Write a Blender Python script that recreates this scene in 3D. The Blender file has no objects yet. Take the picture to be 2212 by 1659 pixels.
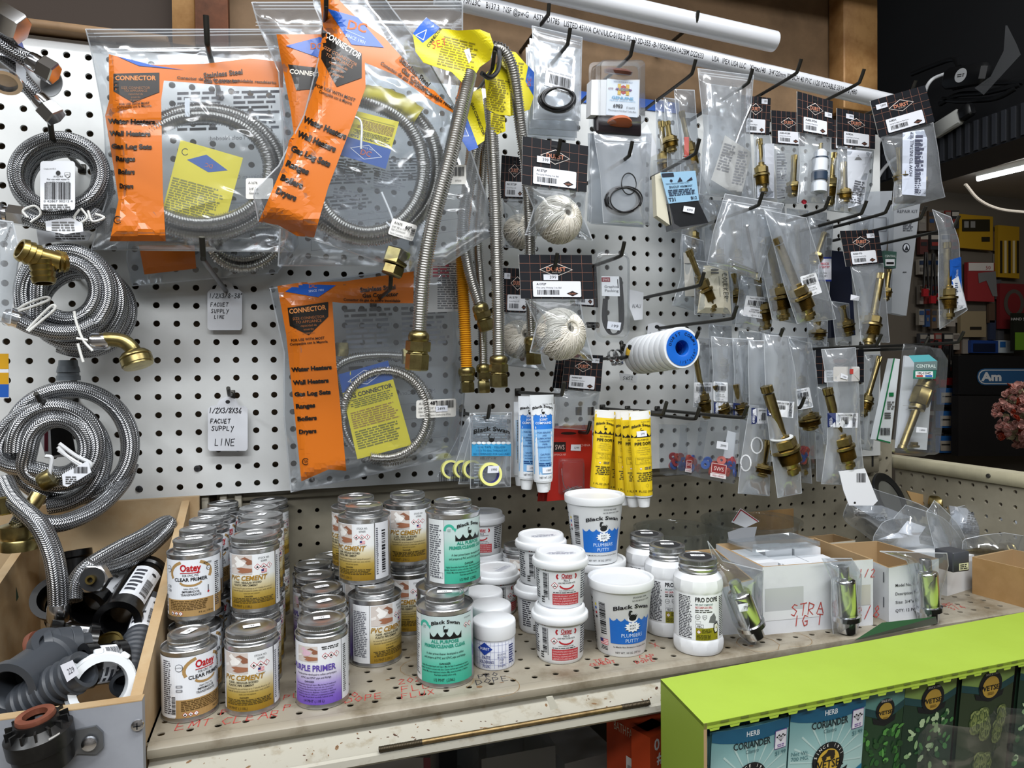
import bpy,math,random
import numpy as np
from mathutils import Vector,Matrix
from mathutils.geometry import tessellate_polygon
SC=bpy.context.scene
COL=SC.collection
PI=math.pi
# ---------------------------------------------------------------- camera
CP=np.array([0.2474,-1.0711,0.00505]);YAW,PIT,ROL,FPX=0.3110,-0.01836,-0.01081,1508.2
_r=np.array([math.cos(YAW),-math.sin(YAW),0.0])
_f=np.array([math.sin(YAW)*math.cos(PIT),math.cos(YAW)*math.cos(PIT),math.sin(PIT)])
_u=np.cross(_r,_f)
CR=_r*math.cos(ROL)+_u*math.sin(ROL);CU=-_r*math.sin(ROL)+_u*math.cos(ROL);CF=_f
cd=bpy.data.cameras.new('camera');cam=bpy.data.objects.new('camera',cd);COL.objects.link(cam)
cd.sensor_width=36;cd.lens=36*FPX/2212;cd.clip_start=0.02;cd.clip_end=60
cam.matrix_world=Matrix(((CR[0],CU[0],-CF[0],CP[0]),(CR[1],CU[1],-CF[1],CP[1]),(CR[2],CU[2],-CF[2],CP[2]),(0,0,0,1)))
SC.camera=cam
# ---------------------------------------------------------------- light and exposure
w=bpy.data.worlds.new('store_ambience');SC.world=w;w.use_nodes=True
w.node_tree.nodes['Background'].inputs[0].default_value=(0.75,0.85,1.0,1)
w.node_tree.nodes['Background'].inputs[1].default_value=0.16
def area(name,loc,size,size_y,power,color,target):
    l=bpy.data.lights.new(name,'AREA');l.shape='RECTANGLE';l.size=size;l.size_y=size_y;l.energy=power;l.color=color
    o=bpy.data.objects.new(name,l);COL.objects.link(o);o.location=loc
    o.rotation_euler=(Vector(target)-Vector(loc)).to_track_quat('-Z','Y').to_euler();return o
area('ceiling_tube_light',(0.50,-1.02,1.42),1.7,0.14,34,(0.97,0.99,1.0),(0.48,-0.85,0))
area('ceiling_tube_light',(-1.2,-1.3,1.42),1.3,0.16,30,(0.93,0.97,1.0),(-0.9,-1.1,0))
area('ceiling_tube_light',(2.6,-1.2,1.42),1.3,0.16,26,(0.93,0.97,1.0),(2.3,-1.0,0))
area('far_aisle_light',(4.4,1.4,1.40),2.2,0.3,20,(1.0,0.95,0.88),(4.6,2.0,0))
area('rear_aisle_light',(0.2,-2.3,1.40),2.8,0.3,54,(0.95,0.97,1.0),(0.2,-1.9,0))
SC.view_settings.view_transform='Standard';SC.view_settings.look='None';SC.view_settings.gamma=1.0
SC.view_settings.use_curve_mapping=False;SC.view_settings.exposure=-0.10
cy=SC.cycles
cy.use_adaptive_sampling=True;cy.adaptive_threshold=0.025;cy.max_bounces=7;cy.diffuse_bounces=3;cy.glossy_bounces=3;cy.transmission_bounces=4;cy.transparent_max_bounces=28
cy.caustics_reflective=False;cy.caustics_refractive=False;cy.sample_clamp_indirect=4.0
# ---------------------------------------------------------------- pixel to place
def ray(px,py):return CR*(px-1106)/FPX - CU*(py-829.5)/FPX + CF
def at(px,py,y):
    d=ray(px,py);return CP + d*((y-CP[1])/d[1])
def on(px,py,z):
    d=ray(px,py);return CP + d*((z-CP[2])/d[2])
def onX(px,py,x):
    d=ray(px,py);return CP + d*((x-CP[0])/d[0])
# ---------------------------------------------------------------- materials
def hx(h):
    h=h.lstrip('#');h=''.join(c*2 for c in h) if len(h) == 3 else h;c=[int(h[i:i+2],16)/255 for i in (0,2,4)]
    return tuple(x/12.92 if x <= 0.04045 else ((x+0.055)/1.055)**2.4 for x in c)+(1,)
MC={}
def mat(c,rough=0.5,metal=0.0,coat=0.0,emit=0.0,noise=None,bump=None,name=None,trans=0.0,spec=0.5):
    key=(c,rough,metal,coat,emit,noise,bump,name,trans,spec)
    if key in MC:return MC[key]
    m=bpy.data.materials.new(name or 'paint_'+c.lstrip('#'));m.use_nodes=True
    nt=m.node_tree;b=nt.nodes['Principled BSDF']
    b.inputs['Base Color'].default_value=hx(c);b.inputs['Roughness'].default_value=rough;b.inputs['Metallic'].default_value=metal
    b.inputs['Coat Weight'].default_value=coat;b.inputs['Coat Roughness'].default_value=0.08;b.inputs['Specular IOR Level'].default_value=spec
    b.inputs['Transmission Weight'].default_value=trans
    if emit:b.inputs['Emission Color'].default_value=hx(c);b.inputs['Emission Strength'].default_value=emit
    if noise:      # (second colour, scale, lo, hi)
        n=nt.nodes.new('ShaderNodeTexNoise');n.inputs['Scale'].default_value=noise[1];n.inputs['Detail'].default_value=6;n.inputs['Roughness'].default_value=0.65
        t=nt.nodes.new('ShaderNodeTexCoord');nt.links.new(t.outputs['Object'],n.inputs['Vector'])
        r=nt.nodes.new('ShaderNodeMapRange');r.inputs[1].default_value=noise[2];r.inputs[2].default_value=noise[3];nt.links.new(n.outputs['Fac'],r.inputs[0])
        x=nt.nodes.new('ShaderNodeMix');x.data_type='RGBA';x.inputs['A'].default_value=hx(c);x.inputs['B'].default_value=hx(noise[0])
        nt.links.new(r.outputs[0],x.inputs['Factor']);nt.links.new(x.outputs['Result'],b.inputs['Base Color'])
    if bump:       # (scale, strength, distance)
        n=nt.nodes.new('ShaderNodeTexNoise');n.inputs['Scale'].default_value=bump[0];n.inputs['Detail'].default_value=4
        t=nt.nodes.new('ShaderNodeTexCoord');nt.links.new(t.outputs['Object'],n.inputs['Vector'])
        u=nt.nodes.new('ShaderNodeBump');u.inputs['Strength'].default_value=bump[1];u.inputs['Distance'].default_value=bump[2]
        nt.links.new(n.outputs['Fac'],u.inputs['Height']);nt.links.new(u.outputs[0],b.inputs['Normal'])
    MC[key]=m;return m
def ink(c):return mat(c,0.42,0,0.0)
def film(haze=0.10,rough=0.13,tint='#f4f6f8',scale=28.0,bump=0.6,refl=1.0,key=''):
    k=('film',haze,rough,tint,scale,bump,refl)
    if k in MC:return MC[k]
    m=bpy.data.materials.new('clear_film');m.use_nodes=True;nt=m.node_tree;N=nt.nodes;Lk=nt.links.new
    out=N['Material Output'];N.remove(N['Principled BSDF'])
    tr=N.new('ShaderNodeBsdfTransparent');tr.inputs[0].default_value=hx(tint)
    df=N.new('ShaderNodeBsdfDiffuse');df.inputs[0].default_value=(0.85,0.88,0.92,1)
    tl=N.new('ShaderNodeBsdfTranslucent');tl.inputs[0].default_value=(0.85,0.88,0.92,1)
    dm=N.new('ShaderNodeMixShader');dm.inputs[0].default_value=0.35;Lk(df.outputs[0],dm.inputs[1]);Lk(tl.outputs[0],dm.inputs[2])
    m1=N.new('ShaderNodeMixShader');m1.inputs[0].default_value=haze;Lk(tr.outputs[0],m1.inputs[1]);Lk(dm.outputs[0],m1.inputs[2])
    gl=N.new('ShaderNodeBsdfGlossy');gl.inputs['Roughness'].default_value=rough
    tc=N.new('ShaderNodeTexCoord')
    n1=N.new('ShaderNodeTexNoise');n1.noise_type='RIDGED_MULTIFRACTAL';n1.inputs['Scale'].default_value=scale;n1.inputs['Detail'].default_value=3;n1.inputs['Distortion'].default_value=0.8
    Lk(tc.outputs['Object'],n1.inputs['Vector'])
    bp=N.new('ShaderNodeBump');bp.inputs['Strength'].default_value=bump;bp.inputs['Distance'].default_value=0.004;Lk(n1.outputs[0],bp.inputs['Height'])
    Lk(bp.outputs[0],gl.inputs['Normal'])
    fr=N.new('ShaderNodeFresnel');fr.inputs['IOR'].default_value=1.5;Lk(bp.outputs[0],fr.inputs['Normal'])
    mu=N.new('ShaderNodeMath');mu.operation='MULTIPLY';mu.inputs[1].default_value=1.5*refl;Lk(fr.outputs[0],mu.inputs[0]);mn=N.new('ShaderNodeMath');mn.operation='MINIMUM';mn.inputs[1].default_value=.30;Lk(mu.outputs[0],mn.inputs[0]);mu=mn
    m2=N.new('ShaderNodeMixShader');Lk(mu.outputs[0],m2.inputs[0]);Lk(m1.outputs[0],m2.inputs[1]);Lk(gl.outputs[0],m2.inputs[2])
    Lk(m2.outputs[0],out.inputs['Surface']);MC[k]=m;return m
def vgrad(name,stops):
    """ink whose colour runs up the label (UV v), printed that way"""
    if ('g',name) in MC:return MC[('g',name)]
    m=bpy.data.materials.new(name);m.use_nodes=True;nt=m.node_tree;b=nt.nodes['Principled BSDF'];b.inputs['Roughness'].default_value=0.42
    uv=nt.nodes.new('ShaderNodeUVMap');s=nt.nodes.new('ShaderNodeSeparateXYZ');r=nt.nodes.new('ShaderNodeValToRGB')
    nt.links.new(uv.outputs[0],s.inputs[0]);nt.links.new(s.outputs['Y'],r.inputs[0]);nt.links.new(r.outputs[0],b.inputs['Base Color'])
    e=r.color_ramp.elements
    while len(e) < len(stops):e.new(0.5)
    for i,(p,c) in enumerate(stops):e[i].position=p;e[i].color=hx(c)
    MC[('g',name)]=m;return m
def braid(dark='#3a3c40',light='#c4c6c9'):
    m=bpy.data.materials.new('braided_steel');m.use_nodes=True;nt=m.node_tree;N=nt.nodes;Lk=nt.links.new;b=N['Principled BSDF']
    b.inputs['Metallic'].default_value=0.9;b.inputs['Roughness'].default_value=0.3
    uv=N.new('ShaderNodeUVMap');s=N.new('ShaderNodeSeparateXYZ');Lk(uv.outputs[0],s.inputs[0])
    def M(op,a,bb=None,c=None):
        n=N.new('ShaderNodeMath');n.operation=op
        for i,v in enumerate((a,bb,c)):
            if v is None:continue
            if isinstance(v,(int,float)):n.inputs[i].default_value=v
            else:Lk(v,n.inputs[i])
        return n.outputs[0]
    a=M('PINGPONG',M('MULTIPLY',s.outputs['X'],16.0),1.0)          # zigzag round the hose
    t=M('FRACT',M('ADD',M('MULTIPLY',s.outputs['Y'],430.0),M('MULTIPLY',a,1.1)))
    h=M('PINGPONG',M('MULTIPLY',t,2.0),1.0)
    e=M('SUBTRACT',1.0,M('MULTIPLY',M('ABSOLUTE',M('SUBTRACT',a,0.5)),1.6))
    hh=M('MULTIPLY',h,M('MAXIMUM',e,0.05))
    r=N.new('ShaderNodeValToRGB');r.color_ramp.elements[0].position=0.08;r.color_ramp.elements[0].color=hx(dark);r.color_ramp.elements[1].position=0.5;r.color_ramp.elements[1].color=hx(light)
    Lk(hh,r.inputs[0]);Lk(r.outputs[0],b.inputs['Base Color'])
    bp=N.new('ShaderNodeBump');bp.inputs['Strength'].default_value=0.8;bp.inputs['Distance'].default_value=0.0008;Lk(hh,bp.inputs['Height']);Lk(bp.outputs[0],b.inputs['Normal'])
    return m
STEEL=mat('#b9bbbd',0.24,1.0,noise=('#8f9193',40,0.4,0.7),name='tin_plate')
TINB=mat('#c4c5c6',0.3,1.0,name='can_tin',bump=(260,0.25,0.0006))
CHROME=mat('#dcdde0',0.16,1.0,name='chrome')
CORR=mat('#d2d1ce',0.24,1.0,name='corrugated_stainless')
BRASS=mat('#b09c60',0.3,1.0,name='brass',noise=('#82703f',60,0.35,0.75))
BRASSY=mat('#a89c68',0.3,1.0,name='yellow_plated_nut',noise=('#7d6c48',50,0.4,0.7))
BLACKM=mat('#34332f',0.36,0.6,name='blackened_hook_steel')
WHITEP=mat('#eef0f2',0.38,name='white_plastic')
WHITEC=mat('#e9ecf2',0.55,name='white_card')
# ---------------------------------------------------------------- mesh building
class MB:
    wrapuv=False
    def __init__(s):s.V=[];s.F=[];s.M=[];s.UV=[];s.n=0
    def add(s,verts,faces,m=0,uv=None):
        verts=np.asarray(verts,float);k=s.n
        s.V.append(verts);s.n += len(verts)
        for f in faces:s.F.append(tuple(i+k for i in f));s.M.append(m)
        s.UV.append(np.zeros((len(verts),2)) if uv is None else np.asarray(uv,float))
        return s
    def box(s,a,b,m=0,M=None,bev=0.0):
        x0,y0,z0=a;x1,y1,z1=b
        if bev <= 0:
            v=[(x0,y0,z0),(x1,y0,z0),(x1,y1,z0),(x0,y1,z0),(x0,y0,z1),(x1,y0,z1),(x1,y1,z1),(x0,y1,z1)]
            f=[(0,3,2,1),(4,5,6,7),(0,1,5,4),(1,2,6,5),(2,3,7,6),(3,0,4,7)]
        else:
            e=bev;v=[];f=[]
            def rr(z,i):
                return [(x0+i+e,y0+i,z),(x1-i-e,y0+i,z),(x1-i,y0+i+e,z),(x1-i,y1-i-e,z),(x1-i-e,y1-i,z),(x0+i+e,y1-i,z),(x0+i,y1-i-e,z),(x0+i,y0+i+e,z)]
            for z,i in ((z0,e*0.7),(z0+e,0),(z1-e,0),(z1,e*0.7)):v += rr(z,i)
            f=[tuple(range(7,-1,-1)),tuple(range(24,32))]
            for k in range(3):
                for j in range(8):f.append((k*8+j,k*8+(j+1) % 8,k*8+8+(j+1) % 8,k*8+8+j))
        v=np.array(v,float)
        if M is not None:v=xf(M,v)
        return s.add(v,f,m)
    def lathe(s,prof,n=28,m=0,M=None,cap=True,sharp=None):
        prof=np.array(prof,float);k=len(prof);a=np.arange(n)*2*PI/n
        v=np.stack([np.outer(prof[:,0],np.cos(a)),np.outer(prof[:,0],np.sin(a)),np.repeat(prof[:,1:2],n,1)],-1).reshape(-1,3)
        f=[]
        for i in range(k-1):
            for j in range(n):
                j2=(j+1) % n;f.append((i*n+j,i*n+j2,(i+1)*n+j2,(i+1)*n+j))
        if cap:
            if prof[0,0] > 1e-6:f.append(tuple(range(n-1,-1,-1)))
            if prof[-1,0] > 1e-6:f.append(tuple(range((k-1)*n,k*n)))
        if M is not None:v=xf(M,v)
        return s.add(v,f,m)
    def tube(s,path,r,n=10,m=0,cap=True,closed=False,uvlen=True):
        s.wrapuv=True
        p=np.asarray(path,float);k=len(p);r=np.broadcast_to(np.asarray(r,float),(k,))
        t=np.gradient(p,axis=0) if not closed else np.roll(p,-1,0)-np.roll(p,1,0)
        t /= np.linalg.norm(t,axis=1)[:,None]+1e-12
        up=np.array([0,0,1.0]) if abs(t[0][2]) < 0.9 else np.array([1.0,0,0])
        nn=np.zeros((k,3));u=up-t[0]*(up@t[0]);u /= np.linalg.norm(u);nn[0]=u
        for i in range(1,k):
            u=nn[i-1]-t[i]*(nn[i-1]@t[i]);nn[i]=u/(np.linalg.norm(u)+1e-12)
        bb=np.cross(t,nn);a=np.arange(n)*2*PI/n
        v=p[:,None,:]+r[:,None,None]*(nn[:,None,:]*np.cos(a)[None,:,None]+bb[:,None,:]*np.sin(a)[None,:,None])
        d=np.concatenate([[0],np.cumsum(np.linalg.norm(np.diff(p,axis=0),axis=1))])
        uv=np.stack([np.broadcast_to(a/(2*PI),(k,n)),np.broadcast_to(d[:,None],(k,n))],-1).reshape(-1,2)
        f=[]
        for i in range(k if closed else k-1):
            i2=(i+1) % k
            for j in range(n):
                j2=(j+1) % n;f.append((i*n+j,i2*n+j,i2*n+j2,i*n+j2))
        if cap and not closed:f.append(tuple(range(n)));f.append(tuple(range(k*n-1,(k-1)*n-1,-1)))
        return s.add(v.reshape(-1,3),f,m,uv)
    def prism(s,poly,d0,d1,m=0,M=None):
        """polygon in x,z extruded along y from d0 to d1"""
        n=len(poly);v=[(x,d0,z) for x,z in poly]+[(x,d1,z) for x,z in poly]
        tri=tessellate_polygon([[Vector((x,0,z)) for x,z in poly]])
        f=[tuple(t) for t in tri]+[tuple(i+n for i in reversed(t)) for t in tri]
        for i in range(n):j=(i+1) % n;f.append((i,j,j+n,i+n))
        v=np.array(v,float)
        if M is not None:v=xf(M,v)
        return s.add(v,f,m)
    def grid(s,P,m=0,uv=None,wrapu=False):
        """P: (rows, cols, 3) points"""
        R,C=P.shape[:2];f=[]
        for i in range(R-1):
            for j in range(C if wrapu else C-1):
                j2=(j+1) % C;f.append((i*C+j,i*C+j2,(i+1)*C+j2,(i+1)*C+j))
        return s.add(P.reshape(-1,3),f,m,None if uv is None else uv.reshape(-1,2))
    def build(s,name,mats,parent=None,smooth=True,local=False,ang=40):
        if s.n == 0:return None
        V=np.concatenate(s.V)
        if parent is not None and not local:
            V=xf(MW[parent.name].inverted(),V)
        me=bpy.data.meshes.new(name);me.from_pydata(V.tolist(),[],s.F)
        for mm in (mats if isinstance(mats,(list,tuple)) else [mats]):me.materials.append(mm)
        me.polygons.foreach_set('material_index',s.M)
        UV=np.concatenate(s.UV)
        if UV.any():
            l=me.uv_layers.new(name='UVMap');idx=np.empty(len(me.loops),int);me.loops.foreach_get('vertex_index',idx);uvl=UV[idx].copy()
            st=np.empty(len(me.polygons),int);me.polygons.foreach_get('loop_start',st);ln=np.empty(len(me.polygons),int);me.polygons.foreach_get('loop_total',ln)
            mx=np.repeat(np.maximum.reduceat(uvl[:,0],st),ln);mn=np.repeat(np.minimum.reduceat(uvl[:,0],st),ln);fix=(mx-mn > 0.5) & (uvl[:,0] < 0.5) & (mx <= 1.0) & (np.repeat(ln,ln) == 4) & s.wrapuv
            uvl[fix,0] += 1.0
            l.data.foreach_set('uv',uvl.ravel())
        if smooth:
            me.polygons.foreach_set('use_smooth',[True]*len(me.polygons));me.set_sharp_from_angle(angle=math.radians(ang))
        o=bpy.data.objects.new(name,me);COL.objects.link(o)
        if parent is not None:o.parent=parent
        return o
def xf(M,v):
    A=np.array(M);return np.asarray(v)@A[:3,:3].T+A[:3,3]
MW={}
def thing(name,label,cat,loc=(0,0,0),rz=0.0,group=None,M=None):
    o=bpy.data.objects.new(name,None);COL.objects.link(o)
    if M is None:M=Matrix.Translation(Vector(loc)) @ Matrix.Rotation(rz,4,'Z')
    o.matrix_world=M;MW[o.name]=M.copy();o.empty_display_size=0.02
    o['label']=label;o['category']=cat
    if group:o['group']=group
    return o
def tag(o,label,cat,group=None):
    o['label']=label;o['category']=cat
    if group:o['group']=group
    return o
def struct(o):o['kind']='structure';return o
def dup(root,M,label,group=None):
    r=root.copy();COL.objects.link(r);r.matrix_world=M;MW[r.name]=M.copy();r['label']=label
    if group:r['group']=group
    for ch in root.children:
        c=ch.copy();COL.objects.link(c);c.parent=r
        for g in ch.children:d=g.copy();COL.objects.link(d);d.parent=c
    return r
def TR(loc,rz=0.0,rx=0.0,ry=0.0):return Matrix.Translation(Vector(loc)) @ Matrix.Rotation(rz,4,'Z') @ Matrix.Rotation(ry,4,'Y') @ Matrix.Rotation(rx,4,'X')
def along(p,d,roll=0.0):
    """matrix whose local +Z runs along d from p"""
    q=Vector(d).to_track_quat('Z','Y').to_matrix().to_4x4();return Matrix.Translation(Vector(p)) @ q @ Matrix.Rotation(roll,4,'Z')
def spline(pts,n=60):
    """Catmull-Rom through points"""
    p=np.array(pts,float);p=np.vstack([2*p[0]-p[1],p,2*p[-1]-p[-2]]);out=[]
    k=len(p)-3;per=max(2,n//k)
    for i in range(k):
        a,b,c,d=p[i:i+4]
        for t in np.linspace(0,1,per,endpoint=False):
            out.append(0.5*((2*b)+(-a+c)*t+(2*a-5*b+4*c-d)*t*t+(-a+3*b-3*c+d)*t**3))
    out.append(p[-2]);return np.array(out)
def resample(p,step):
    d=np.concatenate([[0],np.cumsum(np.linalg.norm(np.diff(p,axis=0),axis=1))]);n=max(3,int(d[-1]/step))
    q=np.linspace(0,d[-1],n);return np.stack([np.interp(q,d,p[:,i]) for i in range(3)],-1)
def corrtube(mb,path,r,pitch=0.0033,depth=0.0021,n=12,m=0):
    p=resample(np.asarray(path),pitch/4);k=np.arange(len(p)) % 4
    mb.tube(p,r-depth*np.array([0,0.45,1,0.45])[k],n,m)
# ---------------------------------------------------------------- printed artwork
_G={}
def glyphs(txt,bold=0.0):
    if (txt,bold) in _G:return _G[(txt,bold)]
    c=bpy.data.curves.new('t','FONT');c.body=txt;c.size=1;c.resolution_u=2;c.offset=bold
    o=bpy.data.objects.new('t',c);me=o.to_mesh()
    v=np.empty(len(me.vertices)*3);me.vertices.foreach_get('co',v);v=v.reshape(-1,3)[:,:2].copy()
    f=[tuple(p.vertices) for p in me.polygons]
    o.to_mesh_clear();bpy.data.objects.remove(o);bpy.data.curves.remove(c)
    _G[(txt,bold)]=(v,f);return v,f
def split(poly,cell,out):
    xs=[p[0] for p in poly];ys=[p[1] for p in poly];w=max(xs)-min(xs);h=max(ys)-min(ys)
    if max(w,h) <= cell or len(poly) < 3:out.append(poly);return
    ax=0 if w >= h else 1;c=(max(xs)+min(xs))/2 if ax == 0 else (max(ys)+min(ys))/2
    for sg in (1,-1):
        q=[]
        for i in range(len(poly)):
            a,b=poly[i],poly[(i+1) % len(poly)];da,db=(a[ax]-c)*sg,(b[ax]-c)*sg
            if da >= 0:q.append(a)
            if (da > 0 and db < 0) or (da < 0 and db > 0):
                t=da/(da-db);q.append((a[0]+(b[0]-a[0])*t,a[1]+(b[1]-a[1])*t))
        if len(q) >= 3:split(q,cell,out)
class Art:
    """flat printed artwork in metres, later laid onto a surface"""
    def __init__(s,cell=0.004,step=0.00012):s.P=[];s.cell=cell;s.step=step;s.mats=[];s.rnd=random.Random(5);s.T=None
    def mi(s,m):
        m=ink(m) if isinstance(m,str) else m
        if m not in s.mats:s.mats.append(m)
        return s.mats.index(m)
    def face(s,poly,c,L):
        if s.T:poly=[s.T(x,y) for x,y in poly]
        o=[];split(list(poly),s.cell,o);i=s.mi(c)
        for q in o:s.P.append((q,i,L))
    def rect(s,x0,y0,x1,y1,c,L=0):s.face([(x0,y0),(x1,y0),(x1,y1),(x0,y1)],c,L)
    def rrect(s,x0,y0,x1,y1,r,c,L=0):
        p=[]
        for cx,cy_,a in ((x1-r,y0+r,-90),(x1-r,y1-r,0),(x0+r,y1-r,90),(x0+r,y0+r,180)):
            for k in range(4):t=math.radians(a+k*30);p.append((cx+r*math.cos(t),cy_+r*math.sin(t)))
        s.face(p,c,L)
    def poly(s,pts,c,L=1):
        for t in tessellate_polygon([[Vector((x,y,0)) for x,y in pts]]):s.face([pts[i] for i in t],c,L)
    def oval(s,cx,cy_,rx,ry,c,L=1,n=20,a=0):
        p=[]
        for k in range(n):
            t=2*PI*k/n;x,y=rx*math.cos(t),ry*math.sin(t);p.append((cx+x*math.cos(a)-y*math.sin(a),cy_+x*math.sin(a)+y*math.cos(a)))
        s.face(p,c,L)
    def line(s,pts,w,c,L=2):
        for a,b in zip(pts,pts[1:]):
            dx,dy=b[0]-a[0],b[1]-a[1];d=math.hypot(dx,dy) or 1;nx,ny=-dy/d*w/2,dx/d*w/2;ex,ey=dx/d*w*0.3,dy/d*w*0.3
            s.face([(a[0]-nx-ex,a[1]-ny-ey),(b[0]-nx+ex,b[1]-ny+ey),(b[0]+nx+ex,b[1]+ny+ey),(a[0]+nx-ex,a[1]+ny-ey)],c,L)
    def frame(s,x0,y0,x1,y1,w,c,L=2):s.line([(x0,y0),(x1,y0),(x1,y1),(x0,y1),(x0,y0)],w,c,L)
    def arc(s,cx,cy_,rx,ry,a0,a1,w,c,L=2,n=10):
        s.line([(cx+rx*math.cos(math.radians(a0+(a1-a0)*k/n)),cy_+ry*math.sin(math.radians(a0+(a1-a0)*k/n))) for k in range(n+1)],w,c,L)
    def text(s,t,x,y,h,c='#111111',L=3,al='c',bold=0.0,sx=1.0,shear=0.0,rot=0.0,arc=None,w=None,mirror=False):
        """h: capital height; (x, y): baseline point; w: fit to this width"""
        v,f=glyphs(t,round(bold*.6,4))
        if not len(v):return
        k=h/0.73;q=v*k;x0,x1=q[:,0].min(),q[:,0].max()
        if w:sx=w/(x1-x0)
        q=q.copy();q[:,0]=(q[:,0]-{'c':(x0+x1)/2,'l':x0,'r':x1}[al])*sx
        if mirror:q[:,0] *= -1
        q[:,0] += shear*q[:,1]
        if arc:q[:,1]=q[:,1]+arc*(1-(q[:,0]/(abs(q[:,0]).max()+1e-9))**2)
        if rot:a=rot;q=np.stack([q[:,0]*math.cos(a)-q[:,1]*math.sin(a),q[:,0]*math.sin(a)+q[:,1]*math.cos(a)],-1)
        q += (x,y)
        for fc in f:
            s.face([tuple(q[i]) for i in fc],c,L)
    def fine(s,x0,y0,x1,y1,n,c='#333333',L=2,al='l',fill=0.55,ragged=0.2):
        """n rows of print too small to read"""
        y0,y1=min(y0,y1),max(y0,y1);dy=(y1-y0)/n;r=s.rnd
        for i in range(n):
            y=y1-(i+1)*dy+dy*(1-fill)/2;W=(x1-x0)*(1-ragged*r.random());a=x0 if al == 'l' else x0+((x1-x0)-W)/2;x=a
            while x < a+W:
                l=dy*(0.8+2.6*r.random());l=min(l,a+W-x);s.face([(x,y),(x+l,y),(x+l,y+dy*fill),(x,y+dy*fill)],c,L);x += l+dy*0.45
    def bars(s,x0,y0,x1,y1,c='#15151a',L=2,vert=True):
        x=x0 if vert else y0;e=x1 if vert else y1;u=(e-x)/60
        while x < e-u:
            wd=u*s.rnd.choice((1,1,2,3));wd=min(wd,e-x)
            if vert:s.rect(x,y0,x+wd,y1,c,L)
            else:s.rect(x0,x,x1,x+wd,c,L)
            x += wd+u*s.rnd.choice((1,1,2))
    def hazard(s,cx,cy_,r,kind=0,L=2):
        s.poly([(cx-r,cy_),(cx,cy_-r),(cx+r,cy_),(cx,cy_+r)],'#b3202c',L);q=r*0.8;s.poly([(cx-q,cy_),(cx,cy_-q),(cx+q,cy_),(cx,cy_+q)],'#f4f4f4',L+1)
        k='#101010'
        if kind == 0:s.poly([(cx-.3*r,cy_-.35*r),(cx+.3*r,cy_-.35*r),(cx+.32*r,cy_),(cx+.12*r,cy_+.1*r),(cx,cy_+.5*r),(cx-.15*r,cy_+.12*r),(cx-.33*r,cy_+.05*r)],k,L+2)
        elif kind == 1:s.poly([(cx-.09*r,cy_+.5*r),(cx+.09*r,cy_+.5*r),(cx+.06*r,cy_-.1*r),(cx-.06*r,cy_-.1*r)],k,L+2);s.oval(cx,cy_-.32*r,.1*r,.1*r,k,L+2,8)
        else:s.oval(cx,cy_+.25*r,.14*r,.17*r,k,L+2,10);s.poly([(cx-.45*r,cy_-.32*r),(cx+.45*r,cy_-.32*r),(cx+.25*r,cy_+.02*r),(cx,cy_-.1*r),(cx-.25*r,cy_+.02*r)],k,L+2)
    def flag(s,x,y,w,L=2):
        h=w*0.62
        for k in range(7):s.rect(x,y+h*k/7,x+w,y+h*(k+1)/7,'#c8565e' if k % 2 == 0 else '#f2dfe0',L)
        s.rect(x,y+h*3/7,x+w*.42,y+h,'#2c2f6b',L+1)
    def swan(s,cx,y,r,c='#141414',L=3):
        s.oval(cx,y,r,r*.8,c,L,16);s.arc(cx-r*.55,y+r*1.25,r*.42,r*.75,-90,-250,r*.3,c,L,9);s.arc(cx-r*.62,y+r*1.9,r*.3,r*.25,0,200,r*.26,c,L,6);s.poly([(cx+r*.3,y+r*.2),(cx+r*1.25,y+r*1.1),(cx+r*.9,y-r*.1)],c,L)
    def waves(s,x0,x1,ytop,ybot,n,c,L=2):
        pts=[(x0,ybot),(x1,ybot)];w=(x1-x0)/n
        for i in range(n,0,-1):
            a=x0+w*i
            for k in range(5):t=k/4;pts.append((a-w*t,ytop-math.sin(t*PI)*w*.45))
        s.poly(pts,c,L)
    def blackswan(s,cx,y,w,c='#131313',L=4,shape='#131313',swanr=None):
        s.text('Black Swan',cx,y,w*.125,c,L,bold=0.045,w=w,arc=w*.09)
        s.swan(cx,y-w*.16,swanr or w*.075,shape,L)
    def hands(s,x0,y0,w,h,L=2,pipe='#f4f2ee'):
        s.rect(x0,y0,x0+w,y0+h,'#cfc6bf',L)
        q=lambda *p:[(x0+a*w,y0+b*h) for a,b in p]
        s.poly(q((0,.42),(.22,.5),(.24,.36),(.02,.28)),'#e6e1dc',L+1);s.poly(q((.25,.55),(.5,.78),(.75,.6),(.62,.42),(.35,.36)),pipe,L+1);s.poly(q((.2,.8),(.34,.95),(.55,.7),(.4,.6)),pipe,L+1)
        s.poly(q((.52,.8),(.72,.92),(1,.72),(1,.52),(.82,.5),(.74,.6),(.8,.7),(.68,.8)),'#8f5f48',L+2)
        s.poly(q((.32,.3),(.55,.36),(1,.3),(1,.12),(.6,.06),(.38,.12),(.5,.2)),'#a06b50',L+2)
    def price(s,x,y,w,h,t,L=1,rot=0):
        s.rrect(x,y,x+w,y+h,h*.12,'#f3f4f6',L);s.text(t,x+w*.5,y+h*.3,h*.38,'#33343c',L+1,bold=.0,sx=.9)
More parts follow.
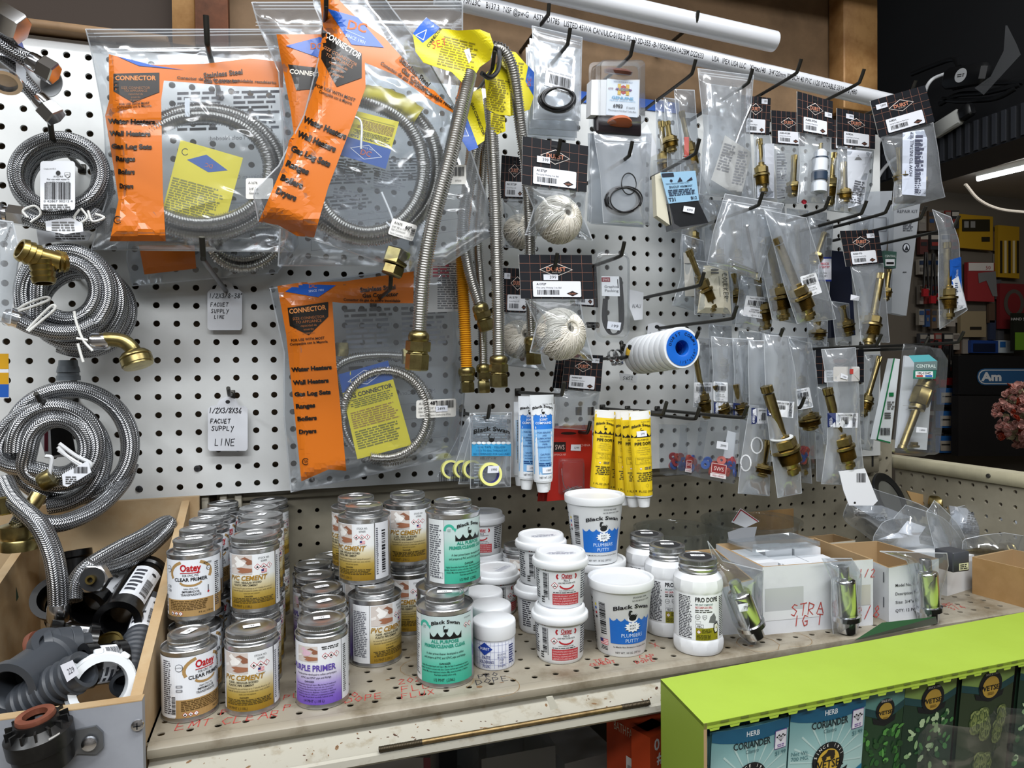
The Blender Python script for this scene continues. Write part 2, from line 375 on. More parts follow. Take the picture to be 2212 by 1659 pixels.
    def mesh(s,fn,name,parent,local=False,uvs=None):
        if not s.P:return None
        xs=[];ys=[];of=[];F=[];M=[];n=0
        for q,i,L in s.P:
            for x,y in q:xs.append(x);ys.append(y);of.append((L+1)*s.step)
            F.append(tuple(range(n,n+len(q))));n += len(q);M.append(i)
        xs=np.array(xs);ys=np.array(ys)
        V=fn(xs,ys,np.array(of));mb=MB();mb.V=[V];mb.n=n;mb.F=F;mb.M=M
        y0=ys.min();H=(ys.max()-y0) or 1;x0=xs.min();W=(xs.max()-x0) or 1
        mb.UV=[np.stack([(xs-x0)/W,(ys-y0)/H],-1)]
        return mb.build(name,s.mats,parent,smooth=False,local=local)
def wrapZ(R,z0=0.0,R1=None,H=1.0):
    """u round a cylinder (or cone R..R1 over H) facing -Y, v up"""
    def f(x,y,o):
        r=R if R1 is None else R+(R1-R)*y/H
        t=x/R;rr=r+o;return np.stack([rr*np.sin(t),-rr*np.cos(t),z0+y],-1)
    return f
def planeM(M):
    """x right, y up, offset towards local -Y"""
    def f(x,y,o):return xf(M,np.stack([x,-o,y],-1))
    return f
def topM(M):
    def f(x,y,o):return xf(M,np.stack([x,y,o],-1))
    return f
# ================================================================ the setting
def holed(mb,x0,nx,z0,nz,p,r,y0,y1,m=0,ax='xz',n=10):
    """pegboard skin: nx by nz cells of pitch p, each with a real round hole from y0 to y1"""
    a=np.arange(n)*2*PI/n+PI/n;ci=np.stack([r*np.cos(a),r*np.sin(a)],-1)
    sq=np.stack([np.cos(a),np.sin(a)],-1);sq=sq/np.abs(sq).max(1)[:,None]*p/2
    # put square corners in
    sq=[]
    for t in a:
        c,s_=math.cos(t),math.sin(t);k=max(abs(c),abs(s_));sq.append((c/k*p/2,s_/k*p/2))
    sq=np.array(sq)
    if n == 12:
        for i in (1,4,7,10):sq[i]=np.sign(sq[i])*p/2
    V=[];F=[]
    for i in range(nx):
        for j in range(nz):
            cx,cz=x0+i*p,z0+j*p;k=len(V)*3*n
            o=sq+(cx,cz);c=ci+(cx,cz);V.append((o,c))
            for q in range(n):
                q2=(q+1) % n;F.append((k+q,k+q2,k+n+q2,k+n+q));F.append((k+n+q,k+n+q2,k+2*n+q2,k+2*n+q))
    A=np.array([v[0] for v in V]);B=np.array([v[1] for v in V])
    def lift(P,y):return np.stack([P[...,0],np.full(P.shape[:2],y),P[...,1]],-1) if ax == 'xz' else (np.stack([P[...,0],P[...,1],np.full(P.shape[:2],y)],-1) if ax == 'xy' else np.stack([np.full(P.shape[:2],y),P[...,0],P[...,1]],-1))
    W=np.concatenate([lift(A,y0),lift(B,y0),lift(B,y1)],1).reshape(-1,3)
    mb.add(W,F,m)
PT=0.0254
PEG=mat('#e0e2e1',0.32,name='white_pegboard_face',noise=('#d5d7d6',9,0.45,0.7),coat=0.15)
BEIGE=mat('#98917f',0.5,name='beige_enamel',noise=('#857f6e',14,0.42,0.72))
SHELFM=mat('#989080',0.42,name='stained_shelf_enamel',noise=('#62553f',16,0.48,0.72))
CARDB=mat('#a78455',0.8,name='brown_board',noise=('#94734a',30,0.4,0.7))
PLY=mat('#b8a17f',0.6,name='plywood',noise=('#a8875c',12,0.4,0.7))
DARK=mat('#141517',0.6,name='black_paint')
# white pegboard
mb=MB();holed(mb,-30*PT,83,-6*PT,24,PT,0.0044,0.0,0.004,n=12)
mb.box((-30.5*PT,0.0,17.5*PT),(52.5*PT,0.004,17.5*PT+0.008));mb.box((52.5*PT,0.0,-6.5*PT),(52.5*PT+0.009,0.004,17.5*PT+0.008))
mb.box((-30.5*PT,-0.0002,-6.5*PT-0.001),(52.5*PT+0.009,0.006,-6.5*PT+0.0005))
t=thing('pegboard','white pegboard sheet with rows of black holes behind the hanging plumbing goods','pegboard',(0.3,0.0,-0.165))
mb.build('board_panel',PEG,t,smooth=False)
a=MB()
for i,(px,py) in enumerate(((426,1012),(300,1056),(250,1300))):
    if i > 1:continue
    p=at(px,py,-0.001);a.lathe([(0.0045,0),(0.004,0.0012),(0.0,0.0016)],14,0,along(p,(0,-1,0)))
    a.box((p[0]-0.003,p[1]-0.0019,p[2]-0.0005),(p[0]+0.003,p[1]-0.0015,p[2]+0.0005),1);a.box((p[0]-0.0005,p[1]-0.0019,p[2]-0.003),(p[0]+0.0005,p[1]-0.0015,p[2]+0.003),1)
a.build('screw_head',[mat('#4a4a4c',0.4,0.8),DARK],t)
# wall behind, visible through the holes
struct(MB().box((-3.0,0.045,-1.55),(1.345,0.06,1.42)).build('wall_back',mat('#6e5b43',0.8,noise=('#5c4a36',7,0.4,0.7),name='hardboard_backing'),smooth=False))
# beige perforated gondola back under the board
mb=MB();xb=0.2615-4*PT;holed(mb,xb,49,-0.2015-5*PT,6,PT,0.0033,0.020,0.023,n=12)
nx2=35;holed(mb,0.2615+10*PT,nx2,-0.2015+PT,1,PT,0.0033,0.020,0.023,n=12)
mb.box((xb-PT/2,0.020,-0.2015+PT/2),(0.2615+9.5*PT,0.023,-0.150));mb.box((0.2615+9.5*PT,0.020,-0.2015+1.5*PT),(1.40,0.023,-0.14));mb.box((xb-PT/2,0.020,-0.35),(1.40,0.023,-0.2015-5.5*PT))
struct(mb.build('wall_lower_back',BEIGE,smooth=False))
mb=MB();mb.box((xb,0.012,-0.1795),(1.36,0.020,-0.1600),bev=0.002);mb.box((1.30,0.004,-0.20),(1.345,0.019,-0.150),bev=0.002);mb.box((1.325,0.003,-0.188),(1.329,0.0042,-0.165),1)
struct(mb.build('trim_1',[BEIGE,DARK]))
# slotted uprights behind the side bin
t=thing('gondola_upright','pale slotted steel upright between the plywood bin and the cans','upright',(0.145,0.01,-0.34))
mb=MB()
for x in (0.128,0.152,0.172):mb.box((x,0.006,-0.345),(x+0.010,0.018,-0.158),bev=0.001)
mb.build('upright_channel',BEIGE,t)
# perforated shelf deck
P0=on(1061.4,1476.5,-0.34);FY=-0.352
mb=MB();nxs=50;xs0=P0[0]-13*PT;ny=14;ys0=P0[1]
holed(mb,xs0,nxs,ys0,ny,PT,0.0036,-0.34,-0.3412,ax='xy',n=12)
xe=xs0+(nxs-.5)*PT;yb=ys0+(ny-.5)*PT;yf=ys0-PT/2
mb.box((xs0-PT/2,yb,-0.343),(1.40,0.021,-0.34));mb.box((xe,yf,-0.343),(1.40,yb,-0.34));mb.box((0.118,yf,-0.343),(xs0-PT/2,0.021,-0.34))
shelf=thing('metal_shelf','rusty perforated cream steel shelf holding cans, tubs and boxes','shelf',(0.7,-0.17,-0.36))
mb.build('shelf_deck',SHELFM,shelf,smooth=False)
def extrude_x(prof,x0,x1,m=0,mbb=None):
    mbb=mbb or MB();n=len(prof);v=[(x0,y,z) for y,z in prof]+[(x1,y,z) for y,z in prof];mbb.add(v,[(i,i+1,i+1+n,i+n) for i in range(n-1)]+[tuple(range(n)),tuple(range(2*n-1,n-1,-1))],m);return mbb
mb=extrude_x([(yf+.001,-0.3401),(yf-0.004,-0.3401),(yf-0.008,-0.3408),(yf-0.0105,-0.343),(yf-0.011,-0.347),(yf-0.009,-0.3515),(yf-0.004,-0.353),(yf+0.001,-0.352)],0.118,1.395)
mb.build('rolled_front_edge',SHELFM,shelf)
RAIL=mat('#b5b1a4',0.35,name='worn_white_rail',noise=('#8a7a5e',34,0.55,0.75))
yr=yf-0.0005
mb=extrude_x([(yr,-0.352),(yr,-0.3595),(yr-0.010,-0.3605),(yr-0.034,-0.3675),(yr-0.038,-0.3665),(yr-0.041,-0.368),(yr-0.0415,-0.3745),(yr-0.038,-0.378),(yr,-0.378)],0.118,1.395)
mb.build('price_rail',RAIL,shelf)
a=Art(cell=0.02,step=0.0001);RED=mat('#b4463f',0.7,name='red_grease_pencil')
# red handwriting on the deck (stroke letters)
STK={'A':[(0,0,.4,1,.8,0),(.15,.4,.65,.4)],'B':[(0,0,0,1,.6,.8,.1,.55,.7,.3,0,0)],'C':[(.7,.85,.3,1,0,.5,.3,0,.75,.1)],'D':[(0,0,0,1,.6,.75,.65,.3,0,0)],'E':[(.6,1,0,1,0,0,.65,0),(0,.5,.5,.5)],'F':[(.65,1,0,1,0,0),(0,.5,.5,.55)],'G':[(.7,.85,.3,1,0,.5,.3,0,.7,.1,.7,.45,.4,.45)],'I':[(.2,0,.2,1)],'J':[(.5,1,.5,.1,.2,0,0,.2)],'K':[(0,0,0,1),(.6,1,0,.45,.65,0)],'L':[(0,1,0,0,.6,0)],'M':[(0,0,.1,1,.4,.3,.7,1,.8,0)],'N':[(0,0,0,1,.6,0,.65,1)],'O':[(.35,1,0,.5,.35,0,.7,.5,.35,1)],'P':[(0,0,0,1,.6,.85,.55,.5,0,.45)],'R':[(0,0,0,1,.6,.85,.5,.5,0,.45,.6,0)],'S':[(.65,.9,.3,1,.05,.75,.6,.35,.35,0,0,.15)],'T':[(0,1,.75,1),(.38,1,.35,0)],'U':[(0,1,.05,.15,.35,0,.6,.2,.65,1)],'W':[(0,1,.2,0,.4,.6,.6,0,.8,1)],'X':[(0,0,.6,1),(0,1,.65,0)],'Y':[(0,1,.35,.5),(.7,1,.15,-.3)],'1':[(.2,0,.25,1)],'2':[(0,.8,.3,1,.6,.75,0,0,.65,0)],'3':[(0,.9,.4,1,.5,.7,.2,.55,.6,.3,.3,0,0,.1)],'4':[(.45,0,.5,1,0,.35,.7,.35)],'6':[(.5,1,.1,.5,.1,.1,.5,0,.6,.35,.1,.4)],'8':[(.3,.5,.05,.8,.35,1,.55,.75,.3,.5,0,.2,.3,0,.6,.25,.3,.5)],'/':[(0,0,.5,1)],'-':[(.1,.5,.5,.5)],'"':[(.1,1,.1,.7),(.3,1,.3,.7)],'0':[(.35,1,0,.5,.35,0,.7,.5,.35,1)],'7':[(0,1,.6,1,.2,0)],'!':[(.2,1,.2,.3)],'Q':[(.35,1,0,.5,.35,0,.7,.5,.35,1),(.4,.3,.8,-.1)]}
def hand(a,s_,x,y,h,w,c,L=3,slant=0.15,seed=1,rot=0.0,adv=1.0):
    r=random.Random(seed);cx=0
    for ch in s_.upper():
        if ch == ' ':cx += h*.45;continue
        for st in STK.get(ch,[]):
            pts=[(cx+(st[i]+st[i+1]*slant+r.uniform(-.04,.04))*h*.8,(st[i+1]+r.uniform(-.05,.05))*h) for i in range(0,len(st),2)]
            a.line([(x+px*math.cos(rot)-py*math.sin(rot),y+px*math.sin(rot)+py*math.cos(rot)) for px,py in pts],w,c,L)
        cx += h*.82*adv
for px,py,s_,h in ((378,1578,'EMT',.012),(478,1566,'CLEAR',.012),(475,1545,'PVC',.010),(612,1512,'PURPLE',.010),(612,1535,'PVC',.011),(745,1520,'DOPE',.011),(760,1506,'O',.009),(868,1496,'FLUX',.012),(868,1510,'FLUX',.010),(862,1478,'202',.010),(1286,1432,'TEA',.007),(1276,1440,'CEMENT',.006),(1384,1424,'CAP',.008),(1376,1434,'DOPE',.007),(1400,1400,'VX',.010),(2030,1312,'TUBE',.009),(2060,1318,'3/4',.010)):
    p=on(px,py,-0.34);hand(a,s_,p[0],p[1],h*1.15,.0011,RED,1,seed=len(s_)+px)
p=on(1030,1480,-0.34);hand(a,'DOPE',p[0],p[1],.012,.0009,'#26262e',1,seed=4);p=on(1035,1466,-0.34);hand(a,'PRO',p[0],p[1],.010,.0009,'#26262e',1,seed=4)
r=random.Random(3)
for k in range(26):
    x,y=r.uniform(.14,1.2),r.uniform(yf,-.2);a.arc(x,y,.026,.026,r.uniform(0,300),r.uniform(300,560),.0006,mat('#8a6a3c',.7,name='rust_ring'),0,14) if k < 7 else a.oval(x,y,r.uniform(.001,.004),r.uniform(.001,.003),mat('#77573a',.8,name='rust'),0,7)
a.mesh(topM(TR((0,0,-0.34))),'marker_writing',shelf)
# chips and rust on the rail
a=Art(cell=.03,step=.0002);r=random.Random(8)
for k in range(110):
    x=r.uniform(.12,.75);y=r.uniform(.0,.036);s_=r.uniform(.0003,.0012)*(2 if r.random() < .15 else 1);a.oval(x,y,s_*1.6,s_*.8,'#7d6146' if r.random() < .6 else '#4c3226',0,6,r.random()*3)
def railmap(x,y,o):return np.stack([x,yr-0.008-y*.85,-0.3600-y*.248+o],-1)
a.mesh(railmap,'rust_chips',shelf)
# right-hand gondola side with its cap rail
SX=1.40
mb=MB();holed(mb,-0.36+0.011-PT*5,20,-0.2055-4*PT,5,PT,0.0034,SX,SX+0.004,ax='yz',n=12)
mb.box((SX,-0.60,-0.2055+PT/2),(SX+0.004,0.14,-0.190));mb.box((SX,-0.60,-0.36),(SX+0.004,0.14,-0.2055-4.5*PT))
o=struct(mb.build('wall_right',BEIGE,smooth=False))
mb=MB();mb.box((SX-0.006,-0.62,-0.196),(SX+0.03,0.12,-0.174),bev=0.002)
mb.lathe([(0.004,0),(0.0035,0.002),(0,0.0024)],12,1,along((SX-0.006,-0.18,-0.184),(-1,0,0)))
struct(mb.build('trim_2',[mat('#c0b99d',.5,name='cap_rail_enamel',noise=('#a69f86',10,.45,.7)),mat('#55534e',.4,.8)]))
# upper panelling, posts, shelf soffit over the board
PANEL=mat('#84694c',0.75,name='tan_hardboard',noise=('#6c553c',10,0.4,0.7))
struct(MB().box((.10,0.030,0.455),(1.32,0.044,0.98)).build('wall_upper',PANEL,smooth=False));struct(MB().box((-1.2,0.026,0.455),(.10,0.044,0.98)).build('wall_upper_left',mat('#30241b',.8),smooth=False))  # left panel coloured darker, the overhead soffit's shade painted in
PINE=mat('#ad8452',0.6,name='pine',noise=('#8f6537',18,0.42,0.66));REDW=mat('#7d4f38',0.6,name='red_stained_wood',noise=('#5b3a29',20,0.4,0.66))
tag(MB().box((0.104,-0.006,0.462),(0.133,0.028,0.98),bev=.001).build('wood_post',PINE),'pale pine post rising behind the hook of the top clear bag','post')
tag(MB().box((0.134,-0.012,0.462),(0.176,0.028,0.98),bev=.001).build('wood_post',REDW),'reddish stained wooden post next to the pale pine one','post')
tag(MB().box((1.246,-0.012,0.490),(1.326,0.028,0.98),bev=.002).build('wood_post',PINE),'thick golden pine post at the end of the panelling above the black header cards','post')
tag(MB().box((-0.9,-0.020,0.4555),(0.10,0.028,0.466),bev=.002).build('wood_ledge',mat('#8f7150',.7,name='ledge_wood',noise=('#735a3f',16,.4,.7))),'brown wooden ledge running along the top edge of the white pegboard','ledge')
struct(MB().box((-1.2,-0.19,0.74),(1.34,0.03,0.78)).build('ceiling_soffit',mat('#5d4a36',.8),smooth=False))
tag(MB().box((0.56,-0.0022,0.448),(0.90,-0.0004,0.466)).build('blue_tape',mat('#1f5fc4',.4),smooth=False),'strip of blue tape along the top edge of the pegboard','tape')
# store shell
struct(MB().box((-3,-3.2,-1.60),(7.5,3.6,-1.55)).build('floor',mat('#8d8578',.5,noise=('#7a7368',3,.4,.7),name='vinyl_floor'),smooth=False))
struct(MB().box((-3,-3.2,1.45),(7.5,3.6,1.5)).build('ceiling',mat('#b4aca2',.8,name='ceiling_board'),smooth=False))
struct(MB().box((-3,-3.25,-1.55),(7.5,-3.2,1.45)).build('wall_front',mat('#9a9590',.7,noise=('#5a5754',3,.4,.6),name='stocked_shelf_wall'),smooth=False))
struct(MB().box((-3.05,-3.2,-1.55),(-3,3.6,1.45)).build('wall_left',mat('#6a655f',.7),smooth=False))
struct(MB().box((7.5,-3.2,-1.55),(7.55,3.6,1.45)).build('wall_far_right',mat('#6a655f',.7),smooth=False))
FARY=3.36
TUBE=mat('#f4fbff',.4,emit=9.0,name='fluorescent_tube')
for i,(x,y,l) in enumerate(((0.50,-1.02,'fluorescent batten light over the aisle in front of the pegboard'),(-1.2,-1.3,'fluorescent batten light over the left end of the aisle'),(2.6,-1.2,'fluorescent batten light over the right end of the aisle'))):
    t=thing('ceiling_light',l,'light',(x,y,1.45));MB().box((x-.66,y-.06,1.43),(x+.66,y+.06,1.45)).build('housing',mat('#d8d8d6',.5),t,smooth=False)
# ================================================================ tins, tubs and jars
def can_body(mb,R,H):
    mb.lathe([(R*.90,.0012),(R*.965,.0),(R*1.0,.0006),(R*1.005,.0022),(R*.975,.0042),(R*.972,H-.0042),(R*1.005,H-.0024),(R*1.01,H-.0008),(R*.985,H),(R*.955,H-.0006),(R*.94,H-.0030),(R*.62,H-.0024)],40,0,cap=True)
def neck_lid(mb,R,z0,z1,m=0):
    """screw neck rings and a knurled tin lid"""
    h=z1-z0
    mb.lathe([(R*1.06,z0-.003),(R*1.05,z0+h*.06),(R*1.0,z0+h*.12),(R*1.03,z0+h*.2),(R*1.035,z0+h*.3),(R*.985,z0+h*.38),(R*.98,z0+h*.5)],40,m,cap=False)
    n=80;pr=[(R*1.0,z0+h*.46),(R*1.045,z0+h*.5),(R*1.045,z0+h*.58),(R*1.0,z0+h*.62)];mb.lathe(pr,40,m,cap=False)
    a=np.arange(n*2)*PI/n;rr=np.where(np.arange(n*2) % 2 == 0,R*1.035,R*.995);rows=[]
    for z,k in ((z0+h*.62,1),(z0+h*.90,1)):rows.append(np.stack([rr*k*np.cos(a),rr*k*np.sin(a),np.full(n*2,z)],-1))
    mb.grid(np.array(rows),m,wrapu=True)
    mb.lathe([(R*1.03,z0+h*.88),(R*1.02,z0+h*.96),(R*.97,z1),(R*.90,z1),(R*.87,z1-.0008),(R*.80,z1-.0008),(R*.76,z1-.0002),(R*.3,z1-.0004),(0.0,z1-.0004)],40,m,cap=False)
def sticker(par,z,t,mx=0.0,my=0.0,rot=0.2,w=.017,h=.009):
    a=Art(step=.00015);a.price(-w/2,-h/2,w,h,t,0);M=TR((mx,my,z)) @ Matrix.Rotation(rot,4,'Z');a.mesh(topM(M),'price_sticker',par,local=True)
GOLD='#a37b28';HAZ=(0,2,1)
def art_oatey(h=.0605):
    a=Art();W=.087;a.rect(-W,0,W,h,'#e9edf3',0);tan='#ad8b58'
    a.rect(-.030,0,W,h*.30,tan,1);a.rect(.024,.0,.0255,h,'#e9edf3',2)
    a.arc(0,h*.76,.021,h*.22,-20,60,.0032,tan,1,7);a.arc(0,h*.76,.021,h*.22,200,120,.0032,tan,1,7)
    a.text('Oatey',0,h*.80,h*.125,'#b9141f',3,bold=.05,w=.021);a.rect(-.0105,h*.762,.0095,h*.776,'#b9141f',3)
    a.text('FOR CPVC, PVC',0,h*.705,h*.04,'#15161c',3,bold=.02,w=.016);a.text('CLEAR PRIMER',0,h*.625,h*.062,'#101014',3,bold=.035,w=.034)
    a.arc(0,h*.62,.011,h*.075,200,340,.0022,tan,2,8)
    a.text('PARA CPVC, PVC',0,h*.475,h*.028,'#15161c',3,bold=.02,w=.014);a.text('IMPRIMADOR',0,h*.42,h*.04,'#15161c',3,bold=.02,w=.0175);a.text('TRANSPARENTE',0,h*.365,h*.04,'#15161c',3,bold=.02,w=.0205)
    a.fine(-.024,h*.11,.0225,h*.285,6,'#5a4320',3);a.fine(.0265,h*.1,.034,h*.9,22,'#3c3c44',2);a.fine(-.044,h*.06,-.0335,h*.95,26,'#55555e',2)
    a.bars(-.0335,h*.06,-.0295,h*.36,L=3,vert=False);a.rect(-.034,h*.02,-.0292,h*.40,'#f2f4f8',2)
    for k,x in enumerate((-.0205,-.0155,-.0105)):a.hazard(x,h*.055,.0026,HAZ[k],3)
    for y in (.50,.43):a.rrect(-.029,h*y,-.0225,h*(y+.045),.0008,'#8d9096',2);a.rrect(-.0275,h*(y+.008),-.024,h*(y+.034),.0005,'#c5c7cb',3)
    a.text('#30750',.0175,h*.9,h*.035,'#17171d',3,bold=.02);a.oval(.0185,h*.82,.0025,.0025,'#2b2e3a',2,14);a.oval(.0185,h*.82,.0019,.0019,'#e9edf3',3,14);a.text('NSF',.0185,h*.81,h*.018,'#15151b',4)
    a.oval(-.0255,h*.83,.0038,.0038,'#3c4048',2,16);a.oval(-.0255,h*.83,.0033,.0033,'#e9edf3',3,16);a.text('LoVOC',-.0255,h*.82,h*.026,'#22242c',4)
    a.rect(.0172,h*.40,.0184,h*.52,'#5a5d66',2);a.oval(.0178,h*.40,.0012,.0012,'#b9141f',3,8);a.text('4 fl. oz. 118 mL',.015,h*.05,h*.03,'#1e170c',3,bold=.01)
    return a
def art_cement(h,R,big=False,stock='07000',pint='1/4 PINT (.118L)',name='PVC CEMENT',grad=None,c=GOLD):
    a=Art();g=grad or vgrad('gold_to_white_ink',[(0,'#8a6a1a'),(.13,'#9a7a1f'),(.30,'#b39a4c'),(.50,'#d8cfae'),(.62,'#e6e8e6'),(1,'#e8ebee')])
    a.rect(-.028,0,.0265,h,g,0);b=Art();b.cell=a.cell
    a.rect(-.052,0,-.0285,h,'#e3e5e8',0);a.rect(.0280,0,.050,h,'#e3e5e9',0)
    a.fine(.029,h*.08,.032,h*.92,24,'#5b5d66',2);a.bars(.037,h*.1,.043,h*.9,L=2,vert=False);a.fine(-.050,h*.1,-.031,h*.9,26,'#6a6c74',2)
    a.hands(-.0265,h*.64,.0265,h*.35,2)
    a.text('STOCK NO.',.0125,h*.91,h*.034,'#2a2c30',3,w=.0125);a.text(stock,.0125,h*.855,h*.034,'#2a2c30',3)
    for k,x in enumerate((.0055,.0120,.0185)):a.hazard(x,h*.77,.0034,HAZ[k],2)
    a.flag(.0095,h*.65,.0062,2);a.text('Made in U.S.A.',.0125,h*.615,h*.02,'#33353b',3)
    a.text(name,-.006,h*.53,h*.088,c,3,bold=.05,shear=.2,w=.042);a.text('CLEAR - REGULAR BODIED',-.006,h*.475,h*.036,'#23221c',3,bold=.03,w=.031);a.text('PLASTIC PIPE CEMENT',-.008,h*.425,h*.036,'#23221c',3,bold=.03,w=.027)
    for k,s_ in enumerate(('For connecting PVC pipe and fittings up to 4" Schedule 40 and up to 2"','Schedule 80. Specially formulated for potable water, sewer, and drain,','waste and vent systems.')):
        a.text(s_,-.001,h*(.375-.046*k),h*.026,'#3a3421',3,w=(.046,.045,.017)[k])
    a.text('DANGER',-.004,h*.225,h*.027,'#211c10',3,bold=.03);a.fine(-.025,h*.105,.024,h*.21,4,'#4a3d18',2,'c');a.text(pint,-.012,h*.035,h*.045,'#4a3a12',3,w=.022)
    return a
def art_purple(h):
    a=Art();g=vgrad('violet_to_white_ink',[(0,'#6a4bb0'),(.12,'#7a5cbe'),(.34,'#a796d2'),(.52,'#d6d2e2'),(.66,'#e4e6ea'),(1,'#e6e8ec')])
    a.rect(-.030,0,.0265,h,g,0);a.rect(.0272,0,.05,h,'#dfe1e6',0);a.rect(-.052,0,-.0305,h,'#dfe1e6',0);a.fine(.029,h*.1,.034,h*.9,24,'#555',2)
    a.hands(-.0225,h*.70,.0235,h*.25,2,'#dbb7c8');a.fine(.005,h*.89,.023,h*.95,2,'#333',2,'c')
    for k,x in enumerate((.0085,.0145,.0205)):a.hazard(x,h*.79,.0033,(2,0,1)[k],2)
    a.text('PURPLE PRIMER',-.0055,h*.55,h*.10,'#5b45a0',3,bold=.05,w=.050)
    for k,s_ in enumerate(('A purple primer developed to soften and prepare','all PVC and CPVC pipe and fittings.')):a.text(s_,-.002,h*(.485-.058*k),h*.032,'#1c1830',3,bold=.015,w=(.044,.033)[k])
    a.text('DANGER',-.008,h*.365,h*.030,'#1a1430',3,bold=.03)
    for k,s_ in enumerate(('Highly flammable liquid and vapor. May be fatal if swallowed','and enters airways. Harmful in contact with skin. Causes serious','eye irritation. Harmful if inhaled. May cause respiratory irritation.','May cause drowsiness or dizziness. Contains a chemical','classified by the U.S. EPA as a suspected possible','carcinogen. Read label carefully before using.')):a.text(s_,-.003,h*(.32-.04*k),h*.024,'#241a44',3,bold=.01,w=.044-.003*(k % 3))
    a.text('1/4 PINT (.118 L)',-.004,h*.045,h*.045,'#1f1838',3,bold=.01,w=.022)
    return a
def art_green(h):
    a=Art();g=vgrad('teal_to_white_ink',[(0,'#35a58b'),(.25,'#4db79d'),(.5,'#8ccbbb'),(.72,'#bcd3cf'),(1,'#c2d3d3')])
    a.rect(-.0215,0,.046,h,g,0);a.rect(-.045,0,-.0218,h,'#dfe4e5',0);a.fine(-.043,h*.08,-.025,h*.92,24,'#60636a',2);a.frame(-.0385,h*.08,-.0235,h*.17,.0003,'#444',2)
    tq='#3fae96';a.arc(-.0155,h*.84,.0052,.0055,180,20,.0028,tq,2,8);a.poly([(-.0115,h*.87),(-.0068,h*.865),(-.0085,h*.81)],tq,2);a.text('LOW',-.0155,h*.84,h*.018,'#222',3);a.text('VOC',-.0155,h*.815,h*.018,'#222',3)
    a.blackswan(.0095,h*.865,.032,shape='#131313');a.poly([(-.0085,h*.78)]+[(-.0085+.036*k/24,h*(.70+.070*(1-abs(math.sin(k*PI/6))))) for k in range(25)]+[(.0275,h*.665),(-.0085,h*.665)],'#131313',2)
    a.text('ALL PURPOSE',.0085,h*.608,h*.050,'#25927b',3,bold=.06,w=.031);a.text('PRIMER/CLEANER CLEAR',.0085,h*.540,h*.050,'#25927b',3,bold=.06,w=.048)
    a.text('A clear primer/cleaner developed to soften',.0085,h*.435,h*.035,'#15201e',3,bold=.01,w=.043);a.text('and prepare all PVC and CPVC pipe and fittings.',.0085,h*.375,h*.035,'#15201e',3,bold=.01,w=.049)
    a.text('DANGER',.0085,h*.29,h*.03,'#15201e',3,bold=.03)
    for k,s_ in enumerate(('Highly flammable liquid and vapor. May be fatal if swallowed and enters','airways. Harmful in contact with skin. Causes serious eye irritation. Harmful if','inhaled. May cause respiratory irritation. May cause drowsiness or dizziness.','Read label carefully before using.')):a.text(s_,.0085,h*(.25-.042*k),h*.026,'#12221e',3,bold=.01,w=(.056,.060,.055,.024)[k])
    a.text('1/2 PINT  (.236L)',.0075,h*.04,h*.042,'#14201e',3,bold=.015,w=.023);a.hazard(.034,h*.83,.0032,0,2);a.hazard(.0405,h*.83,.0032,1,2)
    a.text('STOCK NO.',.037,h*.93,h*.02,'#333',3)
    return a
def tin(name,label,cat,R,H,neckR,Ht,art,group,rz=0):
    t=thing(name,label,cat,(0,0,0),0,group)
    mb=MB();can_body(mb,R,H);mb.build('body',TINB,t,local=True)
    mb=MB();neck_lid(mb,neckR,H-.0024,Ht);mb.build('screw_lid',TINB,t,local=True)
    art.mesh(wrapZ(R*.976,.0050),'paper_label',t,local=True)
    sticker(t,Ht,'199',rot=.25)
    return t
def face_cam(x,y,turn=0.0):
    """rotation so that local -Y looks at the camera, plus a turn in degrees"""
    return math.atan2(CP[1]-y,CP[0]-x)+PI/2+math.radians(turn)
def centre(px,py,z,R):
    """floor centre of a round thing whose nearest bottom edge shows at the pixel"""
    p=on(px,py,z);d=p[:2]-CP[:2];d /= np.linalg.norm(d);return np.array([p[0]+d[0]*R,p[1]+d[1]*R,z])
FIRST={}
RAD=dict(O=(.0277,.080),C=(.0277,.080),P=(.0279,.083),G=(.0330,.094),B=(.0323,.089),T=(.0350,.060),U=(.0412,.085),D=(.0316,.112),F=(.0262,.050))
PLACED=[]
def put(key,maker,c,turn,label,group=None,tilt=None):
    c=[float(c[0]),float(c[1]),float(c[2])];R,H=RAD[key]
    for it in range(400):          # nudge clear of what already stands at this height
        mv=False
        for x,y,z,r,h in PLACED:
            if z < c[2]+H and c[2] < z+h:
                dx,dy=c[0]-x,c[1]-y;d=math.hypot(dx,dy)
                if d < R+r:
                    mv=True
                    if key in 'TUDGB' and it < 150 and c[1]+R < .010:ex_,ey_=c[0]-CP[0],c[1]-CP[1];q=math.hypot(ex_,ey_);c[0] += ex_/q*.0015;c[1] += ey_/q*.0015
                    else:k=(R+r-d+.0004)/max(d,1e-6);c[0] += dx*k;c[1] += dy*k+.0002
        if c[1]+R > .016:c[1]=.016-R
        if not mv:break
    if key == 'O':c[0]=max(c[0],.1445)
    PLACED.append((c[0],c[1],c[2],R,H))
    M=Matrix.Translation(Vector(c))@Matrix.Rotation(face_cam(c[0],c[1],turn),4,'Z')
    if tilt:M=M@Matrix.Rotation(math.radians(tilt[0]),4,'X')@Matrix.Rotation(math.radians(tilt[1]),4,'Y')
    if key not in FIRST:
        t=maker();FIRST[key]=t;t.matrix_world=M;MW[t.name]=M.copy();t['label']=label
        if group:t['group']=group
        return t
    return dup(FIRST[key],M,label,group)
ZS=-0.34;h4=.0712;H4=.0825;h8=.0850;H8=.0965
mkO=lambda:tin('primer_can','','can',.0271,h4,.0195,H4,art_oatey(),None)
mkC=lambda:tin('cement_can','','can',.0271,h4,.0245,H4,art_cement(.0600,.0264),None)
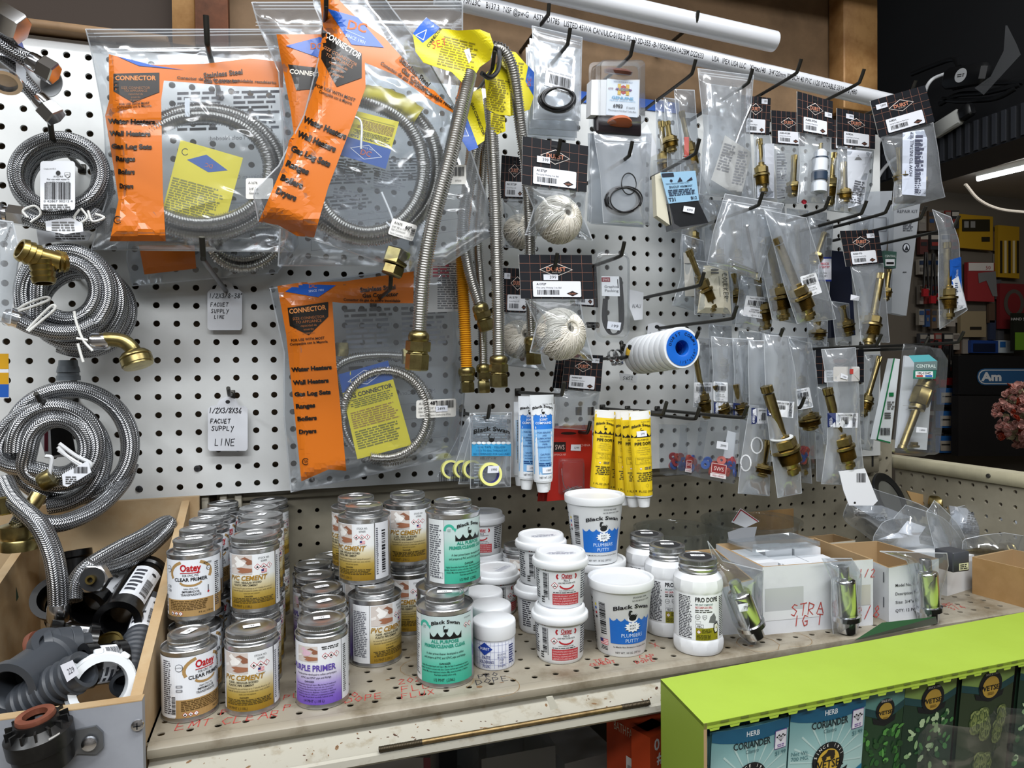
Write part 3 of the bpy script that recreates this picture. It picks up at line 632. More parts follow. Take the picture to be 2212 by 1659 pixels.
mkP=lambda:tin('purple_primer_can','','can',.0275,.0745,.0240,.0860,art_purple(.0635),None)
mkG=lambda:tin('primer_cleaner_can','','can',.0325,h8,.0215,H8,art_green(.0735),None)
mkB=lambda:tin('large_cement_can','','can',.0318,.0795,.0225,.0915,art_cement(.0680,.031,stock='07005',pint='1/2 PINT (.236 L)'),None)
# clear primer cans: lower row, then the row stacked on it
GO='clear primer cans by the plywood bin'
c0=centre(412,1562,ZS,.0283);put('O',mkO,c0,34,'clear primer can with tan band, front one of the bottom layer',GO)
upO=[on(px,py,ZS+2*H4) for px,py in ((418,1163),(427,1141),(446,1119),(463,1104),(482,1089))]
lblO=['upper clear primer can with red brand, nearest the shelf edge','upper clear primer can, second from the shelf edge, square sticker on lid','upper clear primer can, third from the shelf edge, skewed sticker','upper clear primer can, fourth from the shelf edge','upper clear primer can furthest back beside the upright']
def ring_stack(pts,R):
    """keep a file of tins apart from each other while holding their sight lines"""
    out=[]
    for p in pts:
        q=np.array(p,float)
        if out:
            d=q[:2]-out[-1][:2];L=np.linalg.norm(d)
            if L < 2*R+.0002:
                e=q[:2]-CP[:2];e /= np.linalg.norm(e);k=0
                while np.linalg.norm(q[:2]-out[-1][:2]) < 2*R+.0002 and k < 400:q[:2] += e*.0005;k += 1
        out.append(q)
    return out
upO=ring_stack(upO,.0277)
for i,(p,l) in enumerate(zip(upO,lblO)):
    put('O',mkO,(p[0],p[1],ZS+H4),(-8,14,30,34,20)[i],l,GO)
    if np.hypot(*(p[:2]-c0[:2])) > .0557:put('O',mkO,(p[0],p[1],ZS),30,'lower clear primer can under the '+('first','second','third','fourth','last')[i]+' can of the top layer',GO)
    else:
        d=p[:2]-c0[:2];d /= np.linalg.norm(d);q=c0[:2]+d*.0562;put('O',mkO,(q[0],q[1],ZS),30,'lower clear primer can directly behind the front one',GO)
GC='gold labelled pvc cement cans'
c1=centre(547,1548,ZS,.0283);put('C',mkC,c1,-9,'gold cement can at the bottom front of its stack',GC)
upC=ring_stack([on(px,py,ZS+2*H4) for px,py in ((550,1152),(559,1133),(566,1116),(556,1103),(562,1089))],.0277)
for i,p in enumerate(upC):
    put('C',mkC,(p[0],p[1],ZS+H4),(-7,40,60,50,40)[i],'gold cement can on the top layer, '+('front one with long white sticker','second from the front','third from the front','fourth from the front','last one at the back')[i],GC)
    if np.hypot(*(p[:2]-c1[:2])) > .0557:put('C',mkC,(p[0],p[1],ZS),40,'gold cement can of the bottom layer, '+('second','second','third','fourth','last')[i]+' from the front',GC)
GP='purple primer cans'
pp=ring_stack([centre(698,1534,ZS,.0283)]+[on(px,py,ZS+.086) for px,py in ((700,1305),(695,1277),(680,1249),(676,1224))],.0279)
for i,p in enumerate(pp):put('P',mkP,(p[0],p[1],ZS),(-12,10,0,-25,-10)[i],'purple primer can, '+('front of its file with the whole label showing','second in the file','third in the file','fourth in the file','last in the file near the back panel')[i],GP)
put('C',mkC,tuple(on(718,1199,ZS+H4)[:2])+(ZS,),-60,'gold cement can standing against the back panel behind the purple primer',GC)
GB='half pint gold cement cans'
b0=centre(812,1443,ZS,.0318);put('B',mkB,b0,40,'half pint gold cement can below the leaning pair, behind the purple primer',GB)
b1=centre(789,1264,ZS+.0915,.0318);put('B',mkB,b1,-28,'half pint gold cement can stacked on top, hands picture facing out',GB)
b2=b1.copy();d=(b1-b0)[:2];b2=np.array([b1[0]-.004,b1[1]+.0645,0]);put('B',mkB,(b2[0],b2[1],ZS+.0915),-40,'half pint gold cement can stacked behind the top front one',GB);put('B',mkB,(b2[0],b2[1],ZS),20,'half pint gold cement can at floor level under the rear stacked one',GB)
b3=on(882,1209,ZS+.0915);put('B',mkB,(b3[0],b3[1],ZS),0,'half pint gold cement can on the shelf under the one with the bright label',GB)
b4=on(876,1055,ZS+2*.0915);put('B',mkB,(b3[0],b3[1],ZS+.0915),4,'bright gold cement can perched high beside the top aqua can',GB)
GG='aqua primer cleaner cans'
g0=centre(963,1488,ZS,.0325);put('G',mkG,g0,-16,'aqua primer cleaner can at the shelf front with its whole label showing',GG)
g1=centre(980,1271,ZS+H8,.0325)
for i in range(80):
    if np.hypot(*(g1-g0)[:2]) > .030:break
put('G',mkG,(g1[0],g1[1],ZS+H8),20,'aqua primer cleaner can on the upper layer',GG)
q=(g1+np.array([0,0,0]))
if np.hypot(*(g1-g0)[:2]) < .066:q=np.array([g0[0]+.012,g0[1]+.0665,0])
put('G',mkG,(q[0],q[1],ZS),25,'aqua primer cleaner can supporting the raised one',GG)
g3=on(903,1226,ZS+H8);put('G',mkG,(g3[0],g3[1],ZS),14,'aqua primer cleaner can half hidden behind the gold one',GG)
c9=on(1124,1174,ZS+H4);put('C',mkC,(c9[0],c9[1],ZS),20,'gold cement can alone at the back panel beside the white tubs',GC)
# ---- white solder paste tubs
def art_paste(h=.043):
    a=Art();rd='#b01f2a';a.fine(-.028,h*.0,-.0225,h*.2,3,'#222',2);a.bars(-.0245,h*.18,-.0185,h*.86,L=2,vert=False);a.fine(-.0178,h*.12,-.0165,h*.86,30,'#333',2)
    a.oval(-.0235,h*.95,.0011,.0011,rd,2,10);a.oval(-.0205,h*.95,.0011,.0011,'#15151a',2,10)
    a.text('Oatey',.0045,h*.76,h*.12,rd,3,bold=.04,w=.0125);a.rect(-.002,h*.73,.011,h*.745,rd,3);a.arc(.0045,h*.79,.0115,h*.13,155,205,.0018,rd,2,5);a.arc(.0045,h*.79,.0115,h*.13,-25,25,.0018,rd,2,5)
    a.text('No.5',.0045,h*.655,h*.06,'#1b1b20',3,bold=.02);a.text('LEAD FREE SOLDER PASTE',.0045,h*.595,h*.04,'#1b1b20',3,bold=.02,w=.020);a.arc(.0045,h*.57,.0085,h*.12,200,340,.0018,rd,2,8)
    a.hazard(-.0095,h*.54,.0042,2,2);a.text('PASTA FUNDENTE SIN PLOMO',.0045,h*.385,h*.032,'#222',3,bold=.01,w=.018);a.fine(-.0115,h*.325,.0185,h*.36,1,'#222',2)
    a.rect(-.0125,h*.0,.020,h*.305,'#b2333a',1)
    for k,s_ in enumerate(('DANGER!/PELIGRO! CAUSES SKIN','BURNS AND SERIOUS EYE DAMAGE','PROVOCA QUEMADURAS GRAVES','LESIONES OCULARES GRAVES. 4 OZ')):a.text(s_,.0035,h*(.225-.068*k),h*.042,'#e9c9c9',3,bold=.0,w=.0295)
    a.fine(.024,h*.1,.040,h*.9,12,'#3a3a42',2);a.bars(.046,h*.05,.060,h*.75,L=2,vert=False);a.fine(-.044,h*.1,-.0305,h*.9,12,'#3a3a42',2)
    return a
def mk_tub():
    t=thing('solder_paste_tub','','tub');h=.0600
    MB().lathe([(.0235,.0),(.0262,.0004),(.0270,.002),(.0280,.004),(.0302,.0500),(.0300,.0515)],40).build('tub_body',mat('#e2e4e6',.42,name='white_tub_plastic'),t,local=True)
    MB().lathe([(.0300,.0475),(.0338,.0475),(.0345,.0485),(.0345,.0545),(.0338,.0555),(.0312,.0560),(.0308,.0575),(.0304,.0625),(.0290,.0640),(.0270,.0642),(.0262,.0628),(.010,.0625),(0,.0625)],44,cap=False).build('snap_lid',mat('#dfe1e4',.4,name='white_lid_plastic'),t,local=True)
    art_paste().mesh(wrapZ(.0281,.0055,.0299,.043),'printed_label',t,local=True)
    a=Art();a.rrect(-.005,-.003,.005,.003,.0005,'#e3e5ea',0);a.fine(-.018,-.006,.018,-.016,4,'#c2c5d2',0,'c');a.mesh(topM(TR((0,0,.0628))),'embossed_print',t,local=True)
    return t
GT='white solder paste tubs';HT=.0640
t0=centre(1210,1437,ZS,.028);put('T',mk_tub,t0,6,'white solder paste tub with red label at the shelf front, under another tub',GT)
t1=centre(1213,1311,ZS+HT,.028);dxy=(t1-t0)[:2];L=np.hypot(*dxy);t1[:2]=t0[:2]+dxy*min(1,.008/max(L,1e-6));put('T',mk_tub,(t1[0],t1[1],ZS+HT-.0012),6,'white solder paste tub with red label, upper one of the front pair',GT)
t2=on(1181,1155,ZS+2*HT);t2[:2] += (0,.0);put('T',mk_tub,(t2[0]-.004,t2[1]+.012,ZS+HT),18,'white solder paste tub on the upper layer behind the front pair',GT);put('T',mk_tub,(t2[0]-.006,t2[1]+.014,ZS),40,'white solder paste tub under the rear raised tub',GT)
for px,py,tn,l in ((1072,1224,60,'white solder paste tub beside the raised aqua can'),(1106,1243,85,'white solder paste tub showing its barcode, left of the front pair')):
    p=on(px,py,ZS+HT);put('T',mk_tub,(p[0],p[1],ZS),tn,l,GT)
p=on(1043,1110,ZS+2*HT+.004);put('T',mk_tub,(p[0],p[1],ZS+HT),-14,'white solder paste tub on the upper layer behind the raised aqua can',GT);put('T',mk_tub,(p[0],p[1],ZS),0,'white solder paste tub near the back panel with another on top',GT)
# ---- putty buckets
def art_putty(h=.074):
    a=Art(cell=.005);bl='#1766bd';a.text('STOCK NO. 01040',.0125,h*.93,h*.026,'#1b1b20',3,bold=.01,w=.016);a.text('NO DE ARTICULO, 01040',.0145,h*.875,h*.026,'#1b1b20',3,bold=.01,w=.021)
    a.blackswan(.005,h*.72,.040,c='#15151a');a.waves(-.0195,.0285,h*.60,h*.17,6,bl,2);a.oval(.005,h*.585,.0055,.004,'#e6e8ea',3,16);a.swan(.005,h*.605,.0042,'#15151a',4)
    pts=[]
    for k in range(24):r=.0095 if k % 2 == 0 else .0068;t=2*PI*k/24;pts.append((.0055+r*math.cos(t),h*.455+r*.72*math.sin(t)))
    a.poly([(x+.0006,y-.0008) for x,y in pts],'#0e2440',3);a.poly(pts,'#eef2f4',4);a.text('STAY',.0055,h*.465,h*.030,'#15151a',5,bold=.02);a.text('SOFT',.0055,h*.415,h*.030,'#15151a',5,bold=.02)
    a.text('PLUMBERS',.0055,h*.285,h*.062,'#cfe3f6',4,bold=.0,w=.025);a.text('PUTTY',.0055,h*.195,h*.062,'#cfe3f6',4,w=.0155);a.text('La Masilla Para Fontaneros Siempre Blanda',.005,h*.105,h*.022,'#15151a',3,bold=.02,w=.043,shear=.25)
    a.text('NET WT. 14 OZ. (397 G.)',.002,h*.005,h*.033,'#15151a',3,bold=.01,w=.032)
    a.bars(-.032,h*.30,-.024,h*.84,L=2,vert=False);a.flag(-.034,h*.12,.0115,2);a.fine(-.034,h*.03,-.023,h*.10,3,'#222',2,'c')
    for y,c in ((.76,'#d8c21c'),(.70,'#1a4fae'),(.62,'#b5202a'),(.55,'#15151a')):a.oval(-.0375,h*y,.0014,.0017,c,2,10)
    a.fine(.036,h*.05,.040,h*.8,22,'#555',2);a.fine(-.062,h*.05,-.042,h*.85,18,'#333',2);a.fine(.045,h*.05,.078,h*.85,18,'#333',2)
    return a
def mk_putty():
    t=thing('putty_bucket','','bucket')
    MB().lathe([(.026,.0),(.0290,.0004),(.0298,.002),(.0385,.0850),(.0390,.0860)],44).build('bucket_body',mat('#dfe1e2',.4,name='white_bucket_plastic'),t,local=True)
    MB().lathe([(.0385,.0805),(.0405,.0800),(.0408,.0810),(.0412,.0885),(.0405,.0900),(.0392,.0902),(.0375,.0896),(.0368,.0870),(.034,.0862),(0,.0856)],48,cap=False).build('snap_lid',mat('#dfe1e3',.4,name='white_lid_plastic'),t,local=True)
    art_putty().mesh(wrapZ(.0302,.0045,.0377,.074),'printed_label',t,local=True);return t
GU='white plumbers putty buckets'
u0=centre(1342,1425,ZS,.0295);put('U',mk_putty,u0,14,'white putty bucket with blue label standing at the shelf front',GU)
q=on(1287,1241,ZS+.088);put('U',mk_putty,(q[0],q[1],ZS),160,'white putty bucket turned away beneath the raised one',GU);put('U',mk_putty,(q[0],q[1]+.002,ZS+.0870),10,'white putty bucket with blue label raised on another bucket',GU)
# ---- pipe dope jars
def art_dope(h=.054):
    a=Art();a.rect(-.048,0,.040,h,'#e9ebee',0);a.fine(-.027,h*.02,-.0085,h*.97,26,'#3a3a42',2)
    a.text('PRO DOPE',-.005,h*.86,h*.10,'#15151a',3,al='l',bold=.045,w=.028);a.text('PIPE JOINT COMPOUND',-.005,h*.775,h*.042,'#2f5f5a',3,al='l',bold=.01,w=.0215);a.text('NO DRIP-NO SPILL',-.005,h*.71,h*.05,'#b01f2a',3,al='l',bold=.02,w=.021)
    a.fine(-.005,h*.61,.017,h*.69,2,'#333',2);a.oval(-.0022,h*.52,.003,.003,'#222',2,16);a.oval(-.0022,h*.52,.0025,.0025,'#e9ebee',3,16);a.text('NSE',-.0022,h*.505,h*.03,'#222',4,bold=.02)
    a.poly([(.0035,h*.56),(.0085,h*.56),(.0085,h*.5),(.006,h*.455),(.0035,h*.5)],'#333',2);a.poly([(.0040,h*.552),(.0080,h*.552),(.0080,h*.505),(.006,h*.465),(.0040,h*.505)],'#e9ebee',3);a.text('UPC',.006,h*.505,h*.025,'#222',4)
    a.frame(-.005,h*.38,.001,h*.43,.0002,'#555',2);a.rect(-.0045,h*.275,.0045,h*.355,'#2a2a2a',1);a.rect(-.0041,h*.283,.0041,h*.347,'#e9ebee',2);a.text('FBC',0,h*.293,h*.045,'#222',3,bold=.03)
    a.rect(-.0045,0,.024,h*.27,'#8f8a1e',1);a.hazard(-.001,h*.19,.0026,1,2);a.fine(.0025,h*.16,.015,h*.25,3,'#3a3810',2);a.fine(-.0035,h*.02,.016,h*.13,4,'#3a3810',2)
    a.poly([(.011,h*.40),(.013,h*.52),(.018,h*.60),(.021,h*.50),(.0205,h*.42),(.024,h*.40),(.023,h*.34),(.017,h*.38)],'#6c6e70',2);a.poly([(.0175,h*.36),(.023,h*.38),(.0255,h*.30),(.023,h*.16),(.019,h*.14),(.017,h*.22)],'#15151a',3);a.poly([(.0185,h*.34),(.0225,h*.36),(.0242,h*.29),(.0222,h*.18),(.0195,h*.17),(.0182,h*.23)],'#e6e6d8',4);a.text('6',.0212,h*.25,h*.06,'#8f8a1e',5,bold=.03)
    a.text('10',.0218,h*.04,h*.03,'#2a2a10',3);a.fine(.027,h*.05,.039,h*.95,22,'#333',2);return a
def mk_dope():
    t=thing('pipe_dope_jar','','jar');mb=MB();R=.0303;n=48;a=np.arange(n)*2*PI/n
    facet=1-.030*np.abs(((a/(2*PI)*12) % 1)-.5)*2*0-.045*np.abs(np.cos(a*6));rows=[]
    for r,z,k in ((R*.80,0,0),(R*.93,.0008,0),(R*1.0,.005,.4),(R*1.02,.011,1),(R*1.02,.016,1),(R*.975,.0185,.3),(R*.955,.0195,0),(R*.955,.0745,0),(R*.975,.0755,.3),(R*1.01,.078,1),(R*1.01,.085,1),(R*.97,.090,.5),(R*.80,.0965,0),(R*.72,.0975,0)):
        f=1-(1-facet)*k;rows.append(np.stack([r*f*np.cos(a),r*f*np.sin(a),np.full(n,z)],-1))
    mb.grid(np.array(rows),0,wrapu=True);mb.add(rows[0],[tuple(range(n-1,-1,-1))]);mb.build('jar_body',mat('#e8eaed',.4,name='white_jar_plastic'),t,local=True,ang=25)
    mb=MB();neck_lid(mb,.0225,.097,.1145);mb.build('screw_lid',[TINB],t,local=True)
    a=Art();a.oval(0,0,.0170,.0170,'#2b2b2d',0,30);a.mesh(topM(TR((0,0,.1144))),'lid_face',t,local=True)
    art_dope().mesh(wrapZ(R*.957,.0200),'paper_label',t,local=True);sticker(t,.1150,'1099',rot=.1);return t
GD='white pipe dope jars'
d0=centre(1508,1420,ZS,.0303);put('D',mk_dope,d0,4,'white pipe dope jar nearest the shelf edge',GD)
for i,(px,py) in enumerate(((1441,1180),(1397,1160))):
    p=on(px,py,ZS+.1145);put('D',mk_dope,(p[0],p[1],ZS),4,'white pipe dope jar '+('in the middle of the three','rearmost of the three, by the raised putty bucket')[i],GD)
# ---- flux jars
def art_flux(h=.030):
    a=Art();nb='#25306f'
    for k in range(12):a.rect(-.028+.0046*k,0,-.0277+.0046*k,h,'#7f86b5',1)
    for y in (.12,.36,.62,.88):a.rect(-.028,h*y,.012,h*y+.00025,'#7f86b5',1)
    a.poly([(-.026,h*.74),(-.0165,h*.99),(-.007,h*.74),(-.0165,h*.49)],'#1c3b94',2);a.text('DURST',-.0165,h*.70,h*.10,'#e8ecf6',3,bold=.02,w=.012)
    for k,s_ in enumerate(('PASTE','SOLDERING','FLUX')):a.text(s_,-.0145,h*(.36-.17*k),h*.12,nb,3,bold=.02,w=(.0095,.0175,.0085)[k])
    for k,s_ in enumerate(('GOOD FOR','95/5 & ALL','OTHER','SOFT','SOLDERS')):a.text(s_,.0035,h*(.50-.11*k),h*.07,nb,3,w=(.010,.010,.006,.005,.009)[k])
    a.fine(.0135,h*.1,.022,h*.85,8,nb,2);return a
def mk_flux():
    t=thing('flux_jar','','jar');R=.0245
    MB().lathe([(R*.85,0),(R*.97,.0006),(R,.003),(R,.034),(R*.97,.036)],36).build('jar_body',mat('#dde0ea',.35,name='milky_jar'),t,local=True)
    MB().lathe([(R*1.0,.0345),(R*1.04,.0345),(R*1.055,.036),(R*1.055,.0500),(R*1.03,.0520),(R*.98,.0528),(0,.0530)],40,cap=False).build('screw_lid',mat('#dee0e3',.4,name='white_lid_plastic'),t,local=True)
    art_flux().mesh(wrapZ(R*1.002,.003),'printed_label',t,local=True);return t
GF='white soldering flux jars'
f0=centre(1068,1450,ZS,.0245);put('F',mk_flux,f0,12,'small white flux jar with blue grid print at the front',GF)
f1=f0+np.array([.004,.055,0]);f1[:2]=f0[:2]+(on(1060,1303,ZS+.053)[:2]-f0[:2])/np.linalg.norm(on(1060,1303,ZS+.053)[:2]-f0[:2])*.0540;put('F',mk_flux,f1,100,'small white flux jar behind the front one',GF)
f2=f0[:2]+(f1[:2]-f0[:2])*2.02;put('F',mk_flux,(f2[0]-.006,f2[1],ZS),80,'small white flux jar, third in line beside the aqua cans',GF)
# ================================================================ hanging goods: helpers
def vat(px,py,y):
    px=np.asarray(px,float);py=np.asarray(py,float)
    d=CR[None]*((px-1106)/FPX)[:,None]-CU[None]*((py-829.5)/FPX)[:,None]+CF[None];return CP+d*((y-CP[1])/d[:,1])[:,None]
def rsm(pts,n):
    p=np.array(pts,float);d=np.concatenate([[0],np.cumsum(np.linalg.norm(np.diff(p,axis=0),axis=1))]);q=np.linspace(0,d[-1],n);return np.stack([np.interp(q,d,p[:,0]),np.interp(q,d,p[:,1])],-1)
class Bag:
    """clear film pouch; edges traced as left and right polylines (top to bottom) at depth y"""
    def __init__(s,name,label,cat,L,R,y,bulge=.012,haze=.10,wr=.0022,seed=1,group=None,nu=22,nv=26,parent=None,soft=45,tint='#f2f5f8',back=True,yb=None,refl=1.0):
        s.L,s.R,s.bulge,s.wr,s.soft=L,R,bulge,wr,soft;r=np.random.RandomState(seed)
        a=np.array(L,float);b=np.array(R,float);s.y0,s.y1=min(a[0,1],b[0,1]),max(a[-1,1],b[-1,1]);s.y=y;s.yb=y if yb is None else yb
        s.poly=np.vstack([a,b[::-1],a[:1]]);K=16;s.ang=r.uniform(0,PI,K);s.c=np.stack([r.uniform(s.poly[:,0].min(),s.poly[:,0].max(),K),r.uniform(s.y0,s.y1,K)],-1);s.wd=r.uniform(4,13,K);s.am=r.uniform(-1,1,K);s.ln=r.uniform(40,130,K)
        top=vat([a[0,0]/2+b[0,0]/2],[a[0,1]/2+b[0,1]/2],y)[0]
        s.t=parent or thing(name,label,cat,tuple(top),0,group)
        LL,RR=rsm(L,nv),rsm(R,nv);t=np.linspace(0,1,nu)[None,:,None];G=LL[:,None]*(1-t)+RR[:,None]*t;s.G=G
        g=G.reshape(-1,2);F=s.pos(g[:,0],g[:,1],0*g[:,0]).reshape(nv,nu,3);mb=MB();mb.grid(F)
        if back:B=s.pos(g[:,0],g[:,1],0*g[:,0],side=-1).reshape(nv,nu,3);mb.grid(B[:,::-1])
        s.film=mb.build('clear_film',film(haze,tint=tint,refl=refl),s.t,ang=60)
        a=Art(cell=16,step=.0003);q=np.vstack([G[:,0],G[::-1,-1],G[:1,0]]);c=q.mean(0);e=c-q;e /= np.linalg.norm(e,axis=1)[:,None];w2=1.3 if s.soft == 60 else max(1.6,min(3.0,s.soft*.07));p_=q+e*w2*.6;a.line([(x,-yy) for x,yy in p_],w2,film(.55,.25),0);a.mesh(s.fn(),'seal_edge_highlight',s.t)  # milky seam band that also paints a bright highlight along the pouch edge
    def env(s,px,py):
        P=np.stack([px,py],-1);dm=np.full(len(P),1e9)
        for p,q in zip(s.poly,s.poly[1:]):
            v=q-p;l=v@v
            if l < 1e-9:continue
            t=np.clip(((P-p)@v)/l,0,1);dm=np.minimum(dm,np.linalg.norm(P-(p+t[:,None]*v),axis=1))
        return np.sin(np.clip(dm/s.soft,0,1)*PI/2)
    def pos(s,px,py,o,side=1):
        px=np.asarray(px,float);py=np.asarray(py,float);w_=np.zeros(len(px))
        for k in range(len(s.ang)):
            dx,dy=px-s.c[k,0],py-s.c[k,1];d=dx*math.cos(s.ang[k])+dy*math.sin(s.ang[k]);e=-dx*math.sin(s.ang[k])+dy*math.cos(s.ang[k]);w_ += s.am[k]*np.exp(-np.abs(d)/s.wd[k])*np.exp(-(e/s.ln[k])**2)
        en=s.env(px,py);yy=s.y+(s.yb-s.y)*np.clip((py-s.y0)/(s.y1-s.y0),0,1)
        off=(en*s.bulge if side > 0 else -en*s.bulge*.35)+w_*s.wr*(.35+.65*en)+(.0002 if side > 0 else -.0002)
        d=CR[None]*((px-1106)/FPX)[:,None]-CU[None]*((py-829.5)/FPX)[:,None]+CF[None];ly=yy-off-o
        return CP+d*((ly-CP[1])/d[:,1])[:,None]
    def fn(s,extra=0.0):
        def f(x,y,o):return s.pos(x,-y,o+extra)
        return f
    def inner(s,extra):
        """surface just inside the pouch, pushed back from the front by extra metres"""
        return s.fn(-extra)
def pxart(cell=14,step=.0003):return Art(cell=cell,step=step)
def pts(*p):return [(x,-y) for x,y in p]
def Z(ox,oy,k,*p):return [(ox+x/k,oy+y/k) for x,y in p]
def hexa(mb,M,r,h,m=0,ch=.12):
    n=6;rows=[]
    for rr,z in ((r*(1-ch),0),(r,h*.08),(r,h*.92),(r*(1-ch),h)):rows.append([(rr*math.cos(k*PI/3),rr*math.sin(k*PI/3),z) for k in range(6)])
    P=np.array(rows);v=xf(M,P.reshape(-1,3));f=[(i*6+j,i*6+(j+1) % 6,i*6+6+(j+1) % 6,i*6+6+j) for i in range(3) for j in range(6)]+[tuple(range(5,-1,-1)),tuple(range(18,24))]
    mb.add(v,f,m)
def thread(mb,M,r,h,pitch=.0016,m=0,n=20):
    pr=[];z=0
    while z < h:pr += [(r*.9,z),(r,z+pitch*.5)];z += pitch
    mb.lathe([(0,0)]+pr+[(r*.85,h),(0,h)],n,m,M,cap=False)
HOOKS=0
def hook(px,py,L,label,yellow=False,up=.018,r=.0027,group='black pegboard hooks',x=None):
    """single-wire peg hook; the pixel is its raised tip"""
    tip=at(px,py,-L-.010);X,Zt=(tip[0] if x is None else x),tip[2]
    t=thing('peg_hook',label,'hook',(X,0,Zt-up),0,group);b=Zt-up
    path=[(X,.006,b+.016),(X,.0035,b+.006),(X,-.004,b),(X,-L*.35,b),(X,-L*.7,b),(X,-L+.006,b+.0005),(X,-L-.002,b+.0045),(X,-L-.010,Zt)]
    mb=MB();mb.tube(spline(path,40),r,10);mb.box((X-.005,-.0026,b-.006),(X+.005,-.0003,b+.006),bev=.0008);mb.build('hook_wire',BLACKM,t)
    if yellow:m2=MB();m2.lathe([(.0036,-.004),(.0040,0),(.0036,.006),(.002,.0085),(0,.009)],14,0,along((X,-L-.004,Zt-.010),(0,-.4,1)));m2.build('yellow_tip_cap',mat('#e0b63c',.4),t)
    return np.array([X,-L,b])
def loops(rings,per=40):
    """rings: (cx, cy, rx, ry, depth y, start deg, sweep deg) in photo pixels joined into one path"""
    out=[]
    for cx,cy_,rx,ry,y,a0,sw in rings:
        n=max(6,int(abs(sw)/360*per))
        for k in range(n):t=math.radians(a0+sw*k/n);out.append((cx+rx*math.cos(t),cy_-ry*math.sin(t),y))
    P=[at(x,yy,d) for x,yy,d in out];P=np.array(P)
    # smooth the joins
    for _ in range(6):P[1:-1]=P[1:-1]*.5+(P[:-2]+P[2:])*.25
    return P
def pathpx(p,n=60):return spline([at(x,y,d) for x,y,d in p],n)
BRAID=braid()
# ================================================================ clear bags of orange printed gas connectors
OR=mat('#d37018',.33,name='orange_bag_ink',coat=.3);ORB=mat('#17130f',.33,name='black_bag_ink',coat=.3);DCB=mat('#1c5bbd',.33,name='blue_bag_ink',coat=.3)
YEL=mat('#e6d62a',.45,name='yellow_tag_paper');TAGB=mat('#2757a6',.45,name='blue_tag_ink')
def words(a,rows,h,rot,W=None):
    for (t,x,y),w_ in zip(rows,W):a.text(t,x,-y,h,ORB,4,al='l',bold=.09,rot=math.radians(rot),w=w_)
LIST=('Water Heaters','Wall Heaters','Gas Log Sets','Ranges','Boilers','Dryers')
def finepx(a,x0,y0,x1,y1,n,c,rot=0):
    T=a.T;cx,cy_=(x0+x1)/2,-(y0+y1)/2;a.T=lambda x,y:(cx+(x-cx)*math.cos(rot)-(y-cy_)*math.sin(rot),cy_+(x-cx)*math.sin(rot)+(y-cy_)*math.cos(rot));a.fine(x0,-y1,x1,-y0,n,c,2);a.T=T
def csa(a,x,y,r):a.arc(x,-y,r,r,40,320,r*.22,ORB,4,12);a.text('SA',x+r*.2,-y-r*.3,r*.75,ORB,4,bold=.03)
def conn_tag(bag,quad,split_,mirror,lab,extra):
    """blue and yellow instruction tag: quad TL TR BR BL in pixels"""
    q=np.array(quad,float);a=pxart(12,.00015);W=np.linalg.norm(q[1]-q[0]);H=np.linalg.norm(q[3]-q[0])
    def T(x,y):u,v=x/W,1-y/H;p=(q[0]*(1-u)+q[1]*u)*(1-v)+(q[3]*(1-u)+q[2]*u)*v;return (p[0],-p[1])
    a.T=T;a.rect(0,0,W,H,YEL,0);a.rect(0,H*(1-split_),W,H,TAGB,1)
    a.line([(W*.15,H*(1-split_*.5)),(W*.5,H*(1-split_*.15)),(W*.85,H*(1-split_*.5)),(W*.5,H*(1-split_*.88)),(W*.15,H*(1-split_*.5))],1.2,'#e8ecf4',2)
    a.text('DC',W*.5,H*(1-split_*.6),H*split_*.28,'#d0684a',3,bold=.02,mirror=mirror);a.text('SINCE 1901',W*.5,H*(1-split_*.75),H*split_*.09,'#d8dcea',3,mirror=mirror)
    a.text('GAS CONNECTOR',W*.5,H*(1-split_)-H*.085,H*.05,'#33332a',3,bold=.04,w=W*.9,mirror=mirror)
    a.fine(W*.08,H*(1-split_)-H*.21,W*.94,H*(1-split_)-H*.10,5,'#7d7a2a',2,'c');a.fine(W*.06,H*(1-split_)-H*.44,W*.94,H*(1-split_)-H*.24,8,'#a8853a',2);a.fine(W*.06,H*.10,W*.94,H*(1-split_)-H*.46,8,'#7d7a2a',2)
    a.mesh(bag.fn(-extra),'instruction_tag',bag.t)
def zipper(bag,p0,p1,w=7):
    a=pxart(20,.0003);m=film(.5,.3,key='zip');dx,dy=p1[0]-p0[0],p1[1]-p0[1]
    for k in (0,1):a.line(pts((p0[0],p0[1]+k*w),(p1[0],p1[1]+k*w)),2.2,m,0)
    a.mesh(bag.fn(),'zip_seal',bag.t)
def backprint(bag,quad,extra=.012,n=22,seed=3):
    q=np.array(quad,float);a=pxart(16,.0002);a.rnd=random.Random(seed);W=np.linalg.norm(q[1]-q[0]);H=np.linalg.norm(q[3]-q[0])
    def T(x,y):u,v=x/W,1-y/H;p=(q[0]*(1-u)+q[1]*u)*(1-v)+(q[3]*(1-u)+q[2]*u)*v;return (p[0],-p[1])
    a.T=T;c='#8a8c92'
    a.text('Tools Needed:',W*.5,H*.62,H*.03,c,1,mirror=True);a.text('Minimum Connector Capacity',W*.5,H*.36,H*.03,c,1,mirror=True)
    a.fine(W*.08,H*.68,W*.48,H*.95,8,c,1);a.fine(W*.55,H*.68,W*.95,H*.95,8,c,1);a.fine(W*.08,H*.42,W*.45,H*.58,4,c,1);a.frame(W*.08,H*.06,W*.92,H*.30,.8,c,1)
    for k in (1,2,3):a.line([(W*(.08+.21*k),H*.06),(W*(.08+.21*k),H*.30)],.8,c,1)
    a.line([(W*.08,H*.2),(W*.92,H*.2)],.8,c,1)
    a.mesh(lambda x,y,o:bag.pos(x,-y,o,side=-1)+np.array([0,.0008,0]),'back_print',bag.t)
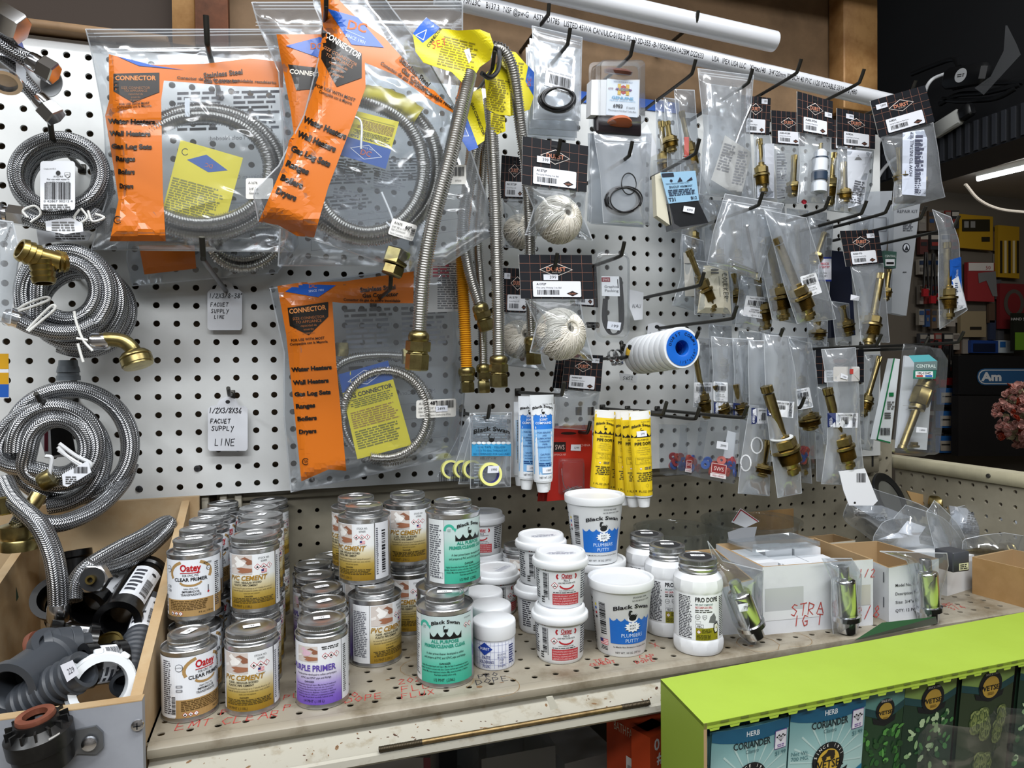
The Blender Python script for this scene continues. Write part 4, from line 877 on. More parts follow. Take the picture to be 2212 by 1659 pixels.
# ---- lower bag, 48 inch
hook(845,592,.185,'grey peg hook through the lower orange bag of gas connector')
B=Bag('gas_connector_bag','lowest orange printed clear bag with blue and yellow tag, 48 inch connector','bagged connector',[(582,622),(612,760),(612,900),(628,1064)],[(1002,560),(1010,700),(1004,860),(992,985)],-.062,.020,.08,seed=4,group='orange printed bags of gas connector')
a=pxart();a.poly(pts((599,618),(650,610),(742,608),(894,586),(893,655),(742,655),(718,652),(726,780),(748,1017),(710,1014),(651,1040),(635,880),(618,722)),OR,0)
a.poly(pts((616,630),(641,613),(726,616),(687,642)),DCB,2);a.text('DC',676,-622,9,'#c06a4a',3,bold=.03);a.text('SINCE 1901',683,-630,5,'#d8e2f4',3,rot=.08)
a.poly(pts((621,665),(709,652),(709,684),(667,724),(626,704)),ORB,2);a.text('CONNECTOR',665,-673,10.5,'#e0914e',3,bold=.05,rot=.12,w=80)
for k,(s_,h) in enumerate((('SIZE CONNECTOR',6),('TO APPLIANCE',6),('capacidad de',5),('acuerdo',5),('al aparato',5))):a.text(s_,667,-(689+8*k),h,'#a8632e',3,rot=.08)
a.text('FOR USE WITH MOST',665,-735,5.5,ORB,3,bold=.03,rot=.08);a.text('Compatible con la Mayoria',667,-743,5.5,ORB,3,bold=.03,rot=.08)
words(a,[(LIST[i],629+i*3.4,(803,831,856,882,909,937)[i]) for i in range(6)],9,4,(88,78,79,42,42,38))
a.text('Stainless Steel',778,-631,10,ORB,4,al='l',bold=.05,rot=.09);a.text('Gas Connector',783,-643,9,ORB,4,al='l',bold=.05,rot=.05);a.text('Conector de gas de acero inoxidable',742,-650,6,ORB,4,al='l',bold=.04,rot=-.02);csa(a,660,997,7)
a.mesh(B.fn(),'printed_band',B.t)
backprint(B,[(720,650),(985,640),(985,960),(750,985)])
mb=MB();p1=loops([(836,897,100,104,-.066,150,-330),(832,895,94,98,-.078,180,-300)]);corrtube(mb,p1,.0078)
p2=pathpx([(745,905,-.074),(728,850,-.072),(722,800,-.070),(760,775,-.070),(820,768,-.068),(866,770,-.066)]);corrtube(mb,p2,.0078)
mb.build('corrugated_hose',CORR,B.t);mb=MB();e=at(868,770,-.066);hexa(mb,along(e,(1,0,.0)),.0125,.014);hexa(mb,along(e+(.014,0,0),(1,0,0)),.0105,.016);hexa(mb,along(at(752,755,-.062),(-1,0,0)),.011,.018);mb.build('end_nut',BRASSY,B.t)
conn_tag(B,[(731,809),(838,779),(889,961),(772,992)],.22,False,'',.002)
a=pxart(14,.0004);a.T=lambda x,y:(899+x,-904+y+x*.05);a.rrect(0,0,86,39,4,'#eceae4',0);a.text('A1674',6,29,5.5,'#222',2,al='l');a.text('48"',30,28,8,'#111',2,al='l',bold=.05);a.text('3/4" FE x 1/2" FE',5,19,4.5,'#222',2,al='l');a.text('Gas Connector',5,12,4.5,'#222',2,al='l');a.text('Durst Corporation, Cranford NJ 07016',8,4,4,'#222',2,al='l',w=66);a.bars(44,20,82,36,L=2);a.rect(42,12,68,25,'#dfe2ec',3);a.text('2499',54,16,6,'#444',4)
a.mesh(B.fn(.001),'barcode_label',B.t)
# ---- top clear bag on the tall hook, 60 inch coil behind
hook(445,33,.16,'grey peg hook carrying the upper orange bag beside the pine post',up=.03,r=.0034)
B=Bag('gas_connector_bag','orange printed clear bag lying behind, only its bottom edge shows over the faucet line tag','bagged connector',[(280,440),(272,560),(285,618)],[(640,430),(645,530),(600,590)],-.030,.010,.12,seed=9,group='orange printed bags of gas connector')
a=pxart();a.poly(pts((300,530),(420,530),(424,580),(312,593)),OR,0);a.mesh(B.fn(),'printed_band',B.t)
mb=MB();corrtube(mb,loops([(525,455,105,112,-.034,200,170),(525,455,105,130,-.04,200,165)]),.0078);mb.build('corrugated_hose',CORR,B.t)
B=Bag('gas_connector_bag','upper orange printed clear bag of gas connector hanging by the braided hoses','bagged connector',[(184,62),(196,110),(222,250),(232,420),(196,540)],[(652,62),(640,200),(636,400),(634,545)],-.105,.026,.09,seed=2,group='orange printed bags of gas connector')
a=pxart();a.poly(pts((235,117),(324,140),(440,138),(540,126),(612,134),(612,189),(500,186),(430,180),(354,174),(348,216),(352,420),(358,521),(237,521),(256,432),(246,364),(227,250),(236,216)),OR,0)
a.poly(pts((252,121),(330,141),(398,151),(300,142)),DCB,2);a.poly(pts((245,159),(344,157),(344,199),(287,221),(245,197)),ORB,2);a.text('CONNECTOR',293,-173,10,'#e08a48',3,bold=.05,w=88)
for k,(s_,h) in enumerate((('SIZE CONNECTOR',6),('TO APPLIANCE',6),('capacidad de',5),('acuerdo',5),('al aparato',5))):a.text(s_,293,-(192+6.5*k),h*.9,'#9a6a44',3)
a.text('FOR USE WITH MOST',290,-226,5,ORB,3,bold=.03,rot=.05);a.text('Compatible con la Mayoria',290,-232,5,ORB,3,bold=.03,rot=.05)
words(a,[(LIST[i],(232,235,240,250,255,258)[i],(266,292,320,347,375,406)[i]) for i in range(6)],10,-1,(103,90,88,42,36,30))
a.text('Stainless Steel',440,-168,11,ORB,4,al='l',bold=.05,rot=.1,sx=1.0);a.text('Gas Connector',440,-180,9,ORB,4,al='l',bold=.05,rot=.03);a.text('Conector de gas de acero inoxidable recubierto',382,-170,6,ORB,4,al='l',bold=.04,rot=-.05,w=215);csa(a,254,475,8)
a.mesh(B.fn(),'printed_band',B.t);backprint(B,[(362,180),(620,175),(620,500),(362,510)]);zipper(B,(190,72),(650,66));zipper(B,(200,106),(640,100))
mb=MB();corrtube(mb,loops([(440,372,172,138,-.108,170,-340),(436,366,150,118,-.122,190,-330)],60),.0095,pitch=.0032);mb.build('corrugated_hose',CORR,B.t)
a=pxart();a.rect(399,-252,410,-212,'#dfe3e8',0);a.mesh(B.fn(-.001),'cable_tie',B.t)
a=pxart(14,.0002);a.poly(pts((390,302),(525,341),(486,483),(351,452)),YEL,0);a.poly(pts((404,345),(446,334),(492,368),(450,372)),TAGB,1);a.text('DC',450,-362,9,'#c8684a',2,mirror=True,rot=-.25);a.arc(400,-328,7,7,40,320,1.6,'#3a3a20',1,12)
finepx(a,362,395,478,470,14,'#8d8a3a',-.27);a.mesh(B.fn(-.008),'instruction_tag',B.t)
a=pxart(14,.0004);a.rrect(531,-430,590,-385,4,'#eceae4',0);a.text('A1676',536,-397,5.5,'#222',2,al='l');a.text('3/4" FE',538,-410,5,'#222',2,al='l');a.text('Gas Co',538,-419,5,'#222',2,al='l');a.mesh(B.fn(.001),'barcode_label',B.t)
# ---- middle bag behind the tilted one
B=Bag('gas_connector_bag','orange printed clear bag hanging behind the tilted front one','bagged connector',[(543,4),(556,50),(600,150),(612,330),(600,575)],[(1000,2),(1000,75),(1010,300),(1076,500),(960,575)],-.150,.022,.13,seed=12,group='orange printed bags of gas connector')
a=pxart();a.poly(pts((597,74),(750,74),(780,120),(780,200),(660,260),(640,330),(628,240)),OR,0);a.poly(pts((617,99),(690,80),(740,95),(690,125)),DCB,2);a.text('DC',684,-106,14,'#d06a35',3,bold=.03)
a.poly(pts((622,139),(700,148),(700,190),(640,195)),ORB,2);a.text('CONNECTOR',625,-158,10,'#e8e0d4',3,al='l',bold=.05,rot=-.12,w=88);a.mesh(B.fn(),'printed_band',B.t)
backprint(B,[(640,330),(1000,330),(1050,500),(640,560)]);zipper(B,(548,12),(998,12));zipper(B,(553,48),(998,52))
mb=MB();corrtube(mb,loops([(800,360,150,150,-.154,100,-330)],60),.0090,pitch=.0032);mb.build('corrugated_hose',CORR,B.t)
a=pxart(14,.0004);a.rrect(972,-398,1007,-356,3,'#eceae4',0);a.bars(976,-380,1003,-360,L=2);a.text('07016',990,-392,4,'#333',2);a.mesh(B.fn(.001),'barcode_label',B.t)
# ---- tilted front bag
hook(705,-22,.235,'peg hook out of sight above the tilted orange bag')
B=Bag('gas_connector_bag','tilted front orange printed clear bag with yellow wrapped hose, 60 inch connector','bagged connector',[(668,-60),(678,10),(702,66),(655,250),(600,360),(545,415),(557,478)],[(800,-60),(838,5),(900,85),(994,248),(962,395),(910,545),(884,588)],-.205,.024,.08,seed=21,group='orange printed bags of gas connector',nv=34)
zz=lambda *p:pts(*Z(540,0,2.9625,*p))
a=pxart();a.poly(zz((440,-60),(450,0),(470,200),(430,400),(440,480),(335,780),(250,900),(215,1050),(55,1420),(180,1440),(300,1510),(410,1520),(500,1200),(690,700),(740,560),(735,400),(930,480),(1060,570),(1180,660),(1335,740),(1180,580),(1100,540),(1040,440),(860,240),(690,120),(560,-10),(520,-60)),OR,0)
a.poly(zz((495,55),(690,110),(858,304),(650,285)),DCB,2);a.text('DC',770,-66,20,'#e2743a',3,bold=.04,rot=-.22,sx=1.1);a.line(zz((612,192),(735,245)),1.2,'#cfe0ff',3);a.text('SINCE 1901',766,-87,7,'#cfe0ff',3,rot=-.38,bold=.02)
a.poly(zz((465,188),(715,342),(715,498),(555,555),(455,375)),ORB,2);a.text('CONNECTOR',738,-103,13,'#f0ece6',3,bold=.05,rot=-.58,w=92)
for k,(s_,h) in enumerate((('SIZE CONNECTOR',7),('TO APPLIANCE',7),('capacidad de',6.2),('acuerdo',6.2),('al aparato',6.2))):a.text(s_,734-2*k,-(124+10*k),h,'#c8875c',3,rot=-.5+.05*k)
a.text('FOR USE WITH MOST',723,-203,7,ORB,3,bold=.03,rot=-.36);a.text('Compatible con la Mayoria',724,-213,6.5,ORB,3,bold=.03,rot=-.36,w=76)
words(a,[(LIST[i],Z(540,0,2.9625,((335,775),(297,868),(257,962),(226,1057),(192,1147),(162,1232))[i])[0][0],Z(540,0,2.9625,((335,775),(297,868),(257,962),(226,1057),(192,1147),(162,1232))[i])[0][1]) for i in range(6)],13,-23,(101,90,92,53,51,47))
a.text('Stainless Steel',862,-130,11,ORB,4,al='l',bold=.05,rot=-.75,sx=1.0);a.text('Gas Connector',866,-152,10,ORB,4,al='l',bold=.05,rot=-.72);a.text('Conector de gas de acero inoxidable recubierto',821,-138,7.5,ORB,4,al='l',bold=.04,rot=-.56,w=205)
a.mesh(B.fn(),'printed_band',B.t);backprint(B,[(720,330),(880,370),(900,520),(690,500)])
mb=MB();corrtube(mb,loops([(792,362,156,158,-.200,110,-380),(795,366,122,138,-.212,80,-330)],60),.0088,pitch=.0030);mb.build('corrugated_hose',CORR,B.t)
mb=MB();pth=loops([(792,362,156,158,-.203,100,-62)],60);mb.tube(resample(pth,.004),.0118+.0008*np.sin(np.arange(len(resample(pth,.004)))*2.1),14);mb.build('yellow_sleeve',YEL,B.t)
conn_tag(B,[(833,365),(735,335),(772,240),(862,263)],.42,True,'',.012)
for p in ([(735,250),(778,260),(780,322)],[(824,415),(845,465),(852,495),(834,480)]):mb=MB();mb.tube(pathpx([(x,y,-.228) for x,y in p],20),.0014,6);mb.build('cable_tie',mat('#e6e8ea',.3),B.t)
mb=MB();e=at(862,540,-.205);hexa(mb,along(e,(-.35,0,-1)),.0165,.020);hexa(mb,along(e+(-.006,0,-.02),(-.35,0,-1)),.014,.012);mb.build('end_nut',BRASSY,B.t)
a=pxart(14,.0004);R0=-.30;a.T=lambda x,y:(865+x*math.cos(R0)-y*math.sin(R0),-478+x*math.sin(R0)+y*math.cos(R0));a.rrect(-18,-34,38,2,4,'#e9e8e4',0);a.text('A1675',-12,-8,5,'#222',2,al='l',bold=.02);a.text('60"',14,-12,7.5,'#111',2,al='l',bold=.05);a.text('3/4" FE x 1/2" FE',-14,-17,4.5,'#222',2,al='l',w=40);a.text('Gas Connector',-14,-23,4.5,'#222',2,al='l',w=32);a.text('Durst Corporation, Cranford NJ',-14,-31,4,'#222',2,al='l',w=50);a.bars(28,-22,37,-6,L=2,vert=False);a.mesh(B.fn(.001),'barcode_label',B.t)
# ================================================================ bare connectors with yellow tags
def connector(label,path,r,nut_at,nd=(0,0,-1),color=None,nr=.0150,nl=.022,sticker_=None,name='gas_connector'):
    P=pathpx(path,90);t=thing(name,label,'connector',tuple(P[0]),0,'loose gas connectors hanging from one hook')
    mb=MB();corrtube(mb,P,r,pitch=.0031,n=16);mb.build('corrugated_hose',color or CORR,t)
    e=P[-1];d=P[-1]-P[-4];d /= np.linalg.norm(d);M=along(e,d)
    mb=MB();mb.lathe([(r*1.0,-.002),(r*1.25,0),(r*1.35,.003),(r*1.35,.007),(r*1.2,.010)],24,0,M);mb.build('collar',BRASSY,t)
    mb=MB();hexa(mb,M@Matrix.Translation((0,0,.009)),nr*.92,nl*.5);mb.lathe([(nr*.7,.009+nl*.5),(nr*.75,.009+nl*.5+.001),(nr*.75,.011+nl*.5)],20,0,M);hexa(mb,M@Matrix.Translation((0,0,.011+nl*.5)),nr*.86,nl*.8,0);mb.build('end_nut',BRASSY,t);return t
CY=-.185
hk=hook(1068,112,.20,'black peg hook holding the cluster of loose corrugated connectors')
connector('yellow coated corrugated connector hanging among the steel ones',[(1030,240,-.10),(1012,400,-.10),(998,530,-.10),(1000,620,-.10),(1004,700,-.10),(1008,796,-.10)],.0092,None,color=mat('#e0a020',.35,name='yellow_coated_hose',coat=.3),nr=.012,nl=.018,name='coated_gas_connector')
connector('thin steel connector at the back of the cluster with a price sticker',[(1052,240,-.10),(1040,400,-.095),(1032,520,-.095),(1040,640,-.095),(1044,790,-.095)],.0078,None,nr=.0105,nl=.022)
connector('steel connector bending left behind the yellow coated one',[(1046,230,-.125),(1020,360,-.125),(1000,480,-.125),(1012,580,-.125),(1036,660,-.125)],.0085,None,nr=.0135,nl=.020)
connector('steel connector hanging straight with the lowest brass end nut',[(1058,215,-.160),(1064,330,-.160),(1070,450,-.160),(1073,560,-.160),(1076,660,-.160),(1077,772,-.160)],.0092,None,nr=.0145,nl=.023)
connector('steel connector arching over the hook and passing behind the twine balls',[(1058,112,-.185),(1072,104,-.186),(1092,116,-.186),(1110,165,-.180),(1124,270,-.165),(1138,371,-.150),(1145,506,-.140),(1146,620,-.125),(1150,730,-.120)],.0090,None,nr=.0140,nl=.021)
connector('front steel connector with large nut crossing in front of the orange bags',[(1014,160,-.225),(1003,210,-.235),(975,330,-.245),(935,480,-.245),(914,600,-.240),(905,720,-.235)],.0094,None,nr=.0165,nl=.026)
def paper(name,label,cat,outline,y,mt,art=None,wav=.006,seed=1,group=None,bl=.0):
    """crumpled paper sheet with thickness, traced outline"""
    rr=np.random.RandomState(seed);ks=rr.uniform(.02,.06,(5,2));ph=rr.uniform(0,6,5)
    c=np.mean(np.array(outline,float),axis=0);t=thing(name,label,cat,tuple(at(c[0],c[1],y)),0,group)
    def f(x,yy,o):
        w_=sum(np.sin(x*k[0]+yy*k[1]+p) for k,p in zip(ks,ph))*wav/3;d=CR[None]*((x-1106)/FPX)[:,None]-CU[None]*((-yy-829.5)/FPX)[:,None]+CF[None];return CP+d*((y-w_-o-CP[1])/d[:,1])[:,None]
    a=pxart(9,.0002);a.poly(pts(*outline),mt,0)
    if art:art(a)
    a.mesh(f,'tag_sheet',t);b=pxart(9,.0002);b.poly(pts(*outline),mt,0);b.mesh(lambda x,yy,o:f(x,yy,o)+np.array([0,.0006,0]),'tag_back',t);return t
def finepx(a,x0,y0,x1,y1,n,c,rot=0):
    T=a.T;cx,cy_=(x0+x1)/2,-(y0+y1)/2;a.T=lambda x,y:(cx+(x-cx)*math.cos(rot)-(y-cy_)*math.sin(rot),cy_+(x-cx)*math.sin(rot)+(y-cy_)*math.cos(rot));a.fine(x0,-y1,x1,-y0,n,c,2);a.T=T
Y2=mat('#e8da1e',.4,name='bright_yellow_tag')
def A1(a):
    a.poly(zz((1128,110),(1222,182),(1105,275),(1042,215)),DCB,1);a.line(zz((1060,225),(1130,190),(1110,255),(1060,225)),1.5,'#dfe8f6',2);a.text('CONNECTOR',941,-82,7,'#2a2a20',3,bold=.04,rot=.95,w=50)
    finepx(a,950,85,1030,150,12,'#8f8420',-.25);hand(a,'SET',935,-105,14,1.6,'#c8452e',3,rot=.3)
    a.poly(pts((1002,108),(1014,104),(1019,128),(1013,137)),'#f0f0f2',3);a.text('2799',1010,-122,4,'#444',4,rot=-1.2)
paper('connector_tag','crumpled bright yellow tag draped over the front of the connector cluster','tag',Z(540,0,2.9625,(1128,110),(1222,182),(1330,195),(1470,188),(1535,215),(1560,290),(1540,380),(1470,430),(1430,500),(1400,560),(1350,520),(1290,460),(1180,425),(1110,400),(1060,330),(1042,215)),-.228,Y2,A1,.010,3,'yellow and blue connector tags')
paper('connector_tag','yellow tag with blue end hanging below the knot of the cluster','tag',Z(540,0,2.9625,(1405,600),(1480,560),(1510,800),(1500,900),(1400,968),(1345,880),(1385,760)),-.196,Y2,lambda a:(a.poly(zz((1345,880),(1385,740),(1462,945),(1400,968)),DCB,1),a.line(zz((1370,800),(1362,870),(1400,870),(1370,800)),1.5,'#dfe8f6',2),a.text('GAS CONNECTOR',1030,-258,6,'#2a2a20',3,bold=.04,rot=-1.2,w=75)),.007,5,'yellow and blue connector tags')
paper('connector_tag','wide yellow tag folded behind the arching connector','tag',Z(540,0,2.9625,(1500,480),(1600,380),(1660,420),(1668,740),(1590,735),(1520,700)),-.172,Y2,lambda a:finepx(a,1052,170,1098,240,14,'#8f8420',-.2),.007,7,'yellow and blue connector tags')
paper('connector_tag','yellow tag with blue corner peeking out beside the first zip bag','tag',Z(1060,0,2.9625,(60,310),(160,335),(235,420),(280,470),(275,620),(250,700),(120,745),(0,700)),-.150,Y2,lambda a:(a.poly(pts(*Z(1060,0,2.9625,(240,420),(280,465),(277,620),(222,520))),DCB,1),a.text('DC',1147,-178,9,'#c2604a',3,rot=1.5),finepx(a,1070,130,1130,230,16,'#8f8420',-.2)),.005,8,'yellow and blue connector tags')
paper('connector_tag','lowest yellow tag scrap under the knot of connectors','tag',Z(1060,0,2.9625,(0,720),(90,740),(95,840),(40,860),(0,820)),-.168,Y2,lambda a:finepx(a,1062,246,1090,285,8,'#8f8420',-.2),.004,9,'yellow and blue connector tags')
mb=MB();mb.tube(pathpx([(1040,158,-.222),(1058,168,-.214),(1076,150,-.205),(1078,112,-.198),(1062,104,-.200),(1046,122,-.215)],30),.0030,8,closed=False)
tag(mb.build('cable_tie',mat('#17171a',.4),None),'black cable tie cinching the loose connectors together','cable tie')
# leaflet behind the yellow connector
paper('instruction_leaflet','white printed leaflet hanging behind the yellow coated connector','leaflet',[(895,560),(1005,562),(1016,672),(898,676)],-.075,mat('#dcd9d4',.6),lambda a:(a.fine(945,-668,1008,-568,20,'#6a6a6e',1),a.fine(900,-668,915,-572,14,'#77777c',1),a.fine(935,-600,975,-570,4,'#c04a5a',2)),.003,4)
# ================================================================ braided hoses at the end of the board
def braided(label,name,paths,r,group='braided steel supply hoses',cat='hose'):
    t=thing(name,label,cat,tuple(paths[0][0]),0,group);mb=MB()
    for p in paths:mb.tube(resample(p,.0035),r,16)
    mb.build('braided_sleeve',BRAID,t);return t
hook(106,238,.125,'grey peg hook above the first braided coil, bent upwards',up=.030,r=.0032)
t=braided('braided steel hose coil with a barcode card in its middle','braided_supply_hose',[loops([(128,376,96,78,-.112,250,-330),(126,384,92,78,-.096,260,-340),(132,392,90,80,-.080,240,-330),(138,396,88,76,-.064,250,-340),(142,400,90,78,-.048,250,-300)],44),pathpx([(52,468,-.120),(80,478,-.124),(120,484,-.124),(190,480,-.118),(214,462,-.110)],40)],.0092)
mb=MB();e=at(56,468,-.120);hexa(mb,along(e,(-1,0,.1)),.0120,.018);mb.lathe([(.009,.018),(.009,.022),(.006,.022)],20,0,along(e,(-1,0,.1)));hexa(mb,along(e+(-.022,0,.002),(-1,0,.1)),.0125,.014);mb.build('coupling_nut',CHROME,t)
for p in ([(60,470),(50,455),(75,445),(88,462),(66,480)],[(172,452),(160,470),(170,482),(188,470),(175,450)],[(190,455),(200,478),(225,470),(206,462)]):mb=MB();mb.tube(pathpx([(x,y,-.136) for x,y in p],30),.0014,7);mb.build('twist_tie',mat('#e4e4e0',.5),t)
def card(name,label,cat,outline,y,fnc,mt=WHITEC,group=None,thick=.0005,tilt=0.0):
    c=np.mean(np.array(outline,float),axis=0);t=thing(name,label,cat,tuple(at(c[0],c[1],y)),0,group)
    def f(x,yy,o):return vat(x,-yy,y)+np.stack([0*x,-o+(x-c[0])*tilt*.0006,0*x],-1)
    a=pxart(30,.00025);a.poly(pts(*outline),mt,0);fnc(a);a.mesh(f,'card_face',t)
    b=pxart(30,.0002);b.poly(pts(*outline),mt,0);b.mesh(lambda x,yy,o:f(x,yy,-o*0-thick),'card_back',t);return t
def rc(x0,y0,x1,y1,r=5):
    o=[]
    for cx,cy_,a in ((x1-r,y0+r,-90),(x1-r,y1-r,0),(x0+r,y1-r,90),(x0+r,y0+r,180)):
        for k in range(4):t=math.radians(a+k*30);o.append((cx+r*math.cos(t),cy_+r*math.sin(t)))
    return o
def f1_(a):
    a.oval(126,-374,5,5,'#1a1a1c',2);a.text('A112.18.6',126,-383,3.6,'#222',2,bold=.03);a.text('For use with water in',126,-389,3.4,'#222',2,bold=.03,w=48);a.text('accessible locations only.',126,-395,3.4,'#222',2,bold=.03,w=52);a.bars(97,-431,155,-395,L=2);a.text('0 42867 00212 4',126,-437,5,'#222',2,w=62);a.text('Complies with NSF 61',108,-366,3,'#444',2,w=26);a.poly(pts((140,373),(152,373),(152,382),(146,385),(140,380)),'#333',2);a.poly(pts((141,374),(151,374),(151,381),(146,384),(141,379)),'#eceef2',3);a.text('UPC',146,-380,3.5,'#222',4);a.fine(94,-454,158,-441,3,'#666',2)
card('barcode_card','white barcode card hanging inside the first braided coil','card',rc(87,348,162,454,7),-.150,f1_)
hook(70,533,.15,'short peg hook end with a brass tee slipped over it',up=.010)
t=braided('braided steel hose coil in the middle with a brass elbow end','braided_supply_hose',[loops([(143,632,97,92,-.118,200,-350),(146,628,66,64,-.120,210,-355),(160,650,100,92,-.100,200,-340),(172,664,96,90,-.082,210,-340),(182,672,100,88,-.062,200,-330)],46),pathpx([(40,690,-.134),(70,705,-.134),(120,718,-.134),(170,716,-.132),(205,700,-.128)],30)],.0096)
mb=MB();e=at(40,690,-.134);mb.lathe([(.0098,-.004),(.0105,0),(.0100,.004),(.0108,.006),(.0108,.010),(.0095,.013),(.0085,.013)],24,0,along(e,(-1,0,.35)));mb.build('crimp_ferrule',CHROME,t)
mb=MB();mb.tube(pathpx([(214,735,-.140),(235,733,-.142),(265,737,-.142),(285,752,-.142),(290,765,-.142)],30),.0085,16);e=at(288,758,-.142);mb.lathe([(.006,0),(.014,.002),(.0175,.006),(.0178,.008),(.0168,.009),(.0178,.010),(.0178,.017),(.0165,.018),(.0165,.0195),(.012,.020)],30,0,along(e,(.35,-.25,-1)));mb.build('elbow_end',BRASSY,t)
mb=MB();mb.lathe([(.0098,0),(.0105,.003),(.0100,.010),(.0108,.014),(.0095,.018)],24,0,along(at(198,738,-.140),(1,0,.05)));mb.build('crimp_ferrule',CHROME,t)
for p in ([(38,668),(60,655),(98,642),(105,648),(70,662),(40,672)],[(58,714),(80,690),(112,660),(118,668),(88,694),(62,716)],[(160,672),(166,700),(180,735),(200,758)],[(168,742),(176,770),(180,782)],[(165,731),(190,735)]):mb=MB();mb.tube(pathpx([(x,y,-.150) for x,y in p],26),.0015,7);mb.build('twist_tie',mat('#e4e4e0',.5),t)
# brass tee
e=at(84,556,-.172);t=thing('brass_tee_fitting','brass barbed tee fitting slipped on the hook over the middle coil','fitting',tuple(e));mb=MB()
def barb(mb,M,r,l,n=3,m=0):
    pr=[(r*.86,0)];s_=l/n
    for k in range(n):pr += [(r,s_*k+.001),(r*.9,s_*k+s_*.8),(r*.84,s_*(k+1))]
    pr += [(r*.66,l),(r*.66,l*.1),(0,l*.1)];mb.lathe(pr,26,m,M,cap=False)
hexa(mb,along(e+(.010,.010,0),(1,.6,-.2)),.012,.012);mb.lathe([(.011,-.014),(.0115,.014)],24,0,along(e+(.003,.004,0),(1,.5,-.25)));barb(mb,along(e+(-.002,0,.001),(-.75,-.6,.35)),.0135,.018);barb(mb,along(e+(.002,.002,-.003),(.10,-.1,-1)),.0125,.026,4);barb(mb,along(e+(.014,.012,-.003),(.9,.5,.1)),.0120,.010,2);mb.build('tee_body',BRASS,t)
# third coil
hook(78,850,.14,'peg hook end poking out through the third braided coil',up=.010)
t=braided('long braided steel hose coil draping down into the plywood bin','braided_supply_hose',[loops([(152,960,134,122,-.100,250,-330),(160,966,122,126,-.085,250,-330)],56),loops([(122,962,92,86,-.120,190,-350),(126,966,64,62,-.124,200,-350),(110,985,118,108,-.104,200,-300)],46),
  pathpx([(282,1000,-.09),(262,1045,-.10),(205,1100,-.13),(128,1131,-.16),(70,1125,-.17),(30,1112,-.175)],60),pathpx([(8,1040,-.16),(30,1082,-.18),(84,1134,-.20),(112,1190,-.21),(124,1250,-.215),(127,1312,-.215)],60)],.0100)
e=at(127,1312,-.215);mb=MB();mb.lathe([(.0102,-.004),(.0112,0),(.0112,.012),(.0100,.015)],22,0,along(e,(0,0,-1)));hexa(mb,along(e+(0,0,-.015),(0,0,-1)),.0118,.016);mb.build('end_nut',CHROME,t)
mb=MB();mb.lathe([(.0102,-.004),(.0112,0),(.0112,.010)],22,0,along(at(96,1040,-.14),(1,0,.55)));hexa(mb,along(at(10,1070,-.175),(.1,0,-1)),.016,.020);mb.tube(pathpx([(84,1068,-.16),(70,1090,-.165),(48,1112,-.17),(40,1150,-.175)],20),.0085,14);mb.lathe([(.010,0),(.0195,.003),(.0195,.014),(.0175,.018),(.0185,.020),(.0185,.030)],28,0,along(at(42,1128,-.175),(0,0,-1)));mb.build('brass_elbow',BRASSY,t)
for p in ([(98,985),(112,990),(108,1020),(104,1045)],[(128,958),(165,985),(195,1000),(190,1010),(160,995),(126,972)],[(125,965),(150,990),(188,1015)]):mb=MB();mb.tube(pathpx([(x,y,-.140) for x,y in p],26),.0022,7);mb.build('twist_tie',mat('#d6d8da',.5),t)
card('barcode_sticker','small white barcode sticker wrapped on the third coil','sticker',[(134,1025),(190,995),(197,1020),(145,1052),(136,1048)],-.148,lambda a:(a.bars(160,-1022,190,-1008,L=2),a.fine(142,-1046,170,-1028,4,'#444',2)))
# grey plug, leaflets and hooks between coils
e=at(148,822,-.05);t=thing('grey_hose_adapter','grey ribbed plastic adapter standing up behind the third coil','adapter',tuple(e));MB().lathe([(.0135,0),(.0135,.006),(.0122,.0065),(.0120,.010),(.0132,.0105),(.0118,.018),(.0112,.0182),(.0104,.026),(.0088,.026),(.0085,.004),(0,.004)],28,0,TR(tuple(e))).build('adapter_body',mat('#6f767c',.4),t)
card('black_label_card','dark and white card hanging inside the third coil','card',[(82,935),(110,905),(150,900),(165,985),(100,990)],-.05,lambda a:(a.poly(pts((108,905),(150,900),(162,975),(112,985)),'#17181a',1),a.rect(96,-975,104,-925,'#6b2333',1)))
card('instruction_leaflet','crumpled white leaflet tied below the first braided coil','leaflet',[(78,492),(150,488),(198,505),(190,520),(120,522),(84,530)],-.088,lambda a:a.fine(120,-518,185,-492,5,'#555',2))
card('instruction_leaflet','white leaflet wrapped round the hose under the first coil','leaflet',[(98,478),(150,470),(178,482),(180,500),(140,506),(100,498)],-.138,lambda a:a.fine(112,-500,168,-478,4,'#777',2))
# hose ends above the first coil
t=braided('short braided hose end with chrome nut at the top corner, upper of two','braided_supply_hose',[pathpx([(-40,60,-.22),(0,92,-.22),(40,118,-.22),(72,134,-.22)],30)],.0085)
e=at(72,134,-.22);mb=MB();mb.lathe([(.0088,-.004),(.0095,0),(.0095,.008)],20,0,along(e,(1,0,-.55)));hexa(mb,along(e+(.006,0,-.003),(1,0,-.55)),.0125,.016);mb.build('coupling_nut',CHROME,t)
t=braided('short braided hose end with chrome nut at the top corner, lower of two','braided_supply_hose',[pathpx([(-10,110,-.17),(30,150,-.17),(60,185,-.17),(88,218,-.17)],30)],.0085)
e=at(88,218,-.17);mb=MB();mb.lathe([(.0088,-.004),(.0095,0),(.0095,.008)],20,0,along(e,(.8,0,-.9)));hexa(mb,along(e+(.004,0,-.005),(.8,0,-.9)),.0130,.017);mb.build('coupling_nut',CHROME,t)
t=thing('chrome_fitting','chrome hex fitting cut by the picture edge above the hose ends','fitting',tuple(at(15,55,-.24)));mb=MB();hexa(mb,along(at(-18,28,-.24),(1,0,-.55)),.0165,.030);mb.build('fitting_body',CHROME,t)
